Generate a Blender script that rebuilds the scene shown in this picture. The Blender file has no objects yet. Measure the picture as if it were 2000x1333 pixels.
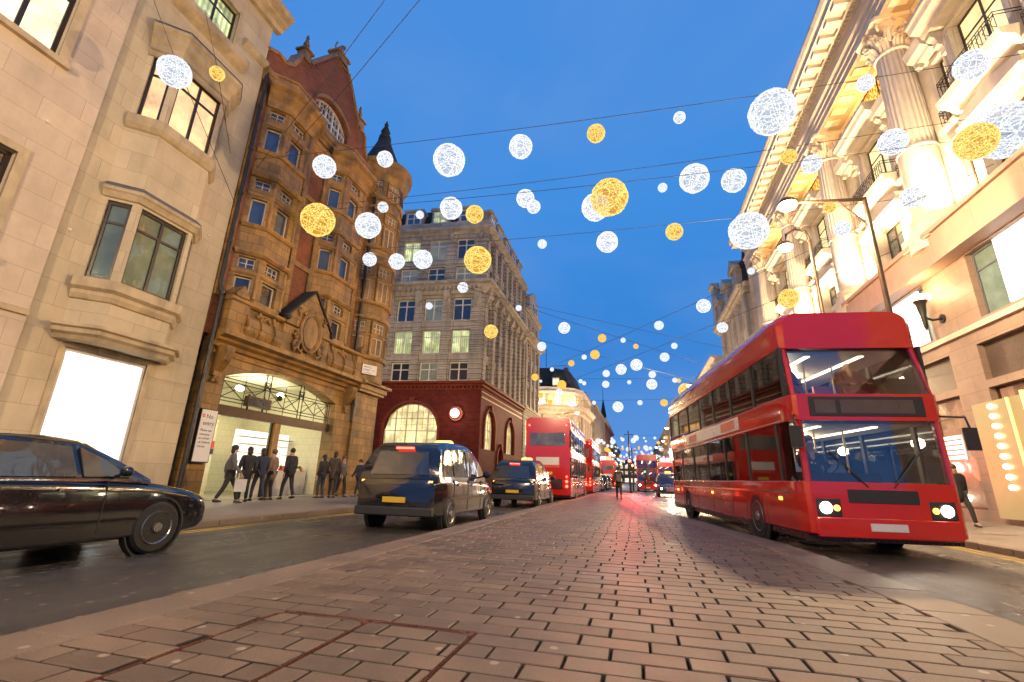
import bpy, bmesh, math, random
from math import sin, cos, pi, radians as R
from mathutils import Vector, Matrix
random.seed(7)
S = bpy.context.scene
col = S.collection

# ------------------------------------------------------------------ camera
F_PX, CAM_H = 895.0, 1.1
def _n(v): return v.normalized()
_yc = _n(Vector((245, -275.5, -F_PX)))                 # street direction seen from the camera
_zc = Vector((85, 2982.5, -F_PX)); _zc = _n(_zc - _yc * _yc.dot(_zc))   # vertical
_xc = _yc.cross(_zc)
CAMROT = Matrix((_xc, _yc, _zc))                       # camera -> world
CAMPOS = Vector((0, 0, CAM_H))
cam = bpy.data.cameras.new('camera'); camo = bpy.data.objects.new('camera', cam); col.objects.link(camo)
cam.sensor_width = 36; cam.lens = 36 * F_PX / 2000; cam.clip_start = 0.02; cam.clip_end = 3000
camo.matrix_world = Matrix.Translation(CAMPOS) @ CAMROT.to_4x4()
S.camera = camo
def at(px, py, X=None, Y=None, Z=None):
    "world point whose photo position is px, py on a plane of constant X, Y or Z"
    d = CAMROT @ Vector(((px - 1000) / F_PX, -(py - 666.5) / F_PX, -1))
    t = X / d.x if X is not None else Y / d.y if Y is not None else (Z - CAM_H) / d.z
    return CAMPOS + d * t
def depth(p): return -(CAMROT.transposed() @ (Vector(p) - CAMPOS)).z

# ------------------------------------------------------------------ world, sun, exposure
S.view_settings.view_transform = 'Standard'; S.view_settings.look = 'None'
S.view_settings.exposure = 0.22; S.view_settings.gamma = 1
S.cycles.use_denoising = True
S.cycles.max_bounces = 6; S.cycles.diffuse_bounces = 3; S.cycles.glossy_bounces = 3; S.cycles.transparent_max_bounces = 12
S.cycles.sample_clamp_indirect = 4; S.cycles.caustics_reflective = False; S.cycles.caustics_refractive = False
W = bpy.data.worlds.new('World'); S.world = W; W.use_nodes = True
nt = W.node_tree; nt.nodes.clear()
def wn(t, **k):
    n = nt.nodes.new(t)
    for a, b in k.items(): setattr(n, a, b)
    return n
wo = wn('ShaderNodeOutputWorld'); bg = wn('ShaderNodeBackground')
tc = wn('ShaderNodeTexCoord'); sp = wn('ShaderNodeSeparateXYZ')
sky = wn('ShaderNodeTexSky'); sky.sky_type = 'NISHITA'; sky.sun_disc = False
sky.sun_elevation = R(-2.0); sky.sun_rotation = R(200); sky.ozone_density = 6; sky.air_density = 1.0; sky.dust_density = 0.3
ramp = wn('ShaderNodeValToRGB'); e = ramp.color_ramp.elements
e[0].position = 0.0; e[0].color = (.24, .33, .68, 1)
e[1].position = 1.0; e[1].color = (.075, .255, .68, 1)
for p, c in ((.09, (.080, .265, .68, 1)), (.26, (.032, .215, .64, 1)), (.55, (.052, .26, .71, 1))):
    x = e.new(p); x.color = c
nz = wn('ShaderNodeTexNoise'); nz.inputs['Scale'].default_value = 2.1; nz.inputs['Detail'].default_value = 5; nz.inputs['Distortion'].default_value = .6
mp = wn('ShaderNodeMapping'); mp.inputs['Scale'].default_value = (1, .5, 2.2)
cr = wn('ShaderNodeMapRange'); cr.inputs[1].default_value = .44; cr.inputs[2].default_value = .85; cr.inputs[3].default_value = 0; cr.inputs[4].default_value = .42
mixc = wn('ShaderNodeMix', data_type='RGBA'); mixc.inputs[7].default_value = (.17, .33, .68, 1)
mixs = wn('ShaderNodeMix', data_type='RGBA', blend_type='ADD'); mixs.inputs[0].default_value = .06
L = nt.links.new
L(tc.outputs['Generated'], sp.inputs[0]); L(sp.outputs['Z'], ramp.inputs[0])
L(tc.outputs['Generated'], mp.inputs[0]); L(mp.outputs[0], nz.inputs['Vector']); L(nz.outputs[0], cr.inputs[0])
L(cr.outputs[0], mixc.inputs[0]); L(ramp.outputs[0], mixc.inputs[6])
L(mixc.outputs[2], mixs.inputs[6]); L(sky.outputs[0], mixs.inputs[7])
L(mixs.outputs[2], bg.inputs[0]); bg.inputs[1].default_value = 0.90; L(bg.outputs[0], wo.inputs[0])
sun = bpy.data.lights.new('sun', 'SUN'); sun.energy = .04; sun.angle = R(12); sun.color = (.7, .8, 1)
suno = bpy.data.objects.new('sun', sun); col.objects.link(suno); suno.rotation_euler = (R(55), 0, R(160))

# ------------------------------------------------------------------ materials
MATS = {}
def newmat(name):
    m = bpy.data.materials.new(name); m.use_nodes = True; m.node_tree.nodes.clear(); MATS[name] = m
    return m, m.node_tree
class N:
    def __init__(s, t): s.t = t
    def __call__(s, typ, ins=None, **k):
        n = s.t.nodes.new(typ)
        for a, b in k.items(): setattr(n, a, b)
        for a, b in (ins or {}).items():
            if isinstance(b, bpy.types.NodeSocket): s.t.links.new(b, n.inputs[a])
            else: n.inputs[a].default_value = b
        return n
def c4(c): return (*c, 1) if len(c) == 3 else c
def wallcoord(n):
    "(x+y, z) in metres: lies along any upright wall square to the street"
    g = n('ShaderNodeNewGeometry'); s = n('ShaderNodeSeparateXYZ', {0: g.outputs['Position']})
    a = n('ShaderNodeMath', {0: s.outputs[0], 1: s.outputs[1]}, operation='ADD')
    return n('ShaderNodeCombineXYZ', {0: a.outputs[0], 1: s.outputs[2]}).outputs[0], g
def mat(name, base, rough=.7, var=.25, scale=3, bump=.15, metal=0, brick=None, joint=None, jsize=.012, tint=.0, stain=0, spec=.5, coat=0, emit=None, estr=0):
    "painted, stone, metal: base colour with noise, optional brick or ashlar joints, optional dark weather stains"
    m, t = newmat(name); n = N(t)
    out = n('ShaderNodeOutputMaterial')
    vec, g = wallcoord(n)
    nz = n('ShaderNodeTexNoise', {'Vector': g.outputs['Position'], 'Scale': scale, 'Detail': 8, 'Roughness': .62})
    fine = n('ShaderNodeTexNoise', {'Vector': g.outputs['Position'], 'Scale': scale * 14, 'Detail': 4})
    f = n('ShaderNodeMapRange', {0: nz.outputs[0], 1: .3, 2: .7, 3: 1 - var, 4: 1 + var * .6})
    hs = n('ShaderNodeHueSaturation', {'Hue': .5, 'Saturation': 1.0, 'Value': f.outputs[0], 'Color': c4(base)})
    colr = hs.outputs[0]; h = nz.outputs[0]
    if brick:
        bw, bh = brick
        b = n('ShaderNodeTexBrick', {'Vector': vec, 'Color1': (1, 1, 1, 1), 'Color2': (1 - tint,) * 3 + (1,), 'Mortar': (0, 0, 0, 1), 'Scale': 1, 'Mortar Size': jsize, 'Mortar Smooth': .3, 'Bias': 0, 'Brick Width': bw, 'Row Height': bh})
        mx = n('ShaderNodeMix', {0: 1.0, 6: colr, 7: b.outputs['Color']}, data_type='RGBA', blend_type='MULTIPLY')
        mj = n('ShaderNodeMix', {0: b.outputs['Fac'], 6: mx.outputs[2], 7: c4(joint or tuple(v * .45 for v in base))}, data_type='RGBA')
        colr = mj.outputs[2]
    if stain:
        mpn = n('ShaderNodeMapping', {'Vector': g.outputs['Position'], 'Scale': (1.1, 1.1, .28)})
        s = n('ShaderNodeTexNoise', {'Vector': mpn.outputs[0], 'Scale': 1.3, 'Detail': 7, 'Roughness': .65})
        sr = n('ShaderNodeMapRange', {0: s.outputs[0], 1: .45, 2: .72, 3: 0, 4: stain})
        ms = n('ShaderNodeMix', {0: sr.outputs[0], 6: colr, 7: (.05, .042, .03, 1)}, data_type='RGBA')
        colr = ms.outputs[2]
    p = n('ShaderNodeBsdfPrincipled', {'Base Color': colr, 'Metallic': metal, 'Specular IOR Level': spec, 'Coat Weight': coat})
    rr = n('ShaderNodeMapRange', {0: fine.outputs[0], 1: .3, 2: .7, 3: max(.03, rough - .1), 4: min(1, rough + .1)})
    t.links.new(rr.outputs[0], p.inputs['Roughness'])
    if bump:
        hh = n('ShaderNodeMath', {0: fine.outputs[0], 1: .4}, operation='MULTIPLY').outputs[0]
        if brick:
            hh = n('ShaderNodeMath', {0: hh, 1: n('ShaderNodeMath', {0: b.outputs['Fac'], 1: -1.5}, operation='MULTIPLY').outputs[0]}, operation='ADD').outputs[0]
        bp = n('ShaderNodeBump', {'Strength': bump, 'Distance': .02, 'Height': hh}); t.links.new(bp.outputs[0], p.inputs['Normal'])
    if emit: p.inputs['Emission Color'].default_value = c4(emit); p.inputs['Emission Strength'].default_value = estr
    t.links.new(p.outputs[0], out.inputs[0]); return m
def glow(name, c, s, var=0, scale=2, sample=False, base=(.5, .5, .5)):
    "a lamp, a lit window or a screen"
    m, t = newmat(name); n = N(t); out = n('ShaderNodeOutputMaterial')
    p = n('ShaderNodeBsdfPrincipled', {'Base Color': c4(base), 'Roughness': .3, 'Emission Color': c4(c), 'Emission Strength': s})
    if var:
        g = n('ShaderNodeNewGeometry')
        nz = n('ShaderNodeTexNoise', {'Vector': g.outputs['Position'], 'Scale': scale, 'Detail': 5})
        mr = n('ShaderNodeMapRange', {0: nz.outputs[0], 1: .35, 2: .65, 3: s * (1 - var), 4: s * (1 + var * .5)})
        t.links.new(mr.outputs[0], p.inputs['Emission Strength'])
    t.links.new(p.outputs[0], out.inputs[0])
    m.cycles.emission_sampling = 'AUTO' if sample else 'NONE'
    return m
def glassm(name, c=(.02, .025, .03), rough=.06, wav=.02, scale=2.5, emit=None, estr=0, blinds=0, room=0):
    "window glass: dark mirror with old-glass waviness; emit = light of the room behind, with blinds or furniture shapes in it"
    m, t = newmat(name); n = N(t); out = n('ShaderNodeOutputMaterial')
    vec, g = wallcoord(n)
    nz = n('ShaderNodeTexNoise', {'Vector': g.outputs['Position'], 'Scale': scale, 'Detail': 3})
    bp = n('ShaderNodeBump', {'Strength': .4, 'Distance': wav, 'Height': nz.outputs[0]})
    cc = n('ShaderNodeMix', {0: nz.outputs[0], 6: c4(c), 7: c4(tuple(v * 1.8 for v in c))}, data_type='RGBA')
    p = n('ShaderNodeBsdfPrincipled', {'Base Color': cc.outputs[2], 'Roughness': rough, 'Normal': bp.outputs[0], 'Specular IOR Level': .8, 'IOR': 1.6})
    if emit:
        f = n('ShaderNodeTexNoise', {'Vector': g.outputs['Position'], 'Scale': .9, 'Detail': 6, 'Roughness': .7})
        s = n('ShaderNodeMapRange', {0: f.outputs[0], 1: .35, 2: .68, 3: estr * .45, 4: estr * 1.25}).outputs[0]
        if room:
            v = n('ShaderNodeTexVoronoi', {'Vector': vec, 'Scale': room}, distance='CHEBYCHEV')
            vv = n('ShaderNodeMapRange', {0: n('ShaderNodeSeparateColor', {0: v.outputs['Color']}).outputs[0], 1: 0, 2: 1, 3: .35, 4: 1.1})
            s = n('ShaderNodeMath', {0: s, 1: vv.outputs[0]}, operation='MULTIPLY').outputs[0]
        if blinds:
            wv = n('ShaderNodeTexWave', {'Vector': vec, 'Scale': blinds, 'Distortion': .4, 'Detail': 1}, bands_direction='X')
            wr = n('ShaderNodeMapRange', {0: wv.outputs[0], 1: 0, 2: 1, 3: .55, 4: 1.1})
            s = n('ShaderNodeMath', {0: s, 1: wr.outputs[0]}, operation='MULTIPLY').outputs[0]
        t.links.new(s, p.inputs['Emission Strength']); p.inputs['Emission Color'].default_value = c4(emit)
        m.cycles.emission_sampling = 'NONE'
    t.links.new(p.outputs[0], out.inputs[0]); return m
M = MATS
mat('portland', (.58, .49, .33), .8, .12, 1.3, .25, brick=(1.45, .62), joint=(.34, .27, .16), jsize=.006, tint=.16, stain=.2)
mat('portland_pink', (.62, .51, .38), .8, .14, 1.3, .25, brick=(1.6, .62), joint=(.38, .29, .19), jsize=.006, tint=.12, stain=.14)
mat('portland_trim', (.50, .40, .25), .75, .2, 2, .3, stain=.5)
mat('lead', (.10, .10, .11), .6, .2, 3, .1)
mat('terracotta', (.37, .205, .052), .55, .30, 1.6, .5, brick=(.58, .36), joint=(.10, .06, .02), jsize=.012, tint=.34, stain=.8)
mat('terracotta_trim', (.33, .18, .045), .5, .35, 2.4, .4, stain=.92)
mat('red_brick', (.26, .068, .02), .8, .3, 2, .5, brick=(.235, .083), joint=(.20, .12, .07), jsize=.007, tint=.35, stain=.25)
mat('slate', (.03, .028, .028), .8, .3, 3, .5, brick=(.28, .18), joint=(.01, .01, .012), jsize=.008, tint=.4)
mat('grey_stone', (.38, .335, .265), .75, .18, 1.2, .5, brick=(40, .42), joint=(.06, .05, .035), jsize=.03, stain=.55)
mat('grey_stone_trim', (.38, .34, .28), .7, .25, 2, .3, stain=.55)
mat('white_panel', (.55, .50, .43), .7, .1, 3, .1, stain=.12)
mat('oxblood', (.12, .016, .010), .6, .25, 3, .4, brick=(.40, .20), joint=(.03, .006, .004), jsize=.008, tint=.3, spec=.12)
mat('oxblood_trim', (.15, .028, .014), .6, .3, 3, .2, spec=.15)
mat('gilded_trim', (.42, .24, .09), .5, .2, 3, .2)
mat('store_stone', (.62, .52, .41), .7, .12, 1.4, .25, brick=(1.2, .55), joint=(.36, .29, .22), jsize=.007, tint=.12, stain=.22)
mat('store_trim', (.64, .55, .44), .65, .14, 2, .2, stain=.18)
mat('fascia_red_lit', (.40, .25, .19), .5, .1, 2, .05, brick=(2.2, 4), joint=(.2, .12, .09), jsize=.01)  # red light on the fascia is put into its base colour
mat('dark_panel', (.09, .065, .05), .35, .25, 2, .1)
mat('iron', (.018, .017, .016), .45, .3, 6, .2, metal=.3)
mat('bronze', (.07, .045, .03), .35, .3, 4, .2, metal=.5)
mat('dark_frame', (.024, .015, .011), .4, .2, 4, .1)
mat('white_paint', (.62, .60, .55), .45, .1, 4, .1)
mat('cream_paint', (.60, .52, .40), .5, .12, 4, .1)
mat('pipe', (.022, .018, .016), .4, .3, 5, .2)
mat('store_stone_dimmed', (.30, .215, .165), .5, .15, 2, .2, brick=(1.5, .55), joint=(.14, .1, .08), jsize=.007, tint=.1, stain=.1)  # store stone browned and darkened for the passing bus's dim red wash
mat('asphalt', (.034, .031, .030), .50, .35, .8, .0)
mat('pavement', (.20, .155, .125), .55, .25, 2, .3, brick=(.6, .45), joint=(.06, .045, .04), jsize=.01, tint=.2)
mat('tyre', (.012, .012, .012), .75, .2, 8, .2)
mat('alloy', (.35, .34, .33), .3, .2, 5, .1, metal=.8)
mat('cab_black', (.010, .010, .012), .12, .1, 3, 0, coat=.8)
mat('cab_blue', (.018, .020, .045), .14, .1, 3, 0, coat=.8)
mat('car_grey', (.17, .165, .18), .22, .1, 3, 0, coat=.7, metal=.4)
mat('bus_red', (.52, .016, .010), .16, .08, 2, 0, coat=.7)
mat('bus_dark', (.05, .012, .012), .3, .1, 2, 0)
mat('bus_white', (.62, .60, .58), .3, .08, 2, 0)
mat('rubber', (.02, .02, .02), .6, .1, 4, 0)
mat('chrome', (.6, .6, .6), .15, .05, 4, 0, metal=1)
mat('plate_yellow', (.65, .42, .03), .4, .05, 4, 0)
mat('yellow_paint', (.48, .33, .06), .6, .35, 5, .1)
mat('sign_white', (.72, .70, .66), .4, .04, 4, 0)
mat('sign_red', (.62, .05, .03), .4, .04, 4, 0)
mat('sign_ink', (.04, .045, .09), .5, .04, 4, 0)
mat('room_white', (.70, .67, .50), .5, .06, 2, .0, brick=(.3, .3), joint=(.5, .48, .36), jsize=.006)
mat('room_floor', (.30, .27, .20), .4, .2, 3, .1)
mat('skin', (.42, .25, .17), .5, .05, 8, 0)
mat('coat_black', (.018, .017, .020), .8, .2, 9, .1)
mat('coat_brown', (.06, .038, .028), .8, .2, 9, .1)
mat('coat_navy', (.018, .022, .045), .8, .2, 9, .1)
mat('coat_grey', (.11, .10, .10), .8, .2, 9, .1)
mat('jeans', (.03, .035, .06), .8, .2, 9, .1)
mat('trousers', (.02, .02, .022), .8, .2, 9, .1)
mat('hair_dark', (.02, .013, .009), .6, .2, 20, .1)
mat('bag_white', (.55, .53, .50), .5, .1, 4, 0)
mat('cloth_orange', (.6, .12, .03), .6, .1, 5, 0)
mat('leaf_green', (.06, .16, .03), .5, .2, 9, .1)
glassm('glass_dark', (.018, .024, .035), .06)
glassm('glass_blue', (.03, .045, .09), .07)
glassm('glass_olive', (.055, .065, .040), .05, .05, 1.5, emit=(.75, .8, .45), estr=.10)
glassm('glass_lit', (.2, .15, .1), .3, .01, 3, emit=(1, .62, .27), estr=1.15)
glassm('glass_lit_white', (.2, .18, .12), .3, .01, 3, emit=(1, .86, .56), estr=1.35)
glassm('glass_office', (.06, .07, .04), .15, .01, 3, emit=(.85, .92, .42), estr=1.0, blinds=1.6, room=1.2)
glassm('glass_office_dim', (.05, .06, .045), .12, .01, 3, emit=(.75, .72, .50), estr=.16, blinds=1.6)
glassm('glass_store', (.3, .25, .15), .3, .01, 3, emit=(1, .80, .36), estr=1.0)
glassm('glass_lattice', (.3, .15, .05), .3, .01, 3, emit=(1, .52, .08), estr=1.0)
glassm('glass_green', (.05, .07, .055), .10, .03, 1.5, emit=(.70, .80, .55), estr=.28)
glassm('glass_bus', (.02, .02, .025), .05, .01, 2, emit=(1, .66, .38), estr=.42, room=3.1)
glassm('glass_bus_rear', (.02, .02, .025), .05, .01, 2, emit=(1, .65, .4), estr=.16, room=1.3)
glassm('glass_shop', (.08, .05, .04), .08, .01, 2, emit=(1, .45, .22), estr=.5, room=1.5)
glassm('glass_shop_white', (.2, .2, .2), .2, .01, 2, emit=(1, .80, .60), estr=1.6, room=2.2)
glassm('glass_hall', (.2, .2, .1), .2, .01, 2, emit=(1, .86, .42), estr=1.3, room=.7)
glow('lamp_warm', (1, .66, .30), 30)
glow('lamp_white', (1, .93, .70), 14, sample=True)
glow('screen_white', (.93, 1, .93), 1.6, .05, 1, sample=True)
glow('shop_white', (1, .90, .76), 1.15, .35, 2.2, sample=True)
glow('tube_white', (.92, .96, 1), 6, sample=True)
glow('tail_red', (1, .03, .01), 9)
glow('tail_dim', (1, .04, .015), 2.5)
glow('head_white', (1, .88, .68), 26)
glow('indicator', (1, .35, .02), 6)
glow('bulb', (1, .90, .60), 9)
glow('signal_red', (1, .05, .02), 60, sample=True)
glow('signal_green', (.05, 1, .6), 4)
glow('blue_glow', (.1, .1, 1), 3)
glow('panel_yellow', (1, .78, .30), .30, .1, 1, base=(.15, .11, .05))
glow('sign_turquoise', (.25, .9, .8), 2.2)
glow('sign_pink', (1, .25, .45), 3)
glow('sign_scarlet', (1, .06, .03), 3.5)
glow('sign_cool', (.85, .92, 1), 5)
glow('strip_light', (1, .86, .62), 7)
mat('seat_cloth', (.03, .05, .13), .8, .3, 12, .2)
mat('seat_red', (.20, .03, .03), .7, .2, 12, .2)
mat('bus_inside', (.42, .38, .33), .5, .1, 3, 0)
def clearglass(name, tint, gl=.12):
    m, t = newmat(name); n = N(t); out = n('ShaderNodeOutputMaterial')
    fr = n('ShaderNodeFresnel', {'IOR': 1.5}); f = n('ShaderNodeMath', {0: fr.outputs[0], 1: gl}, operation='ADD', use_clamp=True)
    a = n('ShaderNodeBsdfTransparent', {'Color': c4(tint)}); b = n('ShaderNodeBsdfGlossy', {'Roughness': .03, 'Color': (.9, .92, 1, 1)})
    ms = n('ShaderNodeMixShader', {0: f.outputs[0], 1: a.outputs[0], 2: b.outputs[0]}); t.links.new(ms.outputs[0], out.inputs[0])
clearglass('clear_glass', (.78, .80, .78), .04); clearglass('dark_clear', (.30, .32, .32), .1)
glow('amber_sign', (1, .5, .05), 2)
# ------------------------------------------------------------------ mesh helpers
class FR:
    "facade frame: u along the wall, w outwards, z up"
    def __init__(s, o, u, w): s.o = Vector((*o, 0)); s.u = Vector((*u, 0)).normalized(); s.w = Vector((*w, 0)).normalized()
    def p(s, u, w, z): return s.o + s.u * u + s.w * w + Vector((0, 0, z))
    def facet(s, a, b):
        "frame of a wall facet from (u,w) a to b"
        A, B = s.p(*a, 0), s.p(*b, 0); d = (B - A).normalized()
        n = Vector((-d.y, d.x, 0))
        if n.dot(s.w) < 0 or (abs(n.dot(s.w)) < 1e-6 and n.dot(s.u) < 0): n = -n
        f = FR((A.x, A.y), (d.x, d.y), (n.x, n.y)); f.len = (B - A).length; return f
WORLD = FR((0, 0), (1, 0), (0, 1))
class MB:
    def __init__(s): s.v = []; s.f = []
    def add(s, vs, fs):
        k = len(s.v); s.v += [Vector(p) for p in vs]; s.f += [tuple(i + k for i in f) for f in fs]; return s
    def hexa(s, p): return s.add(p, [(0, 1, 2, 3), (7, 6, 5, 4), (0, 4, 5, 1), (1, 5, 6, 2), (2, 6, 7, 3), (3, 7, 4, 0)])
    def box(s, fr, u0, u1, w0, w1, z0, z1):
        return s.hexa([fr.p(u0, w0, z0), fr.p(u1, w0, z0), fr.p(u1, w1, z0), fr.p(u0, w1, z0), fr.p(u0, w0, z1), fr.p(u1, w0, z1), fr.p(u1, w1, z1), fr.p(u0, w1, z1)])
    def wbox(s, x0, x1, y0, y1, z0, z1): return s.box(WORLD, x0, x1, y0, y1, z0, z1)
    def loft(s, rings, cap=True, closed=True):
        n = len(rings[0]); vs = [p for r in rings for p in r]; fs = []
        for i in range(len(rings) - 1):
            for j in range(n if closed else n - 1):
                a = i * n + j; b = i * n + (j + 1) % n; fs.append((a, b, b + n, a + n))
        if cap: fs += [tuple(range(n)), tuple(range((len(rings) - 1) * n, len(rings) * n))]
        return s.add(vs, fs)
    def plate(s, fr, pts, w0, w1): return s.loft([[fr.p(u, w0, z) for u, z in pts], [fr.p(u, w1, z) for u, z in pts]])
    def bar(s, fr, u0, u1, prof): return s.loft([[fr.p(u0, w, z) for w, z in prof], [fr.p(u1, w, z) for w, z in prof]])
    def band(s, fr, path, prof, close_prof=True):
        "moulding profile (offset, z) run along a plan path (u, w) with mitres"
        rings = []
        for i, (u, w) in enumerate(path):
            def nrm(a, b):
                du, dw = b[0] - a[0], b[1] - a[1]; l = math.hypot(du, dw); return (-dw / l, du / l)
            ns = []
            if i > 0: ns.append(nrm(path[i - 1], path[i]))
            if i < len(path) - 1: ns.append(nrm(path[i], path[i + 1]))
            mx = sum(a[0] for a in ns) / len(ns); my = sum(a[1] for a in ns) / len(ns); l2 = mx * mx + my * my
            mx, my = mx / l2, my / l2
            rings.append([fr.p(u + mx * o, w + my * o, z) for o, z in prof])
        return s.loft(rings, cap=close_prof, closed=close_prof)
    def lathe(s, c, prof, seg=16, fr=None, a0=0, a1=2 * pi, axis='Z'):
        rings = []; full = abs(a1 - a0 - 2 * pi) < 1e-6
        for r, h in prof:
            ring = []
            for j in range(seg if full else seg + 1):
                a = a0 + (a1 - a0) * j / seg
                if axis == 'Z': ring.append(Vector(c) + Vector((r * cos(a), r * sin(a), h)))
                elif axis == 'X': ring.append(Vector(c) + Vector((h, r * cos(a), r * sin(a))))
                else: ring.append(Vector(c) + Vector((r * cos(a), h, r * sin(a))))
            rings.append(ring)
        return s.loft(rings, cap=full, closed=full)
    def tube(s, pts, r, seg=6):
        pts = [Vector(p) for p in pts]; rings = []
        rr = r if isinstance(r, (list, tuple)) else [r] * len(pts)
        for i, p in enumerate(pts):
            d = (pts[min(i + 1, len(pts) - 1)] - pts[max(i - 1, 0)]).normalized()
            a = Vector((0, 0, 1)) if abs(d.z) < .9 else Vector((1, 0, 0))
            x = d.cross(a).normalized(); y = d.cross(x)
            rings.append([p + (x * cos(2 * pi * k / seg) + y * sin(2 * pi * k / seg)) * rr[i] for k in range(seg)])
        return s.loft(rings)
    def ball(s, c, r, seg=8, rings=6):
        rx, ry, rz = r if isinstance(r, tuple) else (r, r, r)
        c = Vector(c)
        return s.loft([[c + Vector((rx * sin(pi * i / rings) * cos(2 * pi * j / seg), ry * sin(pi * i / rings) * sin(2 * pi * j / seg), rz * cos(pi * i / rings))) for j in range(seg)] for i in range(0, rings + 1)], cap=False)
    def wall(s, fr, u0, u1, z0, z1, holes=(), w=0, reveal=.22):
        "wall face with rectangular or arched openings and their reveals; hole = (u0,u1,z0,z1[,rise])"
        us = sorted({u0, u1, *[h[0] for h in holes], *[h[1] for h in holes]}); zs = sorted({z0, z1, *[h[2] for h in holes], *[h[3] for h in holes]})
        us = [u for u in us if u0 - 1e-6 <= u <= u1 + 1e-6]; zs = [z for z in zs if z0 - 1e-6 <= z <= z1 + 1e-6]
        for i in range(len(us) - 1):
            run = None
            for j in range(len(zs) - 1):
                cu, cz = (us[i] + us[i + 1]) / 2, (zs[j] + zs[j + 1]) / 2
                inside = any(h[0] < cu < h[1] and h[2] < cz < h[3] for h in holes)
                if not inside:
                    if run is None: run = zs[j]
                if inside or j == len(zs) - 2:
                    top = zs[j] if inside else zs[j + 1]
                    if run is not None:
                        s.add([fr.p(us[i], w, run), fr.p(us[i + 1], w, run), fr.p(us[i + 1], w, top), fr.p(us[i], w, top)], [(0, 1, 2, 3)]); run = None
        for h in holes:
            a, b, c, d = h[:4]; wi = w - reveal
            if len(h) == 4: loop = [(a, c), (b, c), (b, d), (a, d)]
            else:
                rise = h[4]; k = 14; arc = []
                cu, hw = (a + b) / 2, (b - a) / 2
                for i in range(k + 1):
                    t = pi * i / k
                    if rise >= hw * .98: arc.append((cu + hw * cos(t), d - rise + rise * sin(t)))
                    else:
                        rad = (hw * hw + rise * rise) / (2 * rise); ph = math.asin(hw / rad) * (1 - 2 * i / k)
                        arc.append((cu + rad * sin(ph), d - rad + rad * cos(ph)))
                for i in range(k):
                    s.add([fr.p(arc[i][0], w, arc[i][1]), fr.p(arc[i][0], w, d), fr.p(arc[i + 1][0], w, d), fr.p(arc[i + 1][0], w, arc[i + 1][1])], [(0, 1, 2, 3)])
                loop = [(a, c), (b, c)] + arc
            n = len(loop)
            s.add([fr.p(u, w, z) for u, z in loop] + [fr.p(u, wi, z) for u, z in loop], [(i, (i + 1) % n, (i + 1) % n + n, i + n) for i in range(n)])
        return s
    def build(s, name, m, parent=None, smooth=False, bevel=0):
        o0 = root_loc(parent) if parent else Vector()
        me = bpy.data.meshes.new(name); me.from_pydata([v - o0 for v in s.v], [], s.f)
        bm = bmesh.new(); bm.from_mesh(me); bmesh.ops.recalc_face_normals(bm, faces=bm.faces); bm.to_mesh(me); bm.free()
        me.materials.append(M[m] if isinstance(m, str) else m)
        if smooth:
            me.shade_smooth(); me.set_sharp_from_angle(angle=R(38 if smooth is True else smooth))
        o = bpy.data.objects.new(name, me); col.objects.link(o)
        if parent: o.parent = parent
        if bevel:
            b = o.modifiers.new('bevel', 'BEVEL'); b.width = bevel; b.segments = 2; b.limit_method = 'ANGLE'
            me.shade_smooth(); me.set_sharp_from_angle(angle=R(50))
        return o
ROOTS = {}
def build_each(mb, name, m, parent, gap=.02, **k):
    "links every separate piece of a mesh as a part of its own (pieces closer than gap stay together)"
    n = len(mb.v); par = list(range(n))
    def find(a):
        while par[a] != a: par[a] = par[par[a]]; a = par[a]
        return a
    for f in mb.f:
        r = find(f[0])
        for i in f[1:]: par[find(i)] = r
    isl = {}
    for f in mb.f: isl.setdefault(find(f[0]), []).append(f)
    bbs = []
    for r, fs in isl.items():
        vs = [mb.v[i] for f in fs for i in f]; bbs.append([[min(v[a] for v in vs) - gap / 2 for a in range(3)], [max(v[a] for v in vs) + gap / 2 for a in range(3)], [r]])
    ch = True
    while ch:
        ch = False; out = []
        for b in bbs:
            for o in out:
                if all(b[0][a] <= o[1][a] and b[1][a] >= o[0][a] for a in range(3)):
                    o[0] = [min(b[0][a], o[0][a]) for a in range(3)]; o[1] = [max(b[1][a], o[1][a]) for a in range(3)]; o[2] += b[2]; ch = True; break
            else: out.append(b)
        bbs = out
    res = []
    for b in bbs:
        q = MB(); mp_ = {}
        for r in b[2]:
            for f in isl[r]:
                for i in f:
                    if i not in mp_: mp_[i] = len(q.v); q.v.append(mb.v[i])
                q.f.append(tuple(mp_[i] for i in f))
        res.append(q.build(name, m, parent, **k))
    return res
def root_loc(o):
    while o.parent: o = o.parent
    return ROOTS.get(o.name, Vector())
def tag(o, label=None, cat=None, group=None, kind=None):
    if label: o['label'] = label
    if cat: o['category'] = cat
    if group: o['group'] = group
    if kind: o['kind'] = kind
    return o
def thing(name, label, cat, loc=(0, 0, 0), group=None):
    o = bpy.data.objects.new(name, None); col.objects.link(o); o.empty_display_size = .2
    o.location = loc; ROOTS[o.name] = Vector(loc)
    return tag(o, label, cat, group)
def struct(name, mb, m, **k): return tag(mb.build(name, m, **k), kind='structure')
def copy_tree(o, parent=None):
    c = o.copy(); col.objects.link(c)
    if parent: c.parent = parent
    for ch in list(o.children): copy_tree(ch, c)
    return c
def light(name, typ, loc, energy, color, parent=None, size=.2, target=None, angle=None, blend=.6):
    l = bpy.data.lights.new(name, typ); l.energy = energy; l.color = color
    if typ == 'AREA': l.size = size
    else: l.shadow_soft_size = size
    if angle: l.spot_size = R(angle); l.spot_blend = blend
    o = bpy.data.objects.new(name, l); col.objects.link(o); o.location = loc
    if target is not None: o.rotation_euler = (Vector(target) - Vector(loc)).to_track_quat('-Z', 'Y').to_euler()
    if parent: o.parent = parent; o.location = Vector(loc) - root_loc(parent)
    return o
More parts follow.
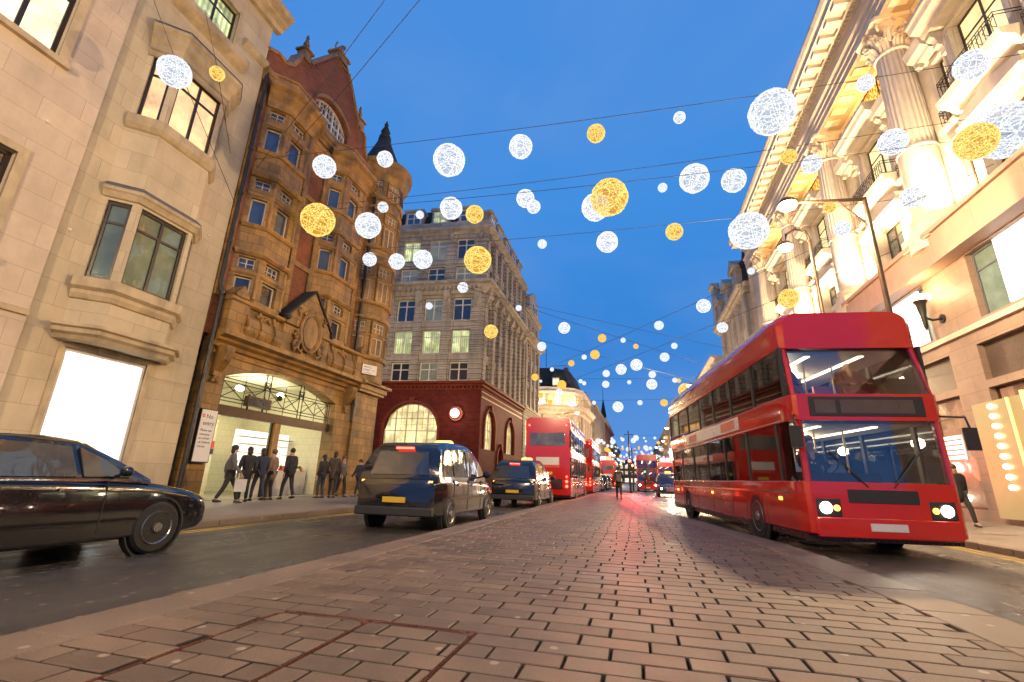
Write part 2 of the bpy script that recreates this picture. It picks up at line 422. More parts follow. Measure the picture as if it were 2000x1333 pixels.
def window(parent, fr, u0, u1, z0, z1, w=-.2, cols=1, rows=(), fm='white_paint', pm='glass_dark', bar=.06, arch=0, thick=.06, name='window', minor=None):
    "a window: frame and glazing bars as one mesh, its panes as a child; rows = heights of transoms, arch = rise of a round head"
    mb = MB(); d0, d1 = w, w + thick
    top = z1
    def ztop(u):
        if not arch: return z1
        cu, hw = (u0 + u1) / 2, (u1 - u0) / 2
        if arch >= hw * .98: return z1 - arch + arch * math.sqrt(max(0, 1 - ((u - cu) / hw) ** 2))
        rad = (hw * hw + arch * arch) / (2 * arch); return z1 - rad + math.sqrt(max(0, rad * rad - (u - cu) ** 2))
    mb.box(fr, u0, u0 + bar, d0, d1, z0, ztop(u0)); mb.box(fr, u1 - bar, u1, d0, d1, z0, ztop(u1))
    mb.box(fr, u0 + bar, u1 - bar, d0, d1, z0, z0 + bar)
    K = 12
    if arch:
        for i in range(K):
            a, b = u0 + (u1 - u0) * i / K, u0 + (u1 - u0) * (i + 1) / K
            mb.plate(fr, [(a, ztop(a)), (b, ztop(b)), (b, ztop(b) - bar * 1.3), (a, ztop(a) - bar * 1.3)], d0, d1)
    else: mb.box(fr, u0 + bar, u1 - bar, d0, d1, z1 - bar, z1)
    cw = (u1 - u0) / cols
    for c in range(1, cols): mb.box(fr, u0 + cw * c - bar * .5, u0 + cw * c + bar * .5, d0 - .004, d1 - .004, z0 + bar * .5, ztop(u0 + cw * c) - bar * .5)
    for r in rows: mb.box(fr, u0 + bar * .5, u1 - bar * .5, d0 - .008, d1 - .008, r - bar * .4, r + bar * .4)
    if minor:
        mc, zs = minor
        for c in range(cols):
            for k in range(1, mc):
                u = u0 + cw * c + cw * k / mc; mb.box(fr, u - .012, u + .012, d0 + .01, d1 - .02, zs[0], min(zs[-1], ztop(u) - .02))
        for z in zs[1:-1]: mb.box(fr, u0 + bar * .5, u1 - bar * .5, d0 + .01, d1 - .02, z - .012, z + .012)
    fo = mb.build(name, fm, parent)
    g = MB()
    if arch:
        pts = [(u0 + (u1 - u0) * i / K, ztop(u0 + (u1 - u0) * i / K) - .01) for i in range(K + 1)]
        g.plate(fr, [(u0, z0)] + pts + [(u1, z0)], w + .005, w + .017)
    else: g.box(fr, u0 + .01, u1 - .01, w + .005, w + .017, z0 + .01, z1 - .01)
    g.build('pane', pm, fo)
    return fo
def CORN(d, z0, z1, w0=0):
    "classical cornice profile: d deep, from z0 to z1"
    h = z1 - z0
    return [(w0 - .05, z0), (w0 + d * .25, z0), (w0 + d * .35, z0 + h * .25), (w0 + d * .6, z0 + h * .35), (w0 + d * .65, z0 + h * .55), (w0 + d * .95, z0 + h * .65), (w0 + d, z0 + h * .95), (w0 + d, z1), (w0 - .05, z1)]
LFT = lambda X: FR((X, 0), (0, 1), (1, 0))
RGT = lambda X: FR((X, 0), (0, 1), (-1, 0))
# ================================================================== GROUND
def smooth_edge(y):
    "right kerb line of the island (outer)"
    pts = [(-6, 2.9), (4.9, 2.85), (9.6, 2.56), (13, 1.85), (17.4, 1.04), (24, .3), (31, -.02), (46, -.02)]
    for (a, b), (c, d) in zip(pts, pts[1:]):
        if a <= y <= c:
            t = (y - a) / (c - a); return b + (d - b) * t
    return pts[-1][1]
g = MB(); g.wbox(-300, 300, -60, 1500, -1.2, -.01); struct('ground', g, 'asphalt')
def asphalt():
    m, t = newmat('wet_asphalt'); n = N(t); out = n('ShaderNodeOutputMaterial'); g = n('ShaderNodeNewGeometry')
    a = n('ShaderNodeTexNoise', {'Vector': g.outputs['Position'], 'Scale': 42, 'Detail': 6, 'Roughness': .85})
    b = n('ShaderNodeTexNoise', {'Vector': g.outputs['Position'], 'Scale': .55, 'Detail': 6})
    v = n('ShaderNodeTexVoronoi', {'Vector': g.outputs['Position'], 'Scale': 5.5, 'Randomness': 1})
    stt = n('ShaderNodeMapping', {'Vector': g.outputs['Position'], 'Scale': (6, .12, 1)})
    trk = n('ShaderNodeTexNoise', {'Vector': stt.outputs[0], 'Scale': .5, 'Detail': 4})
    cr = n('ShaderNodeValToRGB', {0: a.outputs[0]}); e = cr.color_ramp.elements
    e[0].position = .35; e[0].color = (.018, .017, .017, 1); e[1].position = .72; e[1].color = (.085, .075, .062, 1)
    spots = n('ShaderNodeMapRange', {0: v.outputs['Distance'], 1: .17, 2: .12, 3: 0, 4: .7})
    mg = n('ShaderNodeMix', {0: spots.outputs[0], 6: cr.outputs[0], 7: (.26, .23, .18, 1)}, data_type='RGBA')
    ro = n('ShaderNodeMapRange', {0: b.outputs[0], 1: .35, 2: .65, 3: .22, 4: .50})
    rt = n('ShaderNodeMapRange', {0: trk.outputs[0], 1: .4, 2: .6, 3: -.06, 4: .06})
    r2 = n('ShaderNodeMath', {0: ro.outputs[0], 1: rt.outputs[0]}, operation='ADD')
    bp = n('ShaderNodeBump', {'Strength': .8, 'Distance': .02, 'Height': a.outputs[0]})
    p = n('ShaderNodeBsdfPrincipled', {'Base Color': mg.outputs[2], 'Roughness': r2.outputs[0], 'Normal': bp.outputs[0], 'Specular IOR Level': .6})
    t.links.new(p.outputs[0], out.inputs[0])
asphalt()
def pavemat(name, base, island=True):
    m, t = newmat(name); n = N(t); out = n('ShaderNodeOutputMaterial'); g = n('ShaderNodeNewGeometry')
    a = n('ShaderNodeTexNoise', {'Vector': g.outputs['Position'], 'Scale': 110, 'Detail': 4, 'Roughness': .8})
    b = n('ShaderNodeTexNoise', {'Vector': g.outputs['Position'], 'Scale': 1.4, 'Detail': 7, 'Roughness': .65})
    v = n('ShaderNodeTexVoronoi', {'Vector': g.outputs['Position'], 'Scale': 3.2})
    d = n('ShaderNodeTexNoise', {'Vector': g.outputs['Position'], 'Scale': 14, 'Detail': 5})
    vn = n('ShaderNodeMath', {0: v.outputs['Distance'], 1: n('ShaderNodeMath', {0: d.outputs[0], 1: .05}, operation='MULTIPLY').outputs[0]}, operation='ADD')
    gum = n('ShaderNodeMapRange', {0: vn.outputs[0], 1: .125, 2: .10, 3: 0, 4: .62})
    ri = n('ShaderNodeMapRange', {0: g.outputs['Random Per Island'], 1: 0, 2: 1, 3: .76 if island else 1, 4: 1.2 if island else 1})
    f = n('ShaderNodeMapRange', {0: b.outputs[0], 1: .3, 2: .7, 3: .6, 4: 1.25})
    fa = n('ShaderNodeMapRange', {0: a.outputs[0], 1: .3, 2: .7, 3: .6, 4: 1.42})
    x = n('ShaderNodeMath', {0: n('ShaderNodeMath', {0: ri.outputs[0], 1: f.outputs[0]}, operation='MULTIPLY').outputs[0], 1: fa.outputs[0]}, operation='MULTIPLY')
    hs = n('ShaderNodeHueSaturation', {'Value': x.outputs[0], 'Color': c4(base)})
    mg = n('ShaderNodeMix', {0: gum.outputs[0], 6: hs.outputs[0], 7: (.40, .33, .25, 1)}, data_type='RGBA')
    if island:      # grime packed in the joints
        sz = n('ShaderNodeSeparateXYZ', {0: g.outputs['Position']}); dj = n('ShaderNodeMapRange', {0: sz.outputs[2], 1: .1125, 2: .1165, 3: 1, 4: 0})
        mg = n('ShaderNodeMix', {0: dj.outputs[0], 6: mg.outputs[2], 7: (.018, .014, .011, 1)}, data_type='RGBA')
    ro = n('ShaderNodeMapRange', {0: b.outputs[0], 1: .35, 2: .68, 3: .42, 4: .66})
    hh = n('ShaderNodeMath', {0: a.outputs[0], 1: n('ShaderNodeMath', {0: d.outputs[0], 1: .5}, operation='MULTIPLY').outputs[0]}, operation='ADD')
    bp = n('ShaderNodeBump', {'Strength': .9, 'Distance': .006, 'Height': hh.outputs[0]})
    p = n('ShaderNodeBsdfPrincipled', {'Base Color': mg.outputs[2], 'Roughness': ro.outputs[0], 'Normal': bp.outputs[0], 'Specular IOR Level': .55})
    t.links.new(p.outputs[0], out.inputs[0])
pavemat('sett_stone', (.130, .090, .060)); pavemat('kerb_granite', (.160, .118, .085), False); pavemat('flag_stone', (.22, .18, .15), False)
mat('grout', (.018, .014, .011), .95, .3, 20, .3)
rd = MB(); rd.add([(-8.4, -30, 0), (6.5, -30, 0), (6.5, 500, 0), (-8.4, 500, 0)], [(0, 1, 2, 3)]); struct('road', rd, 'wet_asphalt')
sr = MB(); sr.add([(-60, 24.6, .001), (-8.4, 24.6, .001), (-8.4, 33.2, .001), (-60, 33.2, .001)], [(0, 1, 2, 3)]); struct('side_road', sr, 'wet_asphalt')
# pavements with kerbs
pv = MB(); pv.wbox(-40, -8.62, -30, 24.2, -.05, .12); pv.wbox(-40, -8.62, 33.6, 500, -.05, .12); struct('pavement', pv, 'flag_stone')
pv = MB(); pv.wbox(6.72, 40, -30, 500, -.05, .12); struct('pavement', pv, 'flag_stone')
kb = MB()
y = -30
while y < 120:
    if not (23.5 < y < 33.6): kb.wbox(-8.62, -8.4, y, y + .9, -.05, .124)
    kb.wbox(6.5, 6.72, y, y + .9, -.05, .124); y += .912
struct('kerb', kb, 'kerb_granite', bevel=.015)
yl = MB()
for x in (6.05, 6.25): yl.wbox(x, x + .07, -30, 120, .0, .005)
for x in (-8.15, -7.95): yl.wbox(x, x + .07, -30, 24, .0, .005)
tag(yl.build('yellow_lines', 'yellow_paint'), kind='structure')
# traffic island: kerb granite and setts, each sett its own little block
XL, ZI = -3.72, .12
ik = MB(); y = -6
while y < 46:
    l = .93 if y < 20 else 2
    a, b = smooth_edge(y), smooth_edge(y + l - .012)
    ik.wbox(XL, XL + .45, y, y + l - .010, -.05, ZI)
    wk = .56 if y < 14 else .45
    ik.hexa([(a - wk, y, -.05), (a, y, -.05), (b, y + l - .010, -.05), (b - wk, y + l - .010, -.05), (a - wk, y, ZI), (a, y, ZI), (b, y + l - .010, ZI), (b - wk, y + l - .010, ZI)])
    y += l
struct('island_kerb', ik, 'kerb_granite', bevel=.012)
bed = MB(); y = -6
while y < 46:
    a, b = smooth_edge(y) - .4, smooth_edge(y + 2) - .4
    bed.add([(XL + .4, y, ZI - .035), (a, y, ZI - .035), (b, y + 2, ZI - .035), (XL + .4, y + 2, ZI - .035)], [(0, 1, 2, 3)]); y += 2
struct('island_bed', bed, 'grout')
st = MB(); rowh, bl, jt = .205, .435, .0145
CX0, CX1, CY0, CY1 = -2.575, -1.085, 1.2, 3.29       # recessed cover tray with its own setts
def sett(x0, x1, y0, y1):
    if x1 - x0 < .05: return
    dz = random.uniform(-.0025, .0015); t1, t2 = random.uniform(-.0015, .0015), random.uniform(-.0015, .0015); c = .007
    z = ZI + dz
    r = random.uniform(-.003, .003)
    st.add([(x0, y0, z - .04), (x1, y0, z - .04), (x1, y1, z - .04), (x0, y1, z - .04),
            (x0 + c * .3, y0 + c * .3, z - .006), (x1 - c * .3, y0 + c * .3, z - .006), (x1 - c * .3, y1 - c * .3, z - .006), (x0 + c * .3, y1 - c * .3, z - .006),
            (x0 + c, y0 + c, z - t1), (x1 - c, y0 + c, z + t2), (x1 - c, y1 - c, z + t1), (x0 + c, y1 - c, z - t2)],
           [(0, 1, 5, 4), (1, 2, 6, 5), (2, 3, 7, 6), (3, 0, 4, 7), (4, 5, 9, 8), (5, 6, 10, 9), (6, 7, 11, 10), (7, 4, 8, 11), (8, 9, 10, 11)])
y = -.6; k = 0
while y < 45.8:
    yc = y + rowh / 2
    xr = smooth_edge(yc) - (.56 if yc < 14 else .45) - jt
    x = XL + .45 + jt - (bl * random.uniform(.35, .62) if k % 2 else bl * random.uniform(-.05, .1)) 
    while x < xr:
        x0, x1 = max(x, XL + .45 + jt), min(x + bl - jt, xr)
        if x1 - x0 > .06:
            if CY0 < yc < CY1 - .02 and x1 > CX0 and x0 < CX1:
                if x0 < CX0 - .06: sett(x0, CX0 - .014, y, y + rowh - jt)
                if x1 > CX1 + .06: sett(CX1 + .014, x1, y, y + rowh - jt)
            else: sett(x0, x1, y, y + rowh - jt)
        x += bl + random.uniform(-.004, .004)
    y += rowh; k += 1
# setts inside the tray (two bays)
y = CY0; k = 0
while y < CY1 - .03:
    for a, b in ((CX0, -1.86), (-1.86, CX1)):
        x = a + .016 - (.17 if k % 2 else 0)
        while x < b - .016:
            sett(max(x, a + .016), min(x + .345 - .016, b - .016), y, min(y + rowh - .016, CY1 - .03)); x += .345
    y += rowh; k += 1
struct('island_paving', st, 'sett_stone')
tr = MB()
for x in (CX0, -1.86, CX1):
    for d in (-.009, .005): tr.wbox(x + d, x + d + .004, CY0, CY1, ZI - .015, ZI + .001)
tr.wbox(CX0, CX1, CY1 - .012, CY1 - .006, ZI - .015, ZI + .001); tr.wbox(CX0, CX1, CY1 + .002, CY1 + .008, ZI - .015, ZI + .001)
cover = thing('access_cover', 'sett filled access cover with thin metal edges let into the island paving', 'cover', (CX0, CY1, ZI))
mat('worn_steel', (.30, .13, .09), .3, .3, 12, .2, metal=.7)
tr.build('frame', 'worn_steel', cover)
for x, s in ((CX0, 1), (-1.86, 0), (CX1, -1)):
    c = MB()
    pts = [(x, CY1 - .012), (x + .13, CY1 - .012), (x, CY1 - .10)] if s == 1 else [(x, CY1 - .012), (x - .13, CY1 - .012), (x, CY1 - .10)] if s == -1 else [(x - .13, CY1 - .012), (x + .13, CY1 - .012), (x, CY1 - .10)]
    c.loft([[(a, b, ZI - .01) for a, b in pts], [(a, b, ZI + .0025) for a, b in pts]]); cp = c.build('corner_plate', 'worn_steel', cover)
    h = MB(); h.lathe((x + .04 * (s or .3), CY1 - .035, ZI + .003), [(.001, 0), (.016, 0), (.016, .002), (.001, .002)], 10); h.build('keyhole', 'iron', cp)
for px, py, w, l, lab in ((1532, 1045, .5, .35, 'small iron drain cover in the right hand road, farther from the camera'), (1600, 1063, .62, .45, 'larger iron drain cover in the right hand road, nearer the camera')):
    p = at(px, py, Z=0.0); d = thing('drain_cover', lab, 'drain cover', (p.x, p.y, 0))
    m = MB(); m.wbox(p.x - w / 2, p.x + w / 2, p.y - l / 2, p.y + l / 2, 0, .008); m.build('frame', 'iron', d)
    m = MB(); n_ = 7
    for i in range(n_):
        x = p.x - w / 2 + .05 + (w - .1) * i / n_; m.wbox(x, x + .035, p.y - l / 2 + .05, p.y + l / 2 - .05, .008, .013)
    m.build('grate', 'alloy', d)
p = at(683, 1116, Z=ZI); m = MB(); m.lathe((p.x, p.y, ZI), [(.04, .0005), (.04, .003), (.028, .003), (.026, .001), (.001, .001)], 16)
tag(m.build('kerb_stud', 'iron'), 'small round iron stud set in the left kerb of the island', 'stud')

# ================================================================== LEFT: pale stone building with bay windows (A)
LF = LFT(-14)
A = thing('stone_building', 'pale portland stone building with tall dark framed bay windows, nearest on the left', 'building', (-14, 3, 0))
L1 = LFT(-13.88)
w1 = (3.45, 5.85, 11.1, 13.75); w0 = (3.45, 5.82, 5.7, 8.2); g0 = (3.3, 5.7, .7, 4.05)
mb = MB(); mb.wall(L1, -8, 7.0, .12, 19.2, [w1, w0, g0, (0.2, 2.6, 11.1, 13.75), (.2, 2.6, 5.7, 8.2), (.1, 2.5, .7, 4.05)], 0, .3)
mb.add([L1.p(7.0, 0, .12), L1.p(7.0, -.12, .12), L1.p(7.0, -.12, 19.2), L1.p(7.0, 0, 19.2)], [(0, 1, 2, 3)])
mb.build('wall', 'portland_pink', A)
bayp = [(7.75, 0), (8.30, .6), (10.0, .6), (10.55, 0)]
shop = (7.98, 10.1, .55, 4.03); topw = (8.5, 10.12, 16.25, 18.0)
mb = MB(); mb.wall(LF, 7.0, 11.62, .12, 19.2, [shop, topw, (7.85, 10.45, 4.6, 14.0)], 0, .34)
# right flank and body behind
mb.wbox(-26, -14.36, -8, 11.6, .1, 19.2)
mb.add([LF.p(11.62, 0, .12), LF.p(11.62, -3, .12), LF.p(11.62, -3, 19.2), LF.p(11.62, 0, 19.2)], [(0, 1, 2, 3)])
mb.build('wall', 'portland', A)
def surround(mb, fr, u0, u1, z0, z1, t=.14, d=.05, sill=True):
    mb.box(fr, u0 - t, u0, -.03, d, z0, z1 + t); mb.box(fr, u1, u1 + t, -.03, d, z0, z1 + t); mb.box(fr, u0, u1, -.03, d - .003, z1, z1 + t)
    if sill: mb.box(fr, u0 - t - .05, u1 + t + .05, -.03, d + .09, z0 - .16, z0)
tm = MB()
for h in (w1, w0, g0): surround(tm, L1, *h, .2, .05)
surround(tm, LF, *shop, .13, .04, False)
surround(tm, LF, *topw, .1, .04, False)
tm.bar(LF, 7.35, 10.75, [(0, 15.7), (.2, 15.85), (.32, 15.95), (.32, 16.2), (0, 16.22)])
tm.bar(LF, 10.5, 11.64, [(-.02, 16.85), (.12, 16.95), (.2, 17.05), (.2, 17.18), (-.02, 17.25)])
tm.plate(LF, [(8.75, 4.03), (9.3, 4.03), (9.4, 4.36), (8.65, 4.36)], -.02, .09)   # keystone block
tm.bar(L1, -8, 6.99, [(0, 4.5), (.06, 4.5), (.08, 4.62), (0, 4.66)])
build_each(tm, 'trim', 'portland_trim', A)
bw = MB()   # the bay's spandrels and piers, facet by facet
facets = [LF.facet(bayp[0], bayp[1]), LF.facet(bayp[1], bayp[2]), LF.facet(bayp[2], bayp[3])]
b2, b1 = (11.15, 13.4), (5.92, 8.25)
fh = []
for i, f in enumerate(facets):
    l = f.len; m_ = .13 if i != 1 else .12
    hs = [(m_, l - m_, *b2), (m_, l - m_, *b1)]; fh.append(hs)
    bw.wall(f, 0, l, 4.5, 13.95, hs, 0, .2)
bw.build('bay', 'portland', A)
bt = MB()
P = bayp
bt.band(LF, P, [(-.03, 13.55), (.08, 13.6), (.10, 13.8), (.22, 13.95), (.24, 14.15), (.34, 14.25), (.34, 14.38), (-.03, 14.75)])
bt.band(LF, P, [(-.03, 13.36), (.05, 13.36), (.05, 13.5), (-.03, 13.52)])
bt.band(LF, P, [(-.03, 10.62), (.06, 10.68), (.14, 10.8), (.14, 11.1), (-.03, 11.16)])
bt.band(LF, P, [(-.03, 8.30), (.06, 8.34), (.13, 8.48), (.17, 8.52), (.17, 8.62), (-.03, 8.8)])
bt.band(LF, P, [(-.03, 5.25), (.05, 5.3), (.10, 5.42), (.10, 5.52), (.2, 5.6), (.2, 5.86), (-.03, 5.92)])
bt.band(LF, [(7.65, 0), (8.22, .62), (10.08, .62), (10.65, 0)], [(-.1, 4.14), (.04, 4.18), (.1, 4.28), (.2, 4.34), (.22, 4.44), (.3, 4.48), (.3, 4.56), (-.1, 4.62)])
build_each(bt, 'bay_moulding', 'portland_trim', A)
un = MB(); un.loft([[LF.p(u, w, 4.2) for u, w in [(7.7, 0), (8.25, .6), (10.05, .6), (10.6, 0)]], [LF.p(u, w, 4.26) for u, w in [(7.7, 0), (8.25, .6), (10.05, .6), (10.6, 0)]]])
un.build('bay_soffit', 'portland_trim', A)
ld = MB(); ld.band(LF, P, [(-.05, 14.76), (.36, 14.38), (.36, 14.42), (-.05, 14.80)]); ld.band(LF, P, [(-.03, 8.81), (.18, 8.62), (.18, 8.645), (-.03, 8.84)]); build_each(ld, 'lead_flashing', 'lead', A)
for i, f in enumerate(facets):
    for j, h in enumerate(fh[i]):
        window(A, f, *h, w=-.16, cols=2 if i == 1 else 1, rows=(h[3] - .62,), fm='dark_frame', pm='glass_lit' if j == 0 else 'glass_olive', bar=.085, thick=.07)
window(A, LF, *topw, w=-.24, cols=2, rows=(17.45,), fm='dark_frame', pm='glass_office', bar=.08)
window(A, L1, *w1, w=-.22, cols=3, rows=(13.0,), fm='dark_frame', pm='glass_lit_white', bar=.10)
window(A, L1, *w0, w=-.22, cols=3, rows=(7.55,), fm='dark_frame', pm='glass_dark', bar=.10)
window(A, L1, .2, 2.6, 5.7, 8.2, w=-.22, cols=3, rows=(7.55,), fm='dark_frame', pm='glass_dark', bar=.10)
window(A, L1, .2, 2.6, 11.1, 13.75, w=-.22, cols=3, rows=(7.55,), fm='dark_frame', pm='glass_lit_white', bar=.10)
cn = MB(); cn.bar(LF, -8, 11.9, CORN(.75, 19.0, 19.7)); cn.wbox(-26, -13.95, -8, 11.6, 19.2, 20.0)
cn.build('cornice', 'portland_trim', A)
for u, z in ((6.1, 9.35), (10.9, 12.9), (11.0, 8.9), (6.35, 4.9), (7.3, 7.0)):
    m = MB(); m.lathe(LF.p(u, .12 if u < 7 else 0, z), [(.001, .03), (.035, .03), (.045, .0)], 10, axis='X'); m.build('wall_plug', 'white_paint', A)
# lit shop window: a shallow white display box with pleated drapes
sf = MB(); sf.box(LF, 7.98, 8.06, -.12, -.02, .55, 4.03); sf.box(LF, 10.02, 10.1, -.12, -.02, .55, 4.03); sf.box(LF, 8.06, 10.02, -.12, -.02, 3.93, 4.03)
swo = sf.build('shop_window', 'white_paint', A)
bx = MB()
for i in range(28):
    u = 8.02 + 2.04 * i / 28; bx.add([LF.p(u, -.335 + .03 * (i % 2), .56), LF.p(u + .0729, -.335 + .03 * ((i + 1) % 2), .56), LF.p(u + .0729, -.335 + .03 * ((i + 1) % 2), 4.02), LF.p(u, -.335 + .03 * (i % 2), 4.02)], [(0, 1, 2, 3)])
bx.build('backdrop', 'shop_white', swo)
bs = MB(); bs.box(LF, 8.0, 10.08, -.3, -.05, .555, .62); bs.build('display_box', 'white_paint', swo)
tb = MB(); tb.box(LF, 8.07, 10.01, -.2, -.13, 3.84, 3.92); tb.box(LF, 9.93, 10.0, -.2, -.13, .7, 3.83); tb.build('light_strip', 'tube_white', swo)
window(A, L1, *g0, w=-.22, cols=2, rows=(3.4,), fm='white_paint', pm='glass_shop', bar=.08)

# ================================================================== LEFT: red brick and terracotta station building (B)
B = thing('brick_station_building', 'red brick and terracotta building with gable, cone topped corner tower and station entrance', 'building', (-14, 16, 0))
mb = MB()
arch = (14.6, 17.2, 17.25, 18.95, .75)
mb.wall(LF, 11.64, 20.4, 5.6, 17.0, [], 0, .3)
gable = [(11.66, 17.0), (11.66, 17.9), (12.1, 18.15), (12.6, 18.15), (13.0, 18.45), (13.25, 19.05), (13.35, 19.45), (13.95, 19.45), (14.05, 19.75), (15.35, 21.65), (16.4, 21.65), (17.75, 19.65), (17.85, 19.35), (18.45, 19.35), (18.55, 18.8), (18.9, 18.1), (19.4, 17.8), (20.4, 17.7), (20.4, 17.0)]
# gable as vertical strips so that the arched window stays open
def gz(u):
    top = gable[:-1]
    for (a, b), (c, d) in zip(top, top[1:]):
        if a <= u <= c and c > a: return b + (d - b) * (u - a) / (c - a)
    return 17.0
xs = sorted({round(a, 3) for a, b in gable} | {14.6 + 2.6 * i / 12 for i in range(13)})
def az(u):
    hw, rise, cu, zt = 1.3, .75, 15.9, 18.95; rad = (hw * hw + rise * rise) / (2 * rise); return zt - rad + math.sqrt(max(0, rad * rad - (u - cu) ** 2))
for a, b in zip(xs, xs[1:]):
    if 14.6 <= (a + b) / 2 <= 17.2:
        mb.plate(LF, [(a, 17.0), (b, 17.0), (b, 17.25), (a, 17.25)], -.45, 0)
        mb.plate(LF, [(a, az(a)), (b, az(b)), (b, gz(b - 1e-4)), (a, gz(a + 1e-4))], -.45, 0)
    else: mb.plate(LF, [(a, 17.0), (b, 17.0), (b, gz(b - 1e-4)), (a, gz(a + 1e-4))], -.45, 0)
mb.wbox(-28, -14.5, 11.7, 21, 5.25, 17.0); mb.wbox(-28, -19.6, 11.7, 21, .1, 5.25)
mb.build('wall', 'red_brick', B)
cp = MB()
for (a, b), (c, d) in zip(gable[1:], gable[2:-1]):
    l = math.hypot(c - a, d - b); nx, nz = -(d - b) / l * .16, (c - a) / l * .16
    if abs(c - a) < .02 and False: continue
    cp.plate(LF, [(a, b), (c, d), (c + nx, d + nz), (a + nx, b + nz)], -.52, .1)
cp.band(LF, [(14.35, 0), (17.45, 0)], [(0, 17.0), (.14, 17.05), (.18, 17.2), (0, 17.25)])
for i in range(14):   # hood of the arched window
    u0_, u1_ = 14.5 + 2.8 * i / 14, 14.5 + 2.8 * (i + 1) / 14
    f = lambda u: az(min(max(15.9 + (u - 15.9) * .93, 14.6), 17.2))
    cp.plate(LF, [(u0_, f(u0_) + .02), (u1_, f(u1_) + .02), (u1_, f(u1_) + .2), (u0_, f(u0_) + .2)], -.1, .1)
cp.build('gable_coping', 'terracotta_trim', B)
fn = MB()
for u in (13.65, 18.15):
    c = LF.p(u, -.2, 19.5); fn.wbox(c.x - .22, c.x + .22, c.y - .22, c.y + .22, 19.5, 20.05); fn.wbox(c.x - .3, c.x + .3, c.y - .3, c.y + .3, 20.05, 20.15)
    fn.lathe((c.x, c.y, 20.15), [(.2, 0), (.13, .3), (.16, .36), (.06, .7), (.09, .78), (.01, 1.0)], 8)
c = LF.p(15.85, -.2, 21.7); fn.wbox(c.x - .3, c.x + .3, c.y - .4, c.y + .4, 21.7, 22.15); fn.wbox(c.x - .36, c.x + .36, c.y - .5, c.y + .5, 22.15, 22.27)
build_each(fn, 'finial', 'terracotta_trim', B)
li = MB()   # heraldic beast on the gable top: haunches, chest, head, tail
li.tube([c + Vector((0, -.15, .57)), c + Vector((0, -.1, .8)), c + Vector((0, .02, 1.05)), c + Vector((0, .12, 1.3)), c + Vector((0, .2, 1.42))], [.2, .2, .17, .12, .05], 8)
li.ball(c + Vector((0, .2, 1.36)), .13); li.tube([c + Vector((0, .05, 1.05)), c + Vector((0, .25, .95)), c + Vector((0, .28, .6))], [.06, .05, .06])
li.tube([c + Vector((0, -.25, .65)), c + Vector((0, -.42, .9)), c + Vector((0, -.3, 1.2))], [.05, .04, .05]); li.build('gable_beast', 'terracotta_trim', B, smooth=True)
window(B, LF, *arch[:4], w=-.3, cols=5, rows=(18.1,), fm='white_paint', pm='glass_blue', bar=.09, arch=.75, thick=.1, minor=(2, (17.3, 17.75, 18.1, 18.5, 18.9)))
# terracotta piers beside the bays
tp = MB()
for a, b in ((11.66, 11.9), (14.72, 15.0), (15.95, 16.22), (19.25, 19.6)): tp.box(LF, a, b, -.02, .10, 7.0, 15.8)
build_each(tp, 'pier', 'terracotta', B)
BAYS = [[(12.12, 0), (12.78, .6), (14.1, .6), (14.72, 0)], [(16.22, 0), (16.9, .6), (18.5, .6), (19.22, 0)]]
rowsB = [(7.15, 7.98, 8.32, 8.76), (10.15, 11.25, 11.68, 12.1), (13.45, 14.55, 15.0, 15.42)]
for bp_ in BAYS:
    fs = [LF.facet(bp_[k], bp_[k + 1]) for k in range(3)]
    mb = MB(); hh = []
    for i, f in enumerate(fs):
        l = f.len; cw = .27 if i != 1 else .36
        hs = []
        for r in rowsB: hs += [(l / 2 - cw, l / 2 + cw, r[0], r[1]), (l / 2 - cw, l / 2 + cw, r[2], r[3])]
        mb.wall(f, 0, l, 6.95, 16.0, hs, 0, .26); hh.append(hs)
    bo = mb.build('bay', 'terracotta', B)
    tm = MB()
    for r in rowsB:
        for z, d, h in ((r[0] - .18, .12, .18), (r[1] + .08, .07, .14), (r[3] + .06, .16, .2)):
            if z > 7.0: tm.band(LF, bp_, [(-.02, z), (d * .5, z), (d, z + h * .5), (d, z + h * .85), (-.02, z + h)])
    tm.band(LF, bp_, [(-.02, 15.6), (.1, 15.65), (.14, 15.85), (.3, 16.0), (.32, 16.2), (.5, 16.3), (.5, 16.5), (-.02, 16.6)])
    tm.band(LF, bp_, [(-.25, 16.55), (.12, 16.55), (.12, 17.0), (.18, 17.0), (.18, 17.1), (-.25, 17.1)])
    for k, (u, w) in enumerate(bp_):
        if k in (1, 2):
            p = LF.p(u, w, 0)
            for r in rowsB: tm.lathe((p.x, p.y, 0), [(.07, r[0]), (.07, r[3])], 8)
    build_each(tm, 'bay_moulding', 'terracotta_trim', bo)
    for i, f in enumerate(fs):
        for j, h in enumerate(hh[i]):
            small = j % 2 == 1
            window(B, f, *h, w=-.2, cols=3 if (small and i == 1) else 2 if small else 1, rows=((h[2] + h[3]) / 2,) if small else (), fm='cream_paint', pm='glass_blue' if small or j > 1 else 'glass_dark', bar=.05 if not small else .035, thick=.05)
sc = MB()
for z in (9.72, 12.3, 13.05): sc.bar(LF, 14.98, 15.98, [(-.02, z), (.08, z), (.12, z + .1), (.1, z + .2), (-.02, z + .24)])
sc.bar(LF, 11.6, 20.4, CORN(.28, 16.4, 16.95)); sc.bar(LF, 14.7, 16.25, CORN(.2, 15.6, 16.1))
build_each(sc, 'string_course', 'terracotta_trim', B)
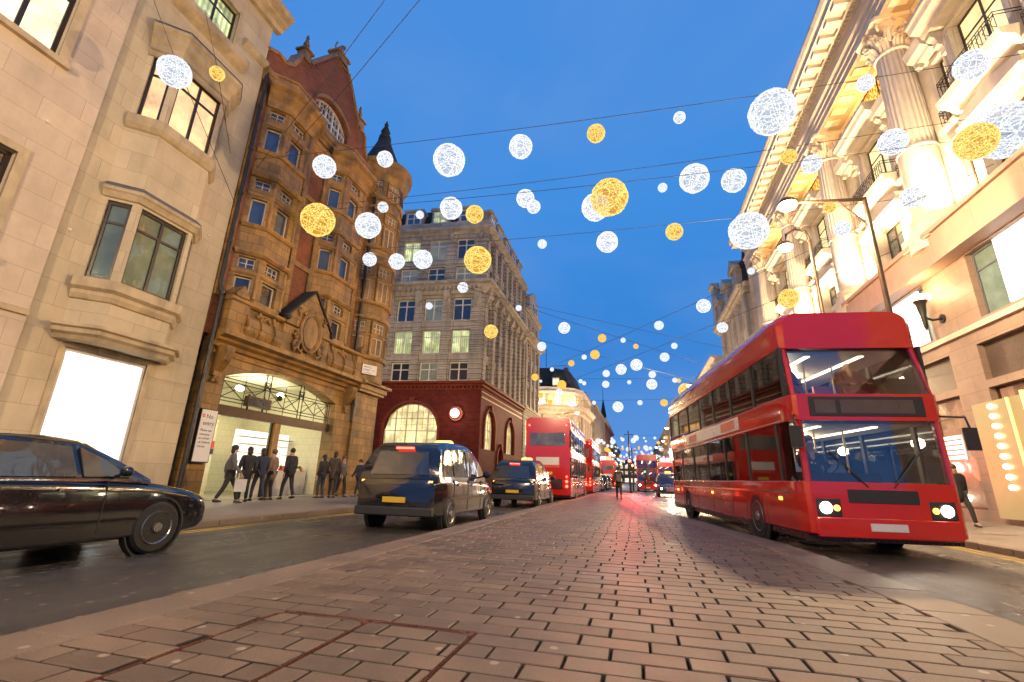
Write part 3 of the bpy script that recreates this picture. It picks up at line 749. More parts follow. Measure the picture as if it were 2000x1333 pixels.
# station front: piers, flat arch, cornice, cushion parapet, pediment with cartouche
GF = LFT(-13.9)
opening = (12.72, 19.22, .12, 4.9, .62)
mb = MB(); mb.wall(GF, 11.95, 20.55, .12, 5.62, [opening], 0, .6)
mb.add([GF.p(11.95, 0, .12), GF.p(11.95, -.4, .12), GF.p(11.95, -.4, 7), GF.p(11.95, 0, 7)], [(0, 1, 2, 3)])
mb.build('station_front', 'terracotta', B)
mb = MB()
mb.bar(GF, 11.9, 20.6, [(-.02, 4.98), (.06, 4.98), (.08, 5.06), (.04, 5.12), (-.02, 5.14)])
mb.bar(GF, 11.85, 20.65, [(-.02, 5.2), (.12, 5.22), (.18, 5.34), (.34, 5.42), (.38, 5.5), (.60, 5.58), (.62, 5.74), (-.02, 5.80)])
mb.bar(GF, 11.9, 20.6, [(-.02, 6.86), (.42, 6.86), (.5, 6.92), (.52, 7.02), (-.02, 7.06)])
mb.build('cornice', 'terracotta_trim', B)
mb = MB()   # bulging cushion parapet
cush = [(0, 5.78), (.46, 5.78), (.56, 5.95), (.58, 6.15), (.50, 6.4), (.38, 6.6), (.32, 6.8), (.32, 6.86), (0, 6.86)]
for a, b in ((12.73, 14.53), (17.36, 19.73)): mb.bar(GF, a, b, cush)
build_each(mb, 'cushion_panel', 'terracotta', B, smooth=25)
mb = MB()
flat = [(0, 5.78), (.5, 5.78), (.5, 6.86), (0, 6.86)]
for a, b in ((11.92, 12.75), (14.5, 17.4), (19.7, 20.6)): mb.bar(GF, a, b, flat)
for a, b in ((12.05, 12.55), (19.9, 20.4)):
    mb.plate(GF, [(a, 7.04), (b, 7.04), (b + .05, 7.12), ((a + b) / 2, 7.5), (a - .05, 7.12)], -.1, .56)
for u in (12.72, 13.35, 14.05, 17.75, 18.6, 19.5):   # scrolled ribs on the cushions
    mb.loft([[GF.p(u - .05, w + .0, z), GF.p(u + .05, w + .0, z), GF.p(u + .05, w + .09, z), GF.p(u - .05, w + .09, z)] for w, z in ((.46, 5.8), (.56, 5.95), (.58, 6.15), (.50, 6.4), (.38, 6.6), (.33, 6.84))])
    mb.lathe(GF.p(u, .5, 6.0), [(.001, .13), (.09, .12), (.12, 0)], 8, axis='X')
build_each(mb, 'parapet', 'terracotta', B)
mb = MB()
mb.plate(GF, [(14.55, 6.9), (17.35, 6.9), (17.35, 7.15), (15.95, 8.7), (14.55, 7.15)], .1, .55)
mb.build('pediment', 'terracotta', B)
mb = MB()
for s in (-1, 1):
    a, b = 15.95 + s * 1.5, 15.95
    mb.plate(GF, [(a + s * .02, 7.10), (b, 8.72), (b, 8.82), (a + s * .07, 7.16)], .0, .62)
    mb.lathe(GF.p(15.95 + s * 1.42, .58, 7.12), [(.001, .1), (.1, .09), (.13, 0)], 10, axis='X')
mb.build('pediment_roof', 'slate', B)
ct = MB(); cc = GF.p(15.95, .56, 6.85)
def oval(mb, c, ry, rz, r, n=22):
    for k in range(n):
        a, b = 2 * pi * k / n, 2 * pi * (k + 1) / n
        mb.tube([c + Vector((0, ry * cos(a), rz * sin(a))), c + Vector((0, ry * cos(b), rz * sin(b)))], r, 6)
oval(ct, cc + Vector((.06, 0, 0)), .62, .84, .075); oval(ct, cc + Vector((.1, 0, 0)), .5, .72, .03)
ct.loft([[cc + Vector((x, .6 * s * cos(2 * pi * k / 20), .82 * s * sin(2 * pi * k / 20))) for k in range(20)] for x, s in ((-.02, 1), (.06, .95), (.10, .6), (.11, .01))], cap=False)
random.seed(3)
for s in (-1, 1):
    for k in range(16):   # fruit and leaf drops beside the shield
        ct.ball(cc + Vector((.05, s * (.82 + random.uniform(-.1, .1)), -.1 - k * .055 + random.uniform(-.03, .03))), random.uniform(.05, .09), 6, 4)
    for k in range(7): ct.ball(cc + Vector((.06, s * (.1 + .07 * k), .95 - .045 * k + random.uniform(-.03, .03))), random.uniform(.06, .1), 6, 4)
    ct.tube([cc + Vector((.05, s * .6, -.5)), cc + Vector((.07, s * .72, -.85)), cc + Vector((.09, s * .5, -1.0)), cc + Vector((.09, s * .42, -.85))], [.09, .08, .07, .04])
    ct.tube([cc + Vector((.02, s * .75, .55)), cc + Vector((.05, s * .9, .75)), cc + Vector((.05, s * .72, .9))], [.07, .06, .05])
ct.build('cartouche', 'terracotta_trim', B, smooth=True)
for u, du in ((13.5, 0), (18.55, 0)):
    m = MB()
    for k in range(9): m.ball(GF.p(u - .3 + .075 * k, .45, 6.62 + .06 * sin(k * 1.3)), .075, 6, 4)
    m.build('garland', 'terracotta_trim', B, smooth=True)
for u in (12.3, 19.85):   # scrolled brackets under the cornice
    m = MB(); m.loft([[GF.p(u - .17, 0, z), GF.p(u + .17, 0, z), GF.p(u + .17, w, z), GF.p(u - .17, w, z)] for w, z in ((.5, 5.24), (.52, 5.05), (.42, 4.75), (.26, 4.5), (.16, 4.35), (.15, 4.2))])
    for k in range(4): m.tube([GF.p(u - .12 + .08 * k, w + .01, z) for w, z in ((.52, 5.2), (.52, 5.05), (.42, 4.75), (.26, 4.5), (.16, 4.35))], .025, 5)
    for k in range(10): m.ball(GF.p(u + random.uniform(-.13, .13), .12, 4.15 + random.uniform(-.13, .1)), .07, 6, 4)
    m.build('bracket', 'terracotta_trim', B)
m = MB(); m.lathe(GF.p(20.05, .35, 0), [(.02, 3.55), (.06, 3.6), (.07, 3.9), (.1, 4.3), (.12, 4.45), (.02, 4.75)], 8); m.build('lamp_bracket', 'iron', B)
# corner tower
TX, TY, TR = -14.5, 21.25, 1.45
tw = MB(); tw.lathe((TX, TY, 0), [(TR, 5.7), (TR, 17.7)], 40); tw.build('tower', 'terracotta', B, smooth=True)
tb_ = MB(); tb_.wbox(TX - 1.6, -13.75, 20.5, 22.6, .12, 5.2); tb_.build('tower_base', 'terracotta', B)
tm = MB()
for z, d, h in ((6.85, .16, .22), (8.1, .08, .14), (9.0, .14, .2), (9.85, .16, .2), (11.35, .08, .14), (12.3, .14, .22), (13.15, .16, .2), (14.65, .08, .14), (15.6, .14, .22), (16.3, .16, .2)):
    tm.lathe((TX, TY, 0), [(TR - .05, z), (TR + d * .5, z), (TR + d, z + h * .5), (TR + d, z + h * .85), (TR - .05, z + h)], 40)
tm.lathe((TX, TY, 0), [(TR - .02, 17.5), (TR + .1, 17.6), (TR + .16, 17.85), (TR + .34, 18.0), (TR + .36, 18.35), (TR + .5, 18.45), (TR + .52, 18.75), (TR + .3, 18.8), (TR - .4, 18.85)], 40)
tm.wbox(-16, -13.5, 20.4, 22.8, 5.2, 5.35); tm.wbox(-16, -13.4, 20.35, 22.9, 5.35, 5.62); tm.wbox(-16, -13.2, 20.3, 23.05, 5.62, 5.76)
tm.build('tower_moulding', 'terracotta_trim', B, smooth=True)
co = MB(); co.lathe((TX, TY, 0), [(1.45, 18.8), (.95, 19.9), (.5, 21.0), (.33, 21.5)], 24); co.lathe((TX, TY, 0), [(.4, 21.45), (.36, 21.7), (.24, 21.75), (.24, 22.0), (.3, 22.05), (.1, 22.5), (.14, 22.6), (.01, 22.95)], 12)
co.build('cone_roof', 'slate', B, smooth=True)
for az_ in (-62, -18, 26):
    a = R(az_); nrm = Vector((cos(a), sin(a))); tan = Vector((-nrm.y, nrm.x))
    base = Vector((TX, TY)) + nrm * (TR + .0)
    f = FR((base.x, base.y), (tan.x, tan.y), (nrm.x, nrm.y))
    for (z0, z1, z2, z3) in ((7.1, 8.05, 8.3, 8.85), (10.1, 11.3, 11.55, 12.1), (13.4, 14.6, 14.85, 15.4), (16.5, 17.0, 17.08, 17.45)):
        tm = MB()   # deep surround standing clear of the round wall
        for q in ((z0, z1), (z2, z3)):
            tm.box(f, -.46, -.36, -.12, .05, q[0], q[1]); tm.box(f, .36, .46, -.12, .05, q[0], q[1]); tm.box(f, -.46, .46, -.12, .07, q[1], q[1] + .09); tm.box(f, -.46, .46, -.12, .09, q[0] - .08, q[0])
        tm.build('tower_window_surround', 'terracotta_trim', B)
        window(B, f, -.36, .36, z0, z1, w=-.09, cols=2, fm='cream_paint', pm='glass_blue' if z0 > 9 else 'glass_office_dim', bar=.05, thick=.1)
        if z3 - z2 > .3: window(B, f, -.36, .36, z2, z3, w=-.09, cols=3, rows=((z2 + z3) / 2,), fm='cream_paint', pm='glass_office_dim', bar=.04, thick=.1)
# drain pipes
for nm, pts in (('a', [(-13.72, 11.78, .1), (-13.72, 11.78, 6.9), (-13.86, 11.72, 7.4), (-13.86, 11.72, 17)]), ('b', [(-13.75, 19.95, 7.05), (-13.75, 19.95, 11), (-13.75, 19.95, 16.3)])):
    m = MB(); m.tube(pts, .075, 10)
    for k in range(3, 17, 2):
        if nm == 'a' or k > 7: m.lathe((pts[-1][0] if k > 7 else pts[0][0], pts[-1][1] if k > 7 else pts[0][1], k), [(.10, 0), (.10, .12)], 10)
    m.build('drain_pipe', 'pipe', B, smooth=True)
# station hall behind the opening
SH = FR((-14.5, 0), (0, 1), (1, 0))
m = MB(); m.box(SH, 12.6, 19.4, -5, -4.9, .12, 5.1); m.box(SH, 12.5, 12.6, -5, .0, .12, 5.1); m.box(SH, 19.4, 19.5, -5, .0, .12, 5.1); m.box(SH, 12.5, 19.5, -5, .0, 5.02, 5.12)
m.build('hall_wall', 'room_white', B)
m = MB(); m.box(SH, 12.6, 19.4, -5, .6, .06, .13); m.build('hall_floor', 'room_floor', B)
m = MB(); m.box(SH, 13.0, 15.75, -2.6, -2.5, .12, 3.15); m.plate(SH, [(13.0, .12), (13.9, .12), (13.2, 3.0), (13.0, 3.0)], -2.45, -1.0); m.build('hall_partition', 'room_white', B)
m = MB(); m.box(GF, 12.74, 19.2, -.42, -.22, 2.98, 3.34); m.build('beam', 'bronze', B)
m = MB(); m.box(GF, 15.72, 16.0, -.42, -.16, .12, 2.975); m.build('pillar', 'terracotta_trim', B)
m = MB()
for u in (12.78, 15.62): m.box(GF, u, u + .07, -.36, -.28, .12, 2.97)
build_each(m, 'door_frame', 'iron', B)
gr = MB(); w_ = -.3
def seg(mb, fr, a, b, r=.018): mb.tube([fr.p(a[0], w_, a[1]), fr.p(b[0], w_, b[1])], r, 5)
def atop(u):
    hw, rise, cu, zt = 3.25, .62, 15.97, 4.9; rad = (hw * hw + rise * rise) / (2 * rise); return zt - rad + math.sqrt(max(0, rad * rad - (u - cu) ** 2))
for u in (12.8, 13.0, 15.0, 15.25, 17.0, 17.2, 18.98, 19.12): seg(gr, GF, (u, 3.34), (u, atop(u) - .02), .022)
for z in (3.5, 3.62, 4.2, 4.32): seg(gr, GF, (12.75, z), (19.2, z), .018)
for a, b in ((13.0, 15.0), (15.25, 17.0), (17.2, 18.98)):
    for k in range(2):
        c0, c1 = a + (b - a) * k / 2, a + (b - a) * (k + 1) / 2
        seg(gr, GF, (c0, 3.62), (c1, 4.2)); seg(gr, GF, (c0, 4.2), (c1, 3.62)); seg(gr, GF, (c1, 3.34), (c1, 4.5), .014)
        seg(gr, GF, (c0, 3.9), (c1, 4.2), .012)
    seg(gr, GF, (a, 4.32), (b, atop(b) - .05), .014)
for u in (15.1, 17.1):
    for z in (4.3, 4.5):
        for s in (-1, 1): seg(gr, GF, (u - .16, z), (u + .16, z)); seg(gr, GF, (u + s * .16, 4.2), (u + s * .16, 4.55))
        seg(gr, GF, (u - .16, 4.2), (u + .16, 4.5)); seg(gr, GF, (u + .16, 4.2), (u - .16, 4.5))
gr.build('iron_screen', 'iron', B)
pp = MB(); q = lambda u, w, z: SH.p(u, w, z)
for k in range(5): pp.tube([q(13.7 + .02 * k, -2.4 + .04 * k, 2.2 + .05 * k), q(14.0, -2.4, 2.55 + .05 * k), q(14.3, -2.4, 2.68 + .05 * k), q(15.3, -2.4, 2.68 + .05 * k), q(15.55, -2.4, 2.9 + .05 * k)], .022, 6)
pp.tube([q(12.9, -2.3, 1.7), q(14.4, -2.3, 2.6)], .02, 5); pp.tube([q(12.9, -2.3, 2.1), q(14.2, -2.3, 2.95)], .02, 5)
pp.build('cable_conduit', 'iron', B)
for u, w, z in ((13.2, -.9, 2.75), (15.6, -1.6, 4.45), (18.2, -1.8, 4.6)):
    m = MB(); m.ball(SH.p(u, w, z), (.14, .20, .12), 12, 8); m.build('bulkhead_lamp', 'lamp_white', B, smooth=True)
light('hall_light', 'POINT', SH.p(14.0, -1.2, 2.6), 85, (1, .92, .58), B, .3)
light('hall_light', 'POINT', SH.p(16.5, -1.6, 4.2), 150, (1, .9, .55), B, .3)
# kiosk behind the right hand doorway: lit shelves with small goods
m = MB(); m.box(SH, 16.1, 19.3, -1.9, -1.85, 1.0, 2.8); m.build('kiosk_back', 'shop_white', B)
m = MB()
for z in (1.5, 1.85, 2.2, 2.5): m.box(SH, 16.1, 19.3, -1.85, -1.55, z, z + .03)
m.box(SH, 16.1, 19.3, -1.2, -.6, .12, 1.15); m.build('kiosk_shelf', 'white_paint', B)
goods = {'sign_red': MB(), 'cloth_orange': MB(), 'leaf_green': MB()}
for k in range(60):
    gm = random.choice(list(goods)); u = 16.2 + random.random() * 3.0; goods[gm].ball(SH.p(u, -.9 + random.uniform(-.2, .2), 1.2 + random.uniform(0, .14)), random.uniform(.05, .09), 6, 4)
for gm, mm in goods.items(): build_each(mm, 'kiosk_goods', gm, B)
def text(body, size, fr, u, w, z, m, name, parent, align='LEFT', ext=.004):
    cu = bpy.data.curves.new('t', 'FONT'); cu.body = body; cu.size = size; cu.extrude = ext; cu.align_x = align; cu.resolution_u = 3
    o = bpy.data.objects.new('t', cu); col.objects.link(o)
    bpy.context.view_layer.update(); me = bpy.data.meshes.new_from_object(o.evaluated_get(bpy.context.evaluated_depsgraph_get()))
    bpy.data.objects.remove(o)
    # reading direction: rightwards as one faces the wall
    right = Vector((0, 0, 1)).cross(fr.w); o0 = root_loc(parent)
    for v in me.vertices:
        p = fr.p(u, w, z) + right * v.co.x + Vector((0, 0, v.co.y)) + fr.w * v.co.z; v.co = p - o0
    me.materials.append(M[m]); ob = bpy.data.objects.new(name, me); col.objects.link(ob); ob.parent = parent; return ob
# ------------------------------------------------------------------ signs at the station
def sign(fr, u0, u1, z0, z1, w, label, lines, marks=(), d=.06):
    s = thing('sign', label, 'sign', fr.p((u0 + u1) / 2, w, z0))
    m = MB(); m.box(fr, u0 - .03, u1 + .03, w, w + d, z0 - .03, z1 + .03); m.build('frame', 'iron', s)
    m = MB(); m.box(fr, u0, u1, w + d, w + d + .012, z0, z1); m.build('panel', 'sign_white', s)
    for body, size, uu, zz, c in lines: text(body, size, fr, uu, w + d + .013, zz, c, 'lettering', s)
    for uu, zz, r in marks:
        m = MB(); p = fr.p(uu, w + d + .012, zz)
        m.loft([[p + fr.u * (r * cos(2 * pi * k / 20)) + Vector((0, 0, r * sin(2 * pi * k / 20))) + fr.w * h for k in range(20)] for h in (0, .004)]); mk = m.build('no_entry_mark', 'sign_red', s)
        m = MB(); m.box(fr, uu - r * .65, uu + r * .65, w + d + .0165, w + d + .019, zz - r * .18, zz + r * .18); m.build('bar', 'sign_white', mk)
    return s
a = sign(GF, 12.03, 12.62, 1.35, 3.02, .05, 'tall white No entry notice on the pier left of the station entrance', [
    ('No', .2, 12.22, 2.74, 'sign_ink'), ('entry', .2, 12.13, 2.52, 'sign_ink'), ('Please use', .105, 12.10, 2.32, 'sign_ink'), ('entrance', .105, 12.10, 2.19, 'sign_ink'), ('at corner', .105, 12.10, 2.06, 'sign_ink'), ('of Oxford', .105, 12.10, 1.93, 'sign_ink'), ('Circus', .105, 12.10, 1.80, 'sign_ink')], [(12.12, 2.82, .055)], .1)
b = sign(SH, 14.35, 15.45, 1.95, 2.35, -2.44, 'wide white No entry notice on the white wall inside the station entrance', [('No entry', .15, 14.60, 2.15, 'sign_ink'), ('Please use the other entrance', .045, 14.58, 2.04, 'sign_ink')], [(14.47, 2.2, .05), (15.33, 2.2, .05)])
nf = FR((-13.28 + 0, 21.0), (0.62, .78), (.78, -.62))
tw_ = R(-28); nb = Vector((TX + (TR + .02) * cos(tw_), TY + (TR + .02) * sin(tw_)))
nf = FR((nb.x, nb.y), (-sin(tw_), cos(tw_)), (cos(tw_), sin(tw_)))
sg = sign(nf, -.42, .42, 6.05, 6.55, .02, 'small white street name plate on the round corner tower', [('ARGYLL', .13, -.36, 6.38, 'sign_ink'), ('STREET', .13, -.36, 6.22, 'sign_ink'), ('CITY OF WESTMINSTER', .045, -.36, 6.11, 'sign_ink'), ('W1', .12, .14, 6.22, 'sign_red')], (), .02)
t = thing('poster', 'small red and blue poster on the white wall inside the station entrance', 'poster', SH.p(15.6, -2.4, 1.6))
m = MB(); m.box(SH, 15.52, 15.70, -2.44, -2.42, 1.95, 2.25); m.build('upper_sheet', 'sign_red', t)
m = MB(); m.box(SH, 15.52, 15.70, -2.44, -2.42, 1.72, 1.94); m.build('lower_sheet', 'sign_ink', t)
t = thing('display_board', 'dark electronic display board hung on the iron screen over the station entrance', 'display board', GF.p(14.5, -.1, 3.4))
m = MB(); m.box(GF, 13.95, 15.1, -.2, .02, 3.42, 3.80); m.build('housing', 'bronze', t, bevel=.01)
m = MB(); m.box(GF, 14.02, 15.03, .021, .028, 3.47, 3.75); m.build('screen', 'glass_dark', t)
m = MB()
for u in (14.15, 14.9): m.box(GF, u, u + .05, -.24, -.18, 3.3, 3.9)
m.build('bracket', 'iron', t)
t = thing('camera_dome', 'dark round security camera on the iron screen of the station', 'security camera', GF.p(15.9, -.1, 3.9))
m = MB(); m.ball(GF.p(15.6, -.1, 3.98), .12, 10, 8); m.build('dome', 'iron', t, smooth=True)
m = MB(); m.tube([GF.p(15.6, -.12, 3.98), GF.p(15.6, -.3, 4.1)], .025); m.build('arm', 'iron', t)

# ================================================================== LEFT: grey stone block over an oxblood tiled ground floor (C)
ang = R(5); C0 = (-12, 34.9)
CN = FR(C0, (-cos(ang), -sin(ang)), (sin(ang), -cos(ang)))    # face towards the camera, u runs left from the corner
CS = FR(C0, (0, 1), (1, 0))                                    # street face
Cb = thing('grey_stone_building', 'tall grey stone office block with a mansard roof over a dark red tiled ground floor', 'building', (-12, 36, 0))
colsN = [(1.15, 2.8), (3.75, 5.4), (6.3, 7.95), (8.95, 10.6), (11.6, 13.2)]
colsS = [(.95 + 1.95 * k, 1.95 + 1.95 * k) for k in range(7)]
rz = [(8.72, 10.35), (11.1, 13.2), (14.05, 16.1), (17.6, 19.1), (19.85, 21.9)]
mb = MB(); mb.wall(CN, 0, 14, 8.6, 22.7, [(a, b, c, d) for a, b in colsN for c, d in rz], 0, .35)
mb.wall(CS, 0, 14.2, 8.6, 22.7, [(a, b, c, d) for a, b in colsS for c, d in rz], 0, .45)
mb.hexa([CN.p(.4, -.4, .1), CN.p(14, -.4, .1), CN.p(14, -14, .1), CN.p(.6, -14, .1), CN.p(.4, -.4, 22.7), CN.p(14, -.4, 22.7), CN.p(14, -14, 22.7), CN.p(.6, -14, 22.7)])
mb.build('wall', 'grey_stone', Cb)
pr_ = MB()   # rusticated piers between the windows
us = [0] + [x for ab in colsN for x in ab] + [14]
for i in range(0, len(us), 2):
    a, b = us[i] + .1, us[i + 1] - .1
    z = 8.65
    while z < 16.3: pr_.box(CN, a if i else 0.02, b, -.05, .12, z, z + .38); z += .42
    z = 17.5
    while z < 22.1: pr_.box(CN, a if i else 0.02, b, -.05, .10, z, z + .38); z += .42
us = [0] + [x for ab in colsS for x in ab] + [14.2]
for i in range(0, len(us), 2):
    a, b = us[i] + .12, us[i + 1] - .12
    z = 8.65
    while z < 16.3: pr_.box(CS, a if i else .1, b, -.05, .28 if i else .12, z, z + .38); z += .42
    pr_.box(CS, a if i else .1, b, -.05, .2 if i else .1, 17.5, 22.1)
build_each(pr_, 'pier', 'grey_stone', Cb, gap=.1)
path = [(-14, 0), (0, 0)]
cn = MB()
def wrap(mb, prof):
    "moulding round the corner of the grey block"
    rings = []
    bis = (CN.w + CS.w).normalized(); k = 1 / bis.dot(CN.w)
    for P_, n_, s in ((CN.p(14, 0, 0), CN.w, 1), (CN.p(0, 0, 0), bis, k), (CS.p(14.2, 0, 0), CS.w, 1)):
        rings.append([P_ + n_ * (o * s) + Vector((0, 0, z)) for o, z in prof])
    mb.loft(rings)
wrap(cn, [(-.05, 16.35), (.18, 16.4), (.22, 16.6), (.5, 16.95), (.55, 17.1), (.85, 17.2), (.88, 17.42), (-.05, 17.5)])
wrap(cn, [(-.05, 22.2), (.15, 22.25), (.2, 22.45), (.55, 22.62), (.58, 22.85), (-.05, 22.95)])
wrap(cn, [(-.05, 22.9), (.12, 22.9), (.12, 23.55), (-.05, 23.55)])
for z in (10.9, 13.85): wrap(cn, [(-.05, z), (.03, z), (.05, z + .12), (-.05, z + .14)])
for fr, n_ in ((CN, 13.6), (CS, 13.8)):
    u = .3
    while u < n_:
        cn.box(fr, u, u + .18, .1, .62, 16.68, 16.94); u += .42
cn.build('cornice', 'grey_stone_trim', Cb)
cs_ = MB()
for fr, cols_ in ((CN, colsN), (CS, colsS)):
    for i in range(len(cols_) + 1):
        a = 0.1 if i == 0 else cols_[i - 1][1]; b = cols_[i][0] if i < len(cols_) else (13.9 if fr is CN else 14.1); c = (a + b) / 2
        if i == 0: c = .55
        hw = .3
        cs_.loft([[fr.p(c - hw, 0, z), fr.p(c + hw, 0, z), fr.p(c + hw, w, z), fr.p(c - hw, w, z)] for w, z in ((.55, 16.66), (.55, 16.45), (.35, 16.1), (.2, 15.6), (.14, 15.1))])
        for k in range(6): cs_.ball(fr.p(c + random.uniform(-.2, .2), .3, 15.5 + random.uniform(-.3, .6)), .14, 6, 4)
        cs_.ball(fr.p(c, .25, 22.1), .22, 6, 4); cs_.ball(fr.p(c, .3, 21.85), .16, 6, 4)
build_each(cs_, 'bracket', 'grey_stone_trim', Cb, gap=.1)
sp_ = MB()
for fr, cols_ in ((CN, colsN), (CS, colsS)):
    for a, b in cols_:
        for z0, z1 in ((10.4, 11.05), (13.25, 14.0), (19.15, 19.8)):
            sp_.box(fr, a + .03, b - .03, -.30, -.12, z0 - .05, z1 + .05); sp_.box(fr, a + .12, b - .12, -.12, -.09, z0 + .12, z1 - .12)
        m_ = (a + b) / 2
        for k in range(9): t_ = (k - 4) / 4; sp_.ball(fr.p(m_ + t_ * .45, -.08, 13.55 - .2 * (1 - t_ * t_)), .05, 5, 4)
build_each(sp_, 'spandrel', 'white_panel', Cb)
lit = {(1, 1): 'glass_office', (2, 1): 'glass_office', (0, 1): 'glass_office', (2, 4): 'glass_office', (1, 4): 'glass_office_dim'}
for i, (a, b) in enumerate(colsN):
    for j, (c, d) in enumerate(rz):
        window(Cb, CN, a, b, c, d, w=-.33, cols=2, rows=(d - .62,), fm='white_paint', pm=lit.get((i, j), 'glass_office_dim' if (i + j) % 2 else 'glass_dark'), bar=.10, thick=.08)
for i, (a, b) in enumerate(colsS):
    for j, (c, d) in enumerate(rz):
        window(Cb, CS, a, b, c, d, w=-.4, cols=1, rows=(d - .62,), fm='white_paint', pm='glass_office_dim' if (i * 3 + j) % 3 else 'glass_blue', bar=.09, thick=.08)
# mansard and dormers
mr = MB()
def pt(fr, u, w, z): return fr.p(u, w, z)
mr.hexa([CN.p(.25, -.25, 23.0), CN.p(14, -.25, 23.0), CN.p(14, -13, 23), CN.p(.25, -13, 23), CN.p(1.2, -1.2, 25.6), CN.p(14, -1.2, 25.6), CN.p(14, -12, 25.6), CN.p(1.2, -12, 25.6)])
mr.build('mansard_roof', 'slate', Cb)
for fr, us_ in ((CN, (2.0, 4.6, 7.2, 9.8)), (CS, (1.8, 4.4, 7.0, 9.6, 12.2))):
    for u in us_:
        m = MB(); m.box(fr, u - .85, u + .85, -1.6, -.12, 23.2, 24.95); m.box(fr, u - .98, u + .98, -1.6, .06, 24.95, 25.2); do = m.build('dormer', 'grey_stone_trim', Cb)
        window(Cb, fr, u - .68, u + .68, 23.35, 24.85, w=-.11, cols=2, rows=(24.3,), fm='white_paint', pm='glass_office' if (fr is CN and u == 4.6) else 'glass_blue', bar=.09, thick=.06)
        m = MB()
        for k in range(7): m.tube([fr.p(u - .85 + .283 * k, .05, 22.95), fr.p(u - .85 + .283 * k, .05, 23.62)], .02, 4)
        for k in range(3): m.tube([fr.p(u - .85 + .566 * k, .05, 23.0), fr.p(u - .85 + .566 * (k + 1), .05, 23.55)], .018, 4); m.tube([fr.p(u - .85 + .566 * (k + 1), .05, 23.0), fr.p(u - .85 + .566 * k, .05, 23.55)], .018, 4)
        m.tube([fr.p(u - .9, .05, 23.62), fr.p(u + .9, .05, 23.62)], .03, 5); m.build('roof_railing', 'white_panel', Cb)
# oxblood ground floor
RN = FR((CN.p(0, .16, 0).x + .16, CN.p(0, .16, 0).y), (CN.u.x, CN.u.y), (CN.w.x, CN.w.y)); RS = FR((RN.o.x, RN.o.y), (0, 1), (1, 0))
archN = (3.5, 8.1, .6, 6.85, 2.25); archS = [(1.0, 3.9, 3.3, 6.55, 1.45), (7.6, 10.6, 3.3, 6.4, 1.5)]; door = (4.9, 6.6, .12, 3.6, .85)
mb = MB(); mb.wall(RN, 0, 14, .12, 8.3, [archN, (9.5, 13.5, .6, 6.2, 2)], 0, .4)
mb.wall(RS, 0, 14.2, .12, 8.3, archS + [door], 0, .4)
mb.build('tiled_wall', 'oxblood', Cb)
cm = MB()
def wrapr(mb, prof):
    bis = (RN.w + RS.w).normalized(); k = 1 / bis.dot(RN.w)
    mb.loft([[P_ + n_ * (o * s) + Vector((0, 0, z)) for o, z in prof] for P_, n_, s in ((RN.p(14, 0, 0), RN.w, 1), (RN.p(0, 0, 0), bis, k), (RS.p(14.2, 0, 0), RS.w, 1))])
wrapr(cm, [(-.3, 8.2), (.1, 8.22), (.14, 8.34), (.36, 8.42), (.4, 8.6), (-.3, 8.64)])
wrapr(cm, [(-.05, 7.95), (.05, 7.95), (.05, 8.05), (-.05, 8.08)])
for fr in (RN, RS):
    u = .1
    while u < 13.9: cm.box(fr, u, u + .14, -.02, .2, 8.06, 8.22); u += .34
cm.build('tiled_cornice', 'oxblood_trim', Cb)
gt = MB(); gt.box(RS, .1, 14.0, -.01, .03, 7.3, 7.42); gt.box(RS, .1, 14.0, -.01, .03, 7.75, 7.83); gt.build('gilded_band', 'gilded_trim', Cb)
def archring(mb, fr, h, t, d):
    a, b, c, dd, rise = h; cu, hw = (a + b) / 2, (b - a) / 2; k = 20; zs = dd - rise
    for i in range(k):
        t0, t1 = pi * i / k, pi * (i + 1) / k
        P = lambda t_, o: (cu + (hw + o) * cos(t_), zs + (rise + o) * sin(t_))
        mb.plate(fr, [P(t0, 0), P(t1, 0), P(t1, t), P(t0, t)], -.05, d)
    mb.box(fr, a - t, a, -.05, d, c, zs); mb.box(fr, b, b + t, -.05, d, c, zs)
    mb.plate(fr, [(cu - .15, dd - .02), (cu + .15, dd - .02), (cu + .24, dd + t + .2), (cu - .24, dd + t + .2)], -.05, d + .12)
ar = MB(); archring(ar, RN, archN, .22, .10)
for h in archS + [door]: archring(ar, RS, h, .2, .14)
build_each(ar, 'arch_surround', 'oxblood_trim', Cb)
window(Cb, RN, archN[0], archN[1], .6, 6.85, w=-.34, cols=5, rows=(4.6, 5.6), fm='cream_paint', pm='glass_hall', bar=.09, arch=2.25, thick=.1, minor=(2, (4.6, 5.1, 5.6, 6.1, 6.8)))
for h in archS: window(Cb, RS, h[0], h[1], h[2], h[3], w=-.34, cols=3, rows=(4.9,), fm='cream_paint', pm='glass_hall', bar=.09, arch=h[4], thick=.1, minor=(2, (h[2], 4.2, 4.9, 5.6, 6.3)))
window(Cb, RS, *door[:4], w=-.34, cols=2, rows=(2.6,), fm='dark_frame', pm='glass_shop', bar=.09, arch=.85, thick=.1)
m = MB()
for k in range(24):
    a, b = 2 * pi * k / 24, 2 * pi * (k + 1) / 24; c = RN.p(2.0, .06, 5.95)
    m.tube([c + RN.u * (.55 * cos(a)) + Vector((0, 0, .55 * sin(a))), c + RN.u * (.55 * cos(b)) + Vector((0, 0, .55 * sin(b)))], .09, 6)
m.build('round_window_surround', 'oxblood_trim', Cb)
t = thing('globe_lamp', 'round glowing globe lamp on the dark red tiled wall beside the big arched window', 'lamp', RN.p(2.0, .35, 5.95))
m = MB(); m.ball(RN.p(2.0, .42, 5.95), .34, 16, 10); m.build('globe', 'lamp_white', t, smooth=True)
m = MB(); m.tube([RN.p(2.0, .0, 5.95), RN.p(2.0, .2, 5.95)], .05, 8); m.build('bracket', 'iron', t)
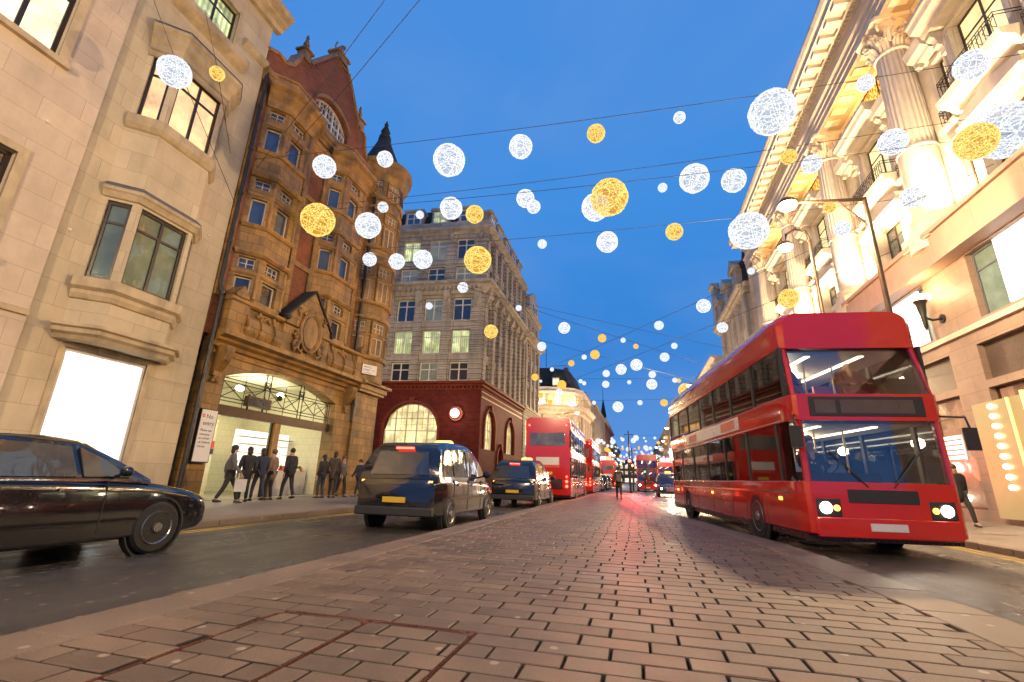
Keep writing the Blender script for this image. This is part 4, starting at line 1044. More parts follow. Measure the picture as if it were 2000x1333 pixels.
# unseen lamp added over the side street to brighten the grey block
fl = thing('added_side_lamp', 'added unseen lamp on a bracket over the side street behind the corner tower', 'wall lamp', (-18, 21, 8.5))
m = MB(); m.tube([(-18, 21.0, 8.5), (-18, 22.2, 9.0)], .05, 8); m.build('bracket', 'iron', fl)
m = MB(); m.ball((-18, 22.4, 9.0), (.2, .3, .12), 10, 8); m.build('bulb', 'lamp_warm', fl, smooth=True)
light('lamp_light', 'POINT', (-18, 22.6, 9.0), 3000, (1, .78, .5), fl, .2)
# next pedimented block of the same terrace (D)
D = thing('pedimented_building', 'narrow grey stone building with a pedimented dormer beyond the tall grey block', 'building', (-12, 52, 0))
DS = FR((-11.75, 49.15), (0, 1), (1, 0))
hD = [(a, a + 1.2, c, d) for a in (1.2, 3.4, 5.6) for c, d in ((9.2, 11.2), (11.9, 14.2), (14.9, 16.4), (17.9, 19.6))]
mb = MB(); mb.wall(DS, 0, 8, .12, 20.4, hD + [(1, 7, .8, 3.6), (1.0, 6.8, 4.6, 7.6)], 0, .4); mb.box(DS, 0, 8, -14, -.42, .1, 20.4); mb.add([DS.p(0, 0, .1), DS.p(0, -.5, .1), DS.p(0, -.5, 20.4), DS.p(0, 0, 20.4)], [(0, 1, 2, 3)]); mb.build('wall', 'grey_stone', D)
m = MB(); m.bar(DS, -.6, 8.1, [(-.05, 16.6), (.2, 16.65), (.3, 16.9), (.8, 17.1), (.85, 17.4), (-.05, 17.5)]); m.bar(DS, -.2, 8.1, CORN(.45, 20.2, 20.7))
for a in (.2, 2.55, 4.75, 7.0): m.box(DS, a, a + .7, -.05, .16, 8.8, 16.5)
m.bar(DS, -.2, 8.1, CORN(.35, 8.2, 8.8))
m.plate(DS, [(1.5, 20.7), (6.5, 20.7), (6.5, 22.3), (6.9, 22.3), (4.0, 23.8), (1.1, 22.3), (1.5, 22.3)], -1.5, .2)
m.build('trim', 'grey_stone_trim', D)
m = MB(); m.hexa([DS.p(0, -.6, 20.6), DS.p(8, -.6, 20.6), DS.p(8, -12, 20.6), DS.p(0, -12, 20.6), DS.p(0, -2.2, 23.4), DS.p(8, -2.2, 23.4), DS.p(8, -10, 23.4), DS.p(0, -10, 23.4)]); m.build('roof', 'slate', D)
for k, h in enumerate(hD): window(D, DS, *h, w=-.3, cols=2, rows=(h[3] - .5,), fm='white_paint', pm='glass_lattice' if k in (2, 6) else 'glass_office_dim' if k % 2 else 'glass_blue', bar=.09)
window(D, DS, 2.6, 5.4, 20.9, 22.2, w=.21, cols=3, fm='white_paint', pm='glass_blue', bar=.1)
window(D, DS, 1.0, 6.8, 4.6, 7.6, w=-.3, cols=3, rows=(6.8,), fm='gilded_trim', pm='glass_lattice', bar=.14)
window(D, DS, 1, 7, .8, 3.6, w=-.3, cols=3, fm='dark_frame', pm='glass_shop_white', bar=.1)

# ------------------------------------------------------------------ simple terrace blocks farther down the street
def block(name, label, fr, u0, u1, h, wallm, trimm, nwin, storeys, paneset, roof=None, depth_=14, shopm='glass_shop_white', cols=2, cw=.6, frame='white_paint', pil=False):
    b = thing(name, label, 'building', fr.p((u0 + u1) / 2, 0, 0))
    pitch = (u1 - u0) / nwin; sh = (h - 5.2) / storeys; hs = []
    for i in range(nwin):
        c = u0 + pitch * (i + .5)
        for j in range(storeys): z = 5.2 + sh * j; hs.append((c - pitch * cw / 2, c + pitch * cw / 2, z + sh * .2, z + sh * .82))
    sw = [(u0 + pitch * i + pitch * .08, u0 + pitch * (i + 1) - pitch * .08, .7, 3.6) for i in range(nwin)]
    mb = MB(); mb.wall(fr, u0, u1, .12, h, hs + sw, 0, .35); mb.box(fr, u0 + .01, u1 - .01, -depth_, -.36, .1, h - .01)
    for u in (u0, u1): mb.add([fr.p(u, 0, .1), fr.p(u, -.5, .1), fr.p(u, -.5, h), fr.p(u, 0, h)], [(0, 1, 2, 3)])
    mb.build('wall', wallm, b)
    m = MB(); m.bar(fr, u0 - .1, u1 + .1, CORN(.7, h - .5, h + .15)); m.bar(fr, u0 - .05, u1 + .05, CORN(.35, 4.4, 5.0))
    if pil:
        for i in range(nwin + 1): c = u0 + pitch * i; m.box(fr, max(u0 - .05, c - pitch * .13), min(u1 + .05, c + pitch * .13), -.02, .35, 5.0, h - .5)
    m.build('cornice', trimm, b)
    for k, q in enumerate(hs): window(b, fr, *q, w=-.3, cols=cols, rows=(q[3] - (q[3] - q[2]) * .3,), fm=frame, pm=paneset[(k * 7 + k // 3) % len(paneset)], bar=.1)
    for q in sw: window(b, fr, *q, w=-.3, cols=2, fm='dark_frame', pm=shopm, bar=.09, name='shop_window')
    m = MB(); m.box(fr, u0 + .1, u1 - .1, .02, .22, 3.7, 4.3); m.build('shop_fascia', 'dark_panel', b)
    if roof: m = MB(); m.hexa([fr.p(u0, -.4, h), fr.p(u1, -.4, h), fr.p(u1, -depth_, h), fr.p(u0, -depth_, h), fr.p(u0 + 1, -2.2, h + roof), fr.p(u1 - 1, -2.2, h + roof), fr.p(u1 - 1, -depth_ + 2, h + roof), fr.p(u0 + 1, -depth_ + 2, h + roof)]); m.build('roof', 'slate', b)
    return b
# quadrant building at the circus (E): bent facade, floodlit
E = thing('quadrant_building', 'floodlit stone corner building with a dark mansard roof at the far side of the crossing', 'building', (-14, 78, 0))
plan = [(-26, 75.5), (-17, 76.2), (-12.5, 77.2), (-10.0, 79.0), (-8.9, 81.5), (-8.6, 92)]
W0 = FR((0, 0), (1, 0), (0, -1)); epath = [(x, -y) for x, y in plan]
FE = [W0.facet(epath[i], epath[i + 1]) for i in range(5)]
mb = MB()
for f in FE:
    n = max(1, round(f.len / 2.6)); p_ = f.len / n
    if (f.w.x + .3 * -f.w.y) < 0: f.w = -f.w
    hs = [(p_ * (i + .25), p_ * (i + .75), c, d) for i in range(n) for c, d in ((5.6, 7.6), (8.4, 10.8), (13.75, 15.1))]
    mb.wall(f, 0, f.len, .12, 15.6, hs + [(p_ * (i + .1), p_ * (i + .9), .8, 3.8) for i in range(n)], 0, .35)
    for k, h in enumerate(hs): window(E, f, *h, w=-.3, cols=2, rows=(h[3] - .5,), fm='cream_paint', pm='glass_lit' if k % 3 == 2 else 'glass_store' if k % 2 else 'glass_office_dim', bar=.1)
    for i in range(n): window(E, f, p_ * (i + .1), p_ * (i + .9), .8, 3.8, w=-.3, cols=2, fm='dark_frame', pm='glass_shop_white', bar=.1, name='shop_window')
mb.build('wall', 'store_stone', E)
tm = MB()
for prof in ([(-.05, 11.7), (.2, 11.75), (.3, 12.1), (.8, 12.5), (.9, 12.7), (1.2, 12.85), (1.25, 13.2), (-.05, 13.35)], [(-.05, 15.3), (.4, 15.4), (.45, 15.7), (-.05, 15.75)], [(-.05, 4.3), (.3, 4.4), (.3, 5.0), (-.05, 5.1)], [(.1, 15.75), (.3, 15.75), (.3, 16.4), (.1, 16.4)]):
    tm.band(W0, epath, prof)
for f in FE:
    n = max(1, round(f.len / 2.6)); p_ = f.len / n
    for i in range(n + 1): tm.box(f, p_ * i - .25, p_ * i + .25, -.02, .35, 5.1, 11.6); tm.box(f, p_ * i - .2, p_ * i + .2, -.02, .25, 13.35, 15.3)
    u = .1
    while u < f.len - .2: tm.box(f, u, u + .2, .1, .85, 12.2, 12.48); u += .5
tm.build('cornice', 'store_trim', E)
mr = MB(); inn = [(x, y) for x, y in epath] + [(-26, -92)]
c0 = Vector((-19, 0)); 
low = [W0.p(u, 0, 15.7) for u, w in inn]; low = [W0.p(u, w, 15.7) for u, w in inn]; ctr = Vector((-20, 88, 15.7))
up = [ctr + (p - ctr) * .80 + Vector((0, 0, 4.6)) for p in low]; low = [ctr + (p - ctr) * .96 for p in low]
mr.loft([low, up]); mr.build('mansard_roof', 'slate', E)
for i, (x, y) in enumerate(((-16.2, 76.7), (-12.9, 77.6))):
    f = FR((x, y), (1, .18), (.18, -1)); m = MB(); m.box(f, -.8, .8, -2.5, .1, 16.4, 18.3); m.plate(f, [(-.95, 18.3), (.95, 18.3), (0, 18.9)], -2.5, .2); m.build('dormer', 'slate', E)
    window(E, f, -.6, .6, 16.7, 18.1, w=.11, cols=2, fm='white_paint', pm='glass_lit_white', bar=.1)
m = MB()
for x in (-18.5, -15.5, -12.3): m.wbox(x, x + .8, 83, 85, 20.2, 21.2)
m.tube([(-15.8, 84, 20), (-15.8, 84, 26)], .06); m.tube([(-13.5, 81.5, 20.3), (-13.5, 81.5, 21.2), (-11.5, 81.5, 21.2), (-11.5, 81.5, 20.3)], .05); build_each(m, 'roof_plant', 'lead', E)
for x, y in ((-15.5, 76.3), (-12.3, 77.0), (-9.8, 78.8)):
    m = MB(); m.wbox(x - .2, x + .2, y - .5, y - .2, 13.4, 13.55); m.build('floodlight', 'lamp_warm', E)
    light('floodlight_beam', 'POINT', (x + .1, y - 1.0, 13.9), 300, (1, .72, .36), E, .2)
light('floodlight_beam', 'POINT', (-12, 73.5, 8), 1500, (1, .76, .42), E, .5)
block('glass_fronted_building', 'modern building with green tinted glass bays beyond the floodlit corner', LFT(-10.6), 99, 122, 19.3, 'grey_stone_trim', 'lead', 7, 5, ['glass_green', 'glass_green', 'glass_office_dim'], cw=.85, frame='lead')
block('pilastered_building', 'stone building with tall close set pilasters beyond the glass fronted one', LFT(-10.6), 123, 168, 21.5, 'grey_stone', 'grey_stone_trim', 12, 5, ['glass_dark', 'glass_blue', 'glass_office_dim'], pil=True, cw=.5)
t = block('turreted_building', 'dark distant building with a thin spire on the left side of the street', LFT(-10.6), 170, 235, 23, 'red_brick', 'grey_stone_trim', 14, 5, ['glass_dark', 'glass_blue', 'glass_office_dim'], roof=4)
m = MB(); m.lathe((-13, 205, 0), [(1.2, 24), (1.2, 29), (.1, 36), (.05, 44)], 8); m.build('spire', 'slate', t)
block('dark_terrace', 'farthest dark terrace at the left end of the street', LFT(-10.6), 236, 330, 20, 'grey_stone', 'grey_stone_trim', 14, 4, ['glass_dark', 'glass_office_dim', 'glass_lit'], roof=4)
# ================================================================== RIGHT: department store with giant columns (G)
GX = 12.3; GW = FR((GX, 0), (0, 1), (-1, 0))
G = thing('department_store', 'floodlit department store with giant fluted corinthian columns on the right', 'building', (12, 22, 0))
COLS = [4.8 + 7.3 * k for k in range(6)]; CEN = [c + 3.65 for c in COLS[:-1]]
LO = FR((11.5, 0), (0, 1), (-1, 0))
up = []; wins = []
for c in CEN:
    wins += [('c', (c - 1.1, c + 1.1, 15.2, 17.9)), ('s', (c - 2.35, c - 1.75, 14.6, 17.45)), ('s', (c + 1.75, c + 2.35, 14.6, 17.45)), ('l', (c - 1.1, c + 1.1, 11.5, 13.2)), ('t', (c - 2.35, c - 1.75, 11.5, 12.9)), ('t', (c + 1.75, c + 2.35, 11.5, 12.9)), ('g', (c - 2.7, c + 2.7, 19.35, 20.85))]
mb = MB(); mb.wall(GW, 1.2, 44.6, 10.2, 21.0, [h for _, h in wins], 0, .3); mb.wbox(GX + .4, 30, 1.2, 44.5, .1, 24)
mb.add([GW.p(44.6, -1, .1), GW.p(44.6, 1.1, .1), GW.p(44.6, 1.1, 24), GW.p(44.6, -1, 24)], [(0, 1, 2, 3)])
for a in (1.2, 42.4): mb.box(GW, a, a + 2.2, -.1, .75, 10.4, 20.9)
mb.build('wall', 'store_stone', G)
for k, h in wins:
    f = {'c': dict(cols=2, rows=(17.1,), pm='glass_store'), 's': dict(cols=1, rows=(16.6, 15.5), pm='glass_store'), 'l': dict(cols=3, rows=(12.6,), pm='glass_office_dim'), 't': dict(cols=1, rows=(12.3,), pm='glass_office_dim')}.get(k)
    if f: window(G, GW, *h, w=-.24, fm='bronze', bar=.07, **f)
    else:
        fo = window(G, GW, *h, w=-.26, cols=3, rows=(), fm='bronze', pm='glass_lattice', bar=.07, name='lattice_window')
        m = MB(); n_ = 14
        for i in range(n_):
            u0_, u1_ = h[0] + (h[1] - h[0]) * i / n_, h[0] + (h[1] - h[0]) * (i + 1) / n_; uc = (u0_ + u1_) / 2
            for zz in (19.4, 19.76, 20.12, 20.48):
                m.tube([GW.p(u0_, -.17, zz), GW.p(u0_ + (uc - u0_) * .5, -.17, zz + .26), GW.p(uc, -.17, zz + .36)], .016, 4); m.tube([GW.p(u1_, -.17, zz), GW.p(u1_ - (uc - u0_) * .5, -.17, zz + .26), GW.p(uc, -.17, zz + .36)], .016, 4)
            m.tube([GW.p(uc, -.17, 19.35), GW.p(uc, -.17, 20.85)], .012, 4)
        m.build('lattice', 'bronze', fo)
tm = MB(); cs = MB()
for c in CEN:
    # centre aedicule
    for s in (-1, 1):
        a = c + s * 1.28; tm.box(GW, a - .16, a + .16, -.02, .16, 14.9, 18.0); tm.box(GW, a - .1, a + .1, .16, .2, 15.2, 17.7)
        for z_, w_, r_ in ((17.95, .42, .15), (17.55, .28, .11)): cs.lathe(GW.p(c + s * 1.5, w_, z_), [(.001, -.14), (r_, -.14), (r_, .14), (.001, .14)], 12, axis='Y')
        cs.loft([[GW.p(c + s * 1.5 - .12, -.02, z), GW.p(c + s * 1.5 + .12, -.02, z), GW.p(c + s * 1.5 + .12, w, z), GW.p(c + s * 1.5 - .12, w, z)] for w, z in ((.55, 18.1), (.5, 17.9), (.3, 17.6), (.2, 17.3), (.22, 17.1))])
    tm.box(GW, c - 1.12, c + 1.12, -.02, .16, 17.92, 18.1)
    P5 = [(c - 1.75, 0), (c - 1.75, .12), (c + 1.75, .12), (c + 1.75, 0)]
    tm.bar(GW, c - 1.72, c + 1.72, [(0, 18.1), (.6, 18.12), (.66, 18.3), (.95, 18.42), (1.0, 18.62), (1.08, 18.7), (1.08, 18.85), (0, 18.95)])
    for s in (-1, 1):   # lower side cornices
        a, b = sorted((c + s * 1.73, c + s * 2.75)); tm.bar(GW, a, b, [(0, 17.75), (.42, 17.78), (.46, 17.9), (.68, 18.0), (.72, 18.2), (.76, 18.36), (0, 18.42)])
        x0, x1 = c + s * 2.05 - .42, c + s * 2.05 + .42; tm.box(GW, x0, x0 + .11, -.02, .12, 14.4, 17.6); tm.box(GW, x1 - .11, x1, -.02, .12, 14.4, 17.6); tm.box(GW, x0, x1, -.02, .125, 17.46, 17.62)
        cs.lathe(GW.p(c + s * 2.6, .34, 17.65), [(.001, -.1), (.12, -.1), (.12, .1), (.001, .1)], 10, axis='Y')
        tm.box(GW, x0 - .05, x1 + .05, -.02, .4, 14.2, 14.38); tm.bar(GW, x0 - .08, x1 + .08, [(0, 13.3), (.2, 13.3), (.34, 13.5), (.36, 13.65), (0, 13.7)])
        tm.box(GW, x0, x0 + .12, -.02, .14, 11.2, 13.2); tm.box(GW, x1 - .12, x1, -.02, .14, 11.2, 13.2)
    # balcony slab and lower window case
    tm.bar(GW, c - 1.6, c + 1.6, [(0, 14.3), (.35, 14.35), (.5, 14.55), (.8, 14.65), (.86, 14.9), (0, 14.95)])
    tm.plate(GW, [(c - 1.45, 13.6), (c + 1.45, 13.6), (c + 1.45, 14.0), (c, 14.3), (c - 1.45, 14.0)], -.02, .45)
    tm.bar(GW, c - 1.5, c + 1.5, [(0, 13.4), (.5, 13.42), (.56, 13.6), (0, 13.64)])
    for s in (-1, 1): a = c + s * 1.28; tm.box(GW, a - .17, a + .17, -.02, .32, 10.5, 13.4)
    tm.box(GW, c - 1.12, c + 1.12, -.02, .2, 11.2, 11.45)
    for k in range(13): tm.box(GW, c - 2.6 + .4 * k, c - 2.4 + .4 * k, -.02, .1, 19.0, 19.25)
build_each(tm, 'window_case', 'store_trim', G); build_each(cs, 'console', 'store_trim', G, smooth=True)
for c in CEN:
    for a, b, z, w in ((c - 1.45, c + 1.45, 14.95, .74), (c - 2.4, c - 1.7, 14.4, .3), (c + 1.7, c + 2.4, 14.4, .3)):
        m = MB(); n_ = int((b - a) / .16)
        for i in range(n_ + 1): u = a + (b - a) * i / n_; m.tube([GW.p(u, w, z), GW.p(u, w, z + .72)], .013, 4)
        for zz in (z + .08, z + .60, z + .72): m.tube([GW.p(a, 0, zz), GW.p(a, w, zz), GW.p(b, w, zz), GW.p(b, 0, zz)], .02, 4)
        for i in range(0, n_, 2): u = a + (b - a) * i / n_; m.tube([GW.p(u, w, z + .1), GW.p(u + .16, w + .05, z + .34), GW.p(u, w, z + .58)], .012, 4)
        m.build('balcony_railing', 'iron', G)
# columns
def column_meshes(y):
    cx = GX - .55; r0, r1 = .66, .57
    m = MB()
    m.lathe((cx, y, 0), [(.95, 9.9), (.95, 10.5)], 4 * 8)
    m.wbox(cx - .85, cx + .85, y - .85, y + .85, 10.2, 10.7)
    m.lathe((cx, y, 0), [(.84, 10.7), (.86, 10.8), (.84, 10.92), (.74, 10.98), (.73, 11.06), (.79, 11.14), (.78, 11.24), (r0, 11.32), (r0, 14.28), (r0 + .03, 14.3), (r0 + .03, 14.38), (r0 - .01, 14.42)], 36)
    m.build('shaft_base', 'store_trim', G, smooth=True)
    rings = []; nf = 24
    for z, r in ((14.42, r0 - .005), (16.5, r0 - .02), (18.6, r1 + .02), (19.28, r1)):
        ring = []
        for k in range(nf):
            for t, d in ((0, 0), (.16, 0), (.3, .03), (.58, .045), (.86, .03)):
                a = 2 * pi * (k + t) / nf; ring.append(Vector((cx + (r - d) * cos(a), y + (r - d) * sin(a), z)))
        rings.append(ring)
    m = MB(); m.loft(rings); m.build('fluted_shaft', 'store_trim', G, smooth=25)
    m = MB()
    m.lathe((cx, y, 0), [(r1, 19.26), (r1 + .08, 19.3), (r1 + .08, 19.38), (r1 - .02, 19.42), (r1 - .04, 20.1), (r1 + .1, 20.55), (r1 + .22, 20.72)], 28)
    for tier, (z, h, n_, off) in enumerate(((19.42, .55, 8, 0), (19.72, .72, 8, .5))):
        for k in range(n_):
            a = 2 * pi * (k + off) / n_; d = Vector((cos(a), sin(a), 0)); t = Vector((-sin(a), cos(a), 0)); base = Vector((cx, y, z))
            rr = r1 - .02
            for s, wd, hh in ((0, .15, 1), (-1, .10, .82), (1, .10, .82)):
                o = t * (s * .13)
                m.tube([base + o + d * rr, base + o * 1.05 + d * (rr + .07) + Vector((0, 0, h * .5 * hh)), base + o * 1.1 + d * (rr + .17) + Vector((0, 0, h * .85 * hh)), base + o * 1.1 + d * (rr + .30) + Vector((0, 0, h * .92 * hh)), base + o * 1.1 + d * (rr + .32) + Vector((0, 0, h * .72 * hh))], [.09 * wd / .12, .10 * wd / .12, .09 * wd / .12, .07, .03], 6)
    for k in range(4):
        a = pi / 4 + k * pi / 2; d = Vector((cos(a), sin(a), 0)); t = Vector((-sin(a), cos(a), 0)); b = Vector((cx, y, 20.5)) + d * (r1 + .28)
        sp = []
        for i in range(14):
            an = -pi * .8 + i * .55; q = .19 * (1 - i / 16); sp.append(b + d * (q * cos(an)) + Vector((0, 0, q * sin(an) + .06)))
        m.tube(sp, .055, 5)
    for k in range(4):
        a = k * pi / 2; m.ball((cx + (r1 + .25) * cos(a), y + (r1 + .25) * sin(a), 20.72), .12, 6, 5)
    pts = []
    for k in range(4):
        a = pi / 4 + k * pi / 2
        for o, rr in ((-.1, 1.14), (.1, 1.14), (.45, .92), (.785, .86), (1.12, .92)): pts.append((cx + rr * cos(a + o), y + rr * sin(a + o)))
    m.loft([[Vector((*p, 20.72)) for p in pts], [Vector((*p, 20.9)) for p in pts]])
    m.build('capital', 'store_trim', G, smooth=50)
for y_ in COLS: column_meshes(y_)
m = MB()
m.bar(GW, 1.0, 44.7, [(-.1, 20.9), (1.15, 20.9), (1.15, 21.25), (1.2, 21.27), (1.2, 21.6), (1.25, 21.62), (1.25, 21.9), (1.36, 22.0), (1.36, 22.1), (1.12, 22.12), (1.12, 23.0), (-.1, 23.0)])
m.build('entablature', 'store_stone', G)
m = MB()
m.bar(GW, .8, 44.9, [(-.1, 23.0), (1.2, 23.0), (1.25, 23.12), (1.45, 23.2), (1.45, 23.42), (2.2, 23.48), (2.2, 23.8), (2.32, 23.9), (2.42, 24.15), (2.42, 24.3), (-.1, 24.55)])
u = 1.2
while u < 44.4: m.box(GW, u, u + .42, 1.42, 2.12, 23.22, 23.49); u += .92
u = 1.1
while u < 44.5: m.box(GW, u, u + .12, 1.2, 1.38, 23.02, 23.16); u += .24
u = 1.5
while u < 44.4: m.box(GW, u, u + .45, .3, 1.0, 20.84, 20.9); u += .9     # soffit coffers
m.build('cornice', 'store_trim', G)
# fascia, first floor glazing, shops
m = MB(); m.box(GW, .9, 44.8, -.1, 1.3, 9.25, 10.25); m.box(GW, .85, 44.85, -.1, 1.42, 10.25, 10.42); m.box(GW, .85, 44.85, -.1, 1.38, 9.1, 9.25); m.build('fascia', 'fascia_red_lit', G)
ff = [(c - 2.35, c + 2.35, 6.75, 9.05) for c in CEN]; gfh = [(c - 2.9, c + 2.9, .5, 4.45) for c in CEN]; dk = [(c - 2.9, c + 2.9, 4.7, 5.95) for c in CEN]
m = MB(); m.wall(LO, .9, 44.6, .12, 9.3, ff + gfh + dk, 0, .3); m.build('lower_wall', 'store_stone_dimmed', G)
m = MB(); m.bar(LO, .9, 44.6, [(-.02, 6.4), (.12, 6.42), (.14, 6.6), (-.02, 6.64)]); m.build('string_course', 'store_trim', G)
for c, h in zip(CEN, ff):
    window(G, LO, *h, w=-.26, cols=4, rows=(8.4,), fm='lead', pm='glass_green', bar=.07)
    m = MB(); m.box(LO, c - 2.3, c + 2.3, -1.9, -.3, 9.0, 9.04); m.build('soffit', 'white_paint', G)
for c, h in zip(CEN, dk):
    m = MB(); m.box(LO, h[0], h[1], -.26, -.2, h[2], h[3]); m.build('dark_fascia_panel', 'dark_panel', G)
for k, (c, h) in enumerate(zip(CEN, gfh)): window(G, LO, *h, w=-.26, cols=3, rows=(3.75,), fm='bronze', pm='glass_shop', bar=.08, name='shop_window')
for i, (a, b, z0, z1) in enumerate(((15.25, 16.95, 6.85, 9.03), (21.35, 23.55, 6.85, 9.03), (23.85, 24.4, 6.85, 9.03), (29.4, 29.9, 7.9, 8.7))):
    lab = ['big blank white lit screen in the first floor window at the right edge', 'big blank white lit screen in the first floor window behind the lamp post', 'narrow blank white lit screen beside the bigger one', 'small dim white lit screen farthest along the store front'][i]
    s = thing('display_screen', lab, 'screen', LO.p((a + b) / 2, -.1, z0)); m = MB(); m.box(LO, a, b, -.2, -.12, z0, z1); m.build('screen', 'screen_white', s)
    m = MB(); m.box(LO, a - .04, b + .04, -.24, -.2, z0 - .04, min(z1 + .04, 9.04)); m.build('casing', 'lead', s)
# shop interiors: glowing displays seen through the ground floor glass
for i, (a, b, z0, z1, mm, lab) in enumerate(((20.9, 22.0, 2.2, 3.1, 'shop_white', 'bright white shelf display in the ground floor shop window left of the bulb panel'), (22.6, 23.1, 2.1, 3.0, 'shop_white', 'narrow bright display beside the white shelf display in the shop window'), (24.0, 24.6, 1.6, 2.7, 'panel_yellow', 'dim yellow display in the shop window'), (25.2, 25.35, 1.2, 2.9, 'blue_glow', 'thin blue lit strip in the shop window'))):
    s = thing('window_display', lab, 'display', LO.p((a + b) / 2, -.2, z0)); m = MB(); n_ = 5
    m.box(LO, a, b, -.2, -.15, z0, z1); m.build('light_box', mm, s)
    m = MB()
    for k in range(n_): m.box(LO, a, b, -.15, -.08, z0 + (z1 - z0) * k / n_, z0 + (z1 - z0) * k / n_ + .03)
    m.build('shelf', 'bronze', s)
bp_ = thing('bulb_panel', 'tall pale yellow panel with a vertical row of round bulbs by the store door', 'panel', LO.p(18.4, .3, .12))
m = MB(); m.box(LO, 17.0, 19.3, .1, .22, .3, 3.95); m.build('panel', 'panel_yellow', bp_)
m = MB(); m.box(LO, 16.9, 17.0, .08, .3, .3, 4.05); m.box(LO, 17.6, 17.66, .22, .27, .3, 3.95); m.build('glowing_gilt_edge', 'amber_sign', bp_)  # edge strips made to glow by an emissive colour
for k in range(9): m = MB(); m.ball(LO.p(18.35, .27, 1.25 + .315 * k), .085, 10, 8); m.build('bulb', 'bulb', bp_, smooth=True)
for k, y_ in enumerate((12.1, 19.95, 27.25, 34.4)):
    lab = ['wall lantern on the store pier nearest the camera', 'wall lantern on the store pier beside the big lit screen', 'wall lantern on the store pier between the screens and the far end', 'farthest wall lantern on the store front'][k]
    s = thing('wall_lantern', lab, 'wall lamp', LO.p(y_, 0, 7.6), group='wall lanterns on the store piers')
    m = MB(); m.lathe(LO.p(y_, .0, 7.35), [(.001, -.06), (.17, -.05), (.17, .0), (.001, .02)], 14, axis='X'); m.tube([LO.p(y_, 0, 7.35), LO.p(y_, .35, 7.3), LO.p(y_, .6, 7.45)], .045, 8)
    c = LO.p(y_, .6, 7.1); m.lathe((c.x, c.y, 7.0), [(.01, -.1), (.07, .05), (.09, .5), (.13, .7), (.16, .95), (.26, 1.1)], 14); m.build('bracket', 'iron', s, smooth=True)
    m = MB(); m.lathe((c.x, c.y, 8.1), [(.27, 0), (.36, .05), (.36, .17), (.2, .22), (.01, .23)], 18); m.build('bowl', 'lamp_warm', s, smooth=True)
    light('lantern_light', 'POINT', (c.x, c.y, 8.5), 45, (1, .72, .38), s, .15)
# floodlights on the fascia, at the foot of the columns
for k, y_ in enumerate([c for c in CEN]):
    for s_ in (-2.1, 2.1):
        m = MB(); p = GW.p(y_ + s_, 1.0, 10.42); m.wbox(p.x - .12, p.x + .12, p.y - .2, p.y + .2, 10.44, 10.56); m.build('floodlight', 'lamp_warm', G)
        light('flood_beam', 'SPOT', (p.x, p.y, 10.75), 4600, (1, .74, .42), G, .12, target=GW.p(y_ + s_ * .8, .1, 18), angle=120)
    p = GW.p(y_, .8, 19.1); m = MB(); m.box(GW, y_ - .5, y_ + .5, .5, .65, 18.97, 19.05); m.build('uplight', 'lamp_warm', G)
    light('uplight_beam', 'AREA', GW.p(y_, .62, 19.15), 200, (1, .50, .14), G, .8, target=GW.p(y_, .4, 22))
# ------------------------------------------------------------------ ornate dark corner beyond the store (H)
H = thing('domed_corner_building', 'ornate dark building with a stone corner turret beyond the columned store', 'building', (11.5, 53, 0))
HF = FR((11.3, 0), (0, 1), (-1, 0)); HN = FR((11.3, 46.2), (1, 0), (0, -1))
hs = [(a, a + 1.6, c, d) for a in (47.5, 50.5, 53.5, 56.5) for c, d in ((9.5, 12), (13, 15.2), (16.2, 18))]
mb = MB(); mb.wall(HF, 46.2, 60.5, .12, 20, hs, 0, .35); mb.wall(HN, 0, 12, .12, 20, [], 0, .3); mb.wbox(11.7, 28, 46.5, 60.4, .1, 20); mb.build('wall', 'store_stone', H)
for k, h in enumerate(hs): window(H, HF, *h, w=-.3, cols=2, rows=(h[3] - .6,), fm='cream_paint', pm='glass_lit' if k % 4 == 0 else 'glass_dark', bar=.1)
m = MB()
for z, d in ((19.2, 1.0), (12.3, .5), (8.2, .6)): m.bar(HF, 45.9, 60.8, CORN(d, z, z + .9)); m.bar(HN, -.5, 12, CORN(d, z, z + .9))
for a in (46.2, 49.3, 52.3, 55.3, 58.4): m.box(HF, a, a + 1.0, -.02, .35, 12.9, 19.2)
for a in (47.6, 52.4, 57.2):
    m.box(HF, a, a + 2.0, -2, .5, 20.1, 22.6); m.plate(HF, [(a - .3, 22.6), (a + 2.3, 22.6), (a + 2.3, 22.9), (a + 1, 23.9), (a - .3, 22.9)], -2, .8)
m.box(HF, 59.2, 60.9, -2, .7, 20, 25.2); m.bar(HF, 59.0, 61.1, CORN(1.0, 25.0, 25.9))
m.build('stone_trim', 'grey_stone_trim', H)
m = MB(); m.hexa([(11.9, 46.6, 20), (26, 46.6, 20), (26, 60, 20), (11.9, 60, 20), (14.5, 48.5, 25.8), (24, 48.5, 25.8), (24, 59, 25.8), (14.5, 59, 25.8)]); m.build('mansard_roof', 'slate', H)
m = MB(); m.lathe((12.6, 47.6, 0), [(1.25, 20), (1.2, 22.5), (1.5, 22.7), (1.5, 23.0), (1.1, 23.3), (.95, 24.4), (.5, 25.2), (.25, 25.4), (.25, 26.0), (.05, 26.3)], 16); m.build('turret', 'slate', H, smooth=True)
light('facade_glow', 'POINT', (9.0, 50, 9), 900, (1, .62, .3), H, .5)
HL = [(8.5, 72, 6), (8.5, 88, 6), (8.5, 110, 6), (-8, 108, 6), (-8, 135, 6), (8, 160, 6), (-8, 180, 6)]
block('lit_terrace', 'warmly lit stone terrace beyond the domed corner', RGT(11.3), 66, 96, 18, 'store_stone', 'store_trim', 9, 4, ['glass_lit', 'glass_store', 'glass_dark'], pil=True)
block('brick_terrace', 'red brick terrace halfway along the right side of the street', RGT(11.3), 97, 140, 20, 'red_brick', 'store_trim', 12, 4, ['glass_lit', 'glass_dark', 'glass_office_dim'], roof=3)
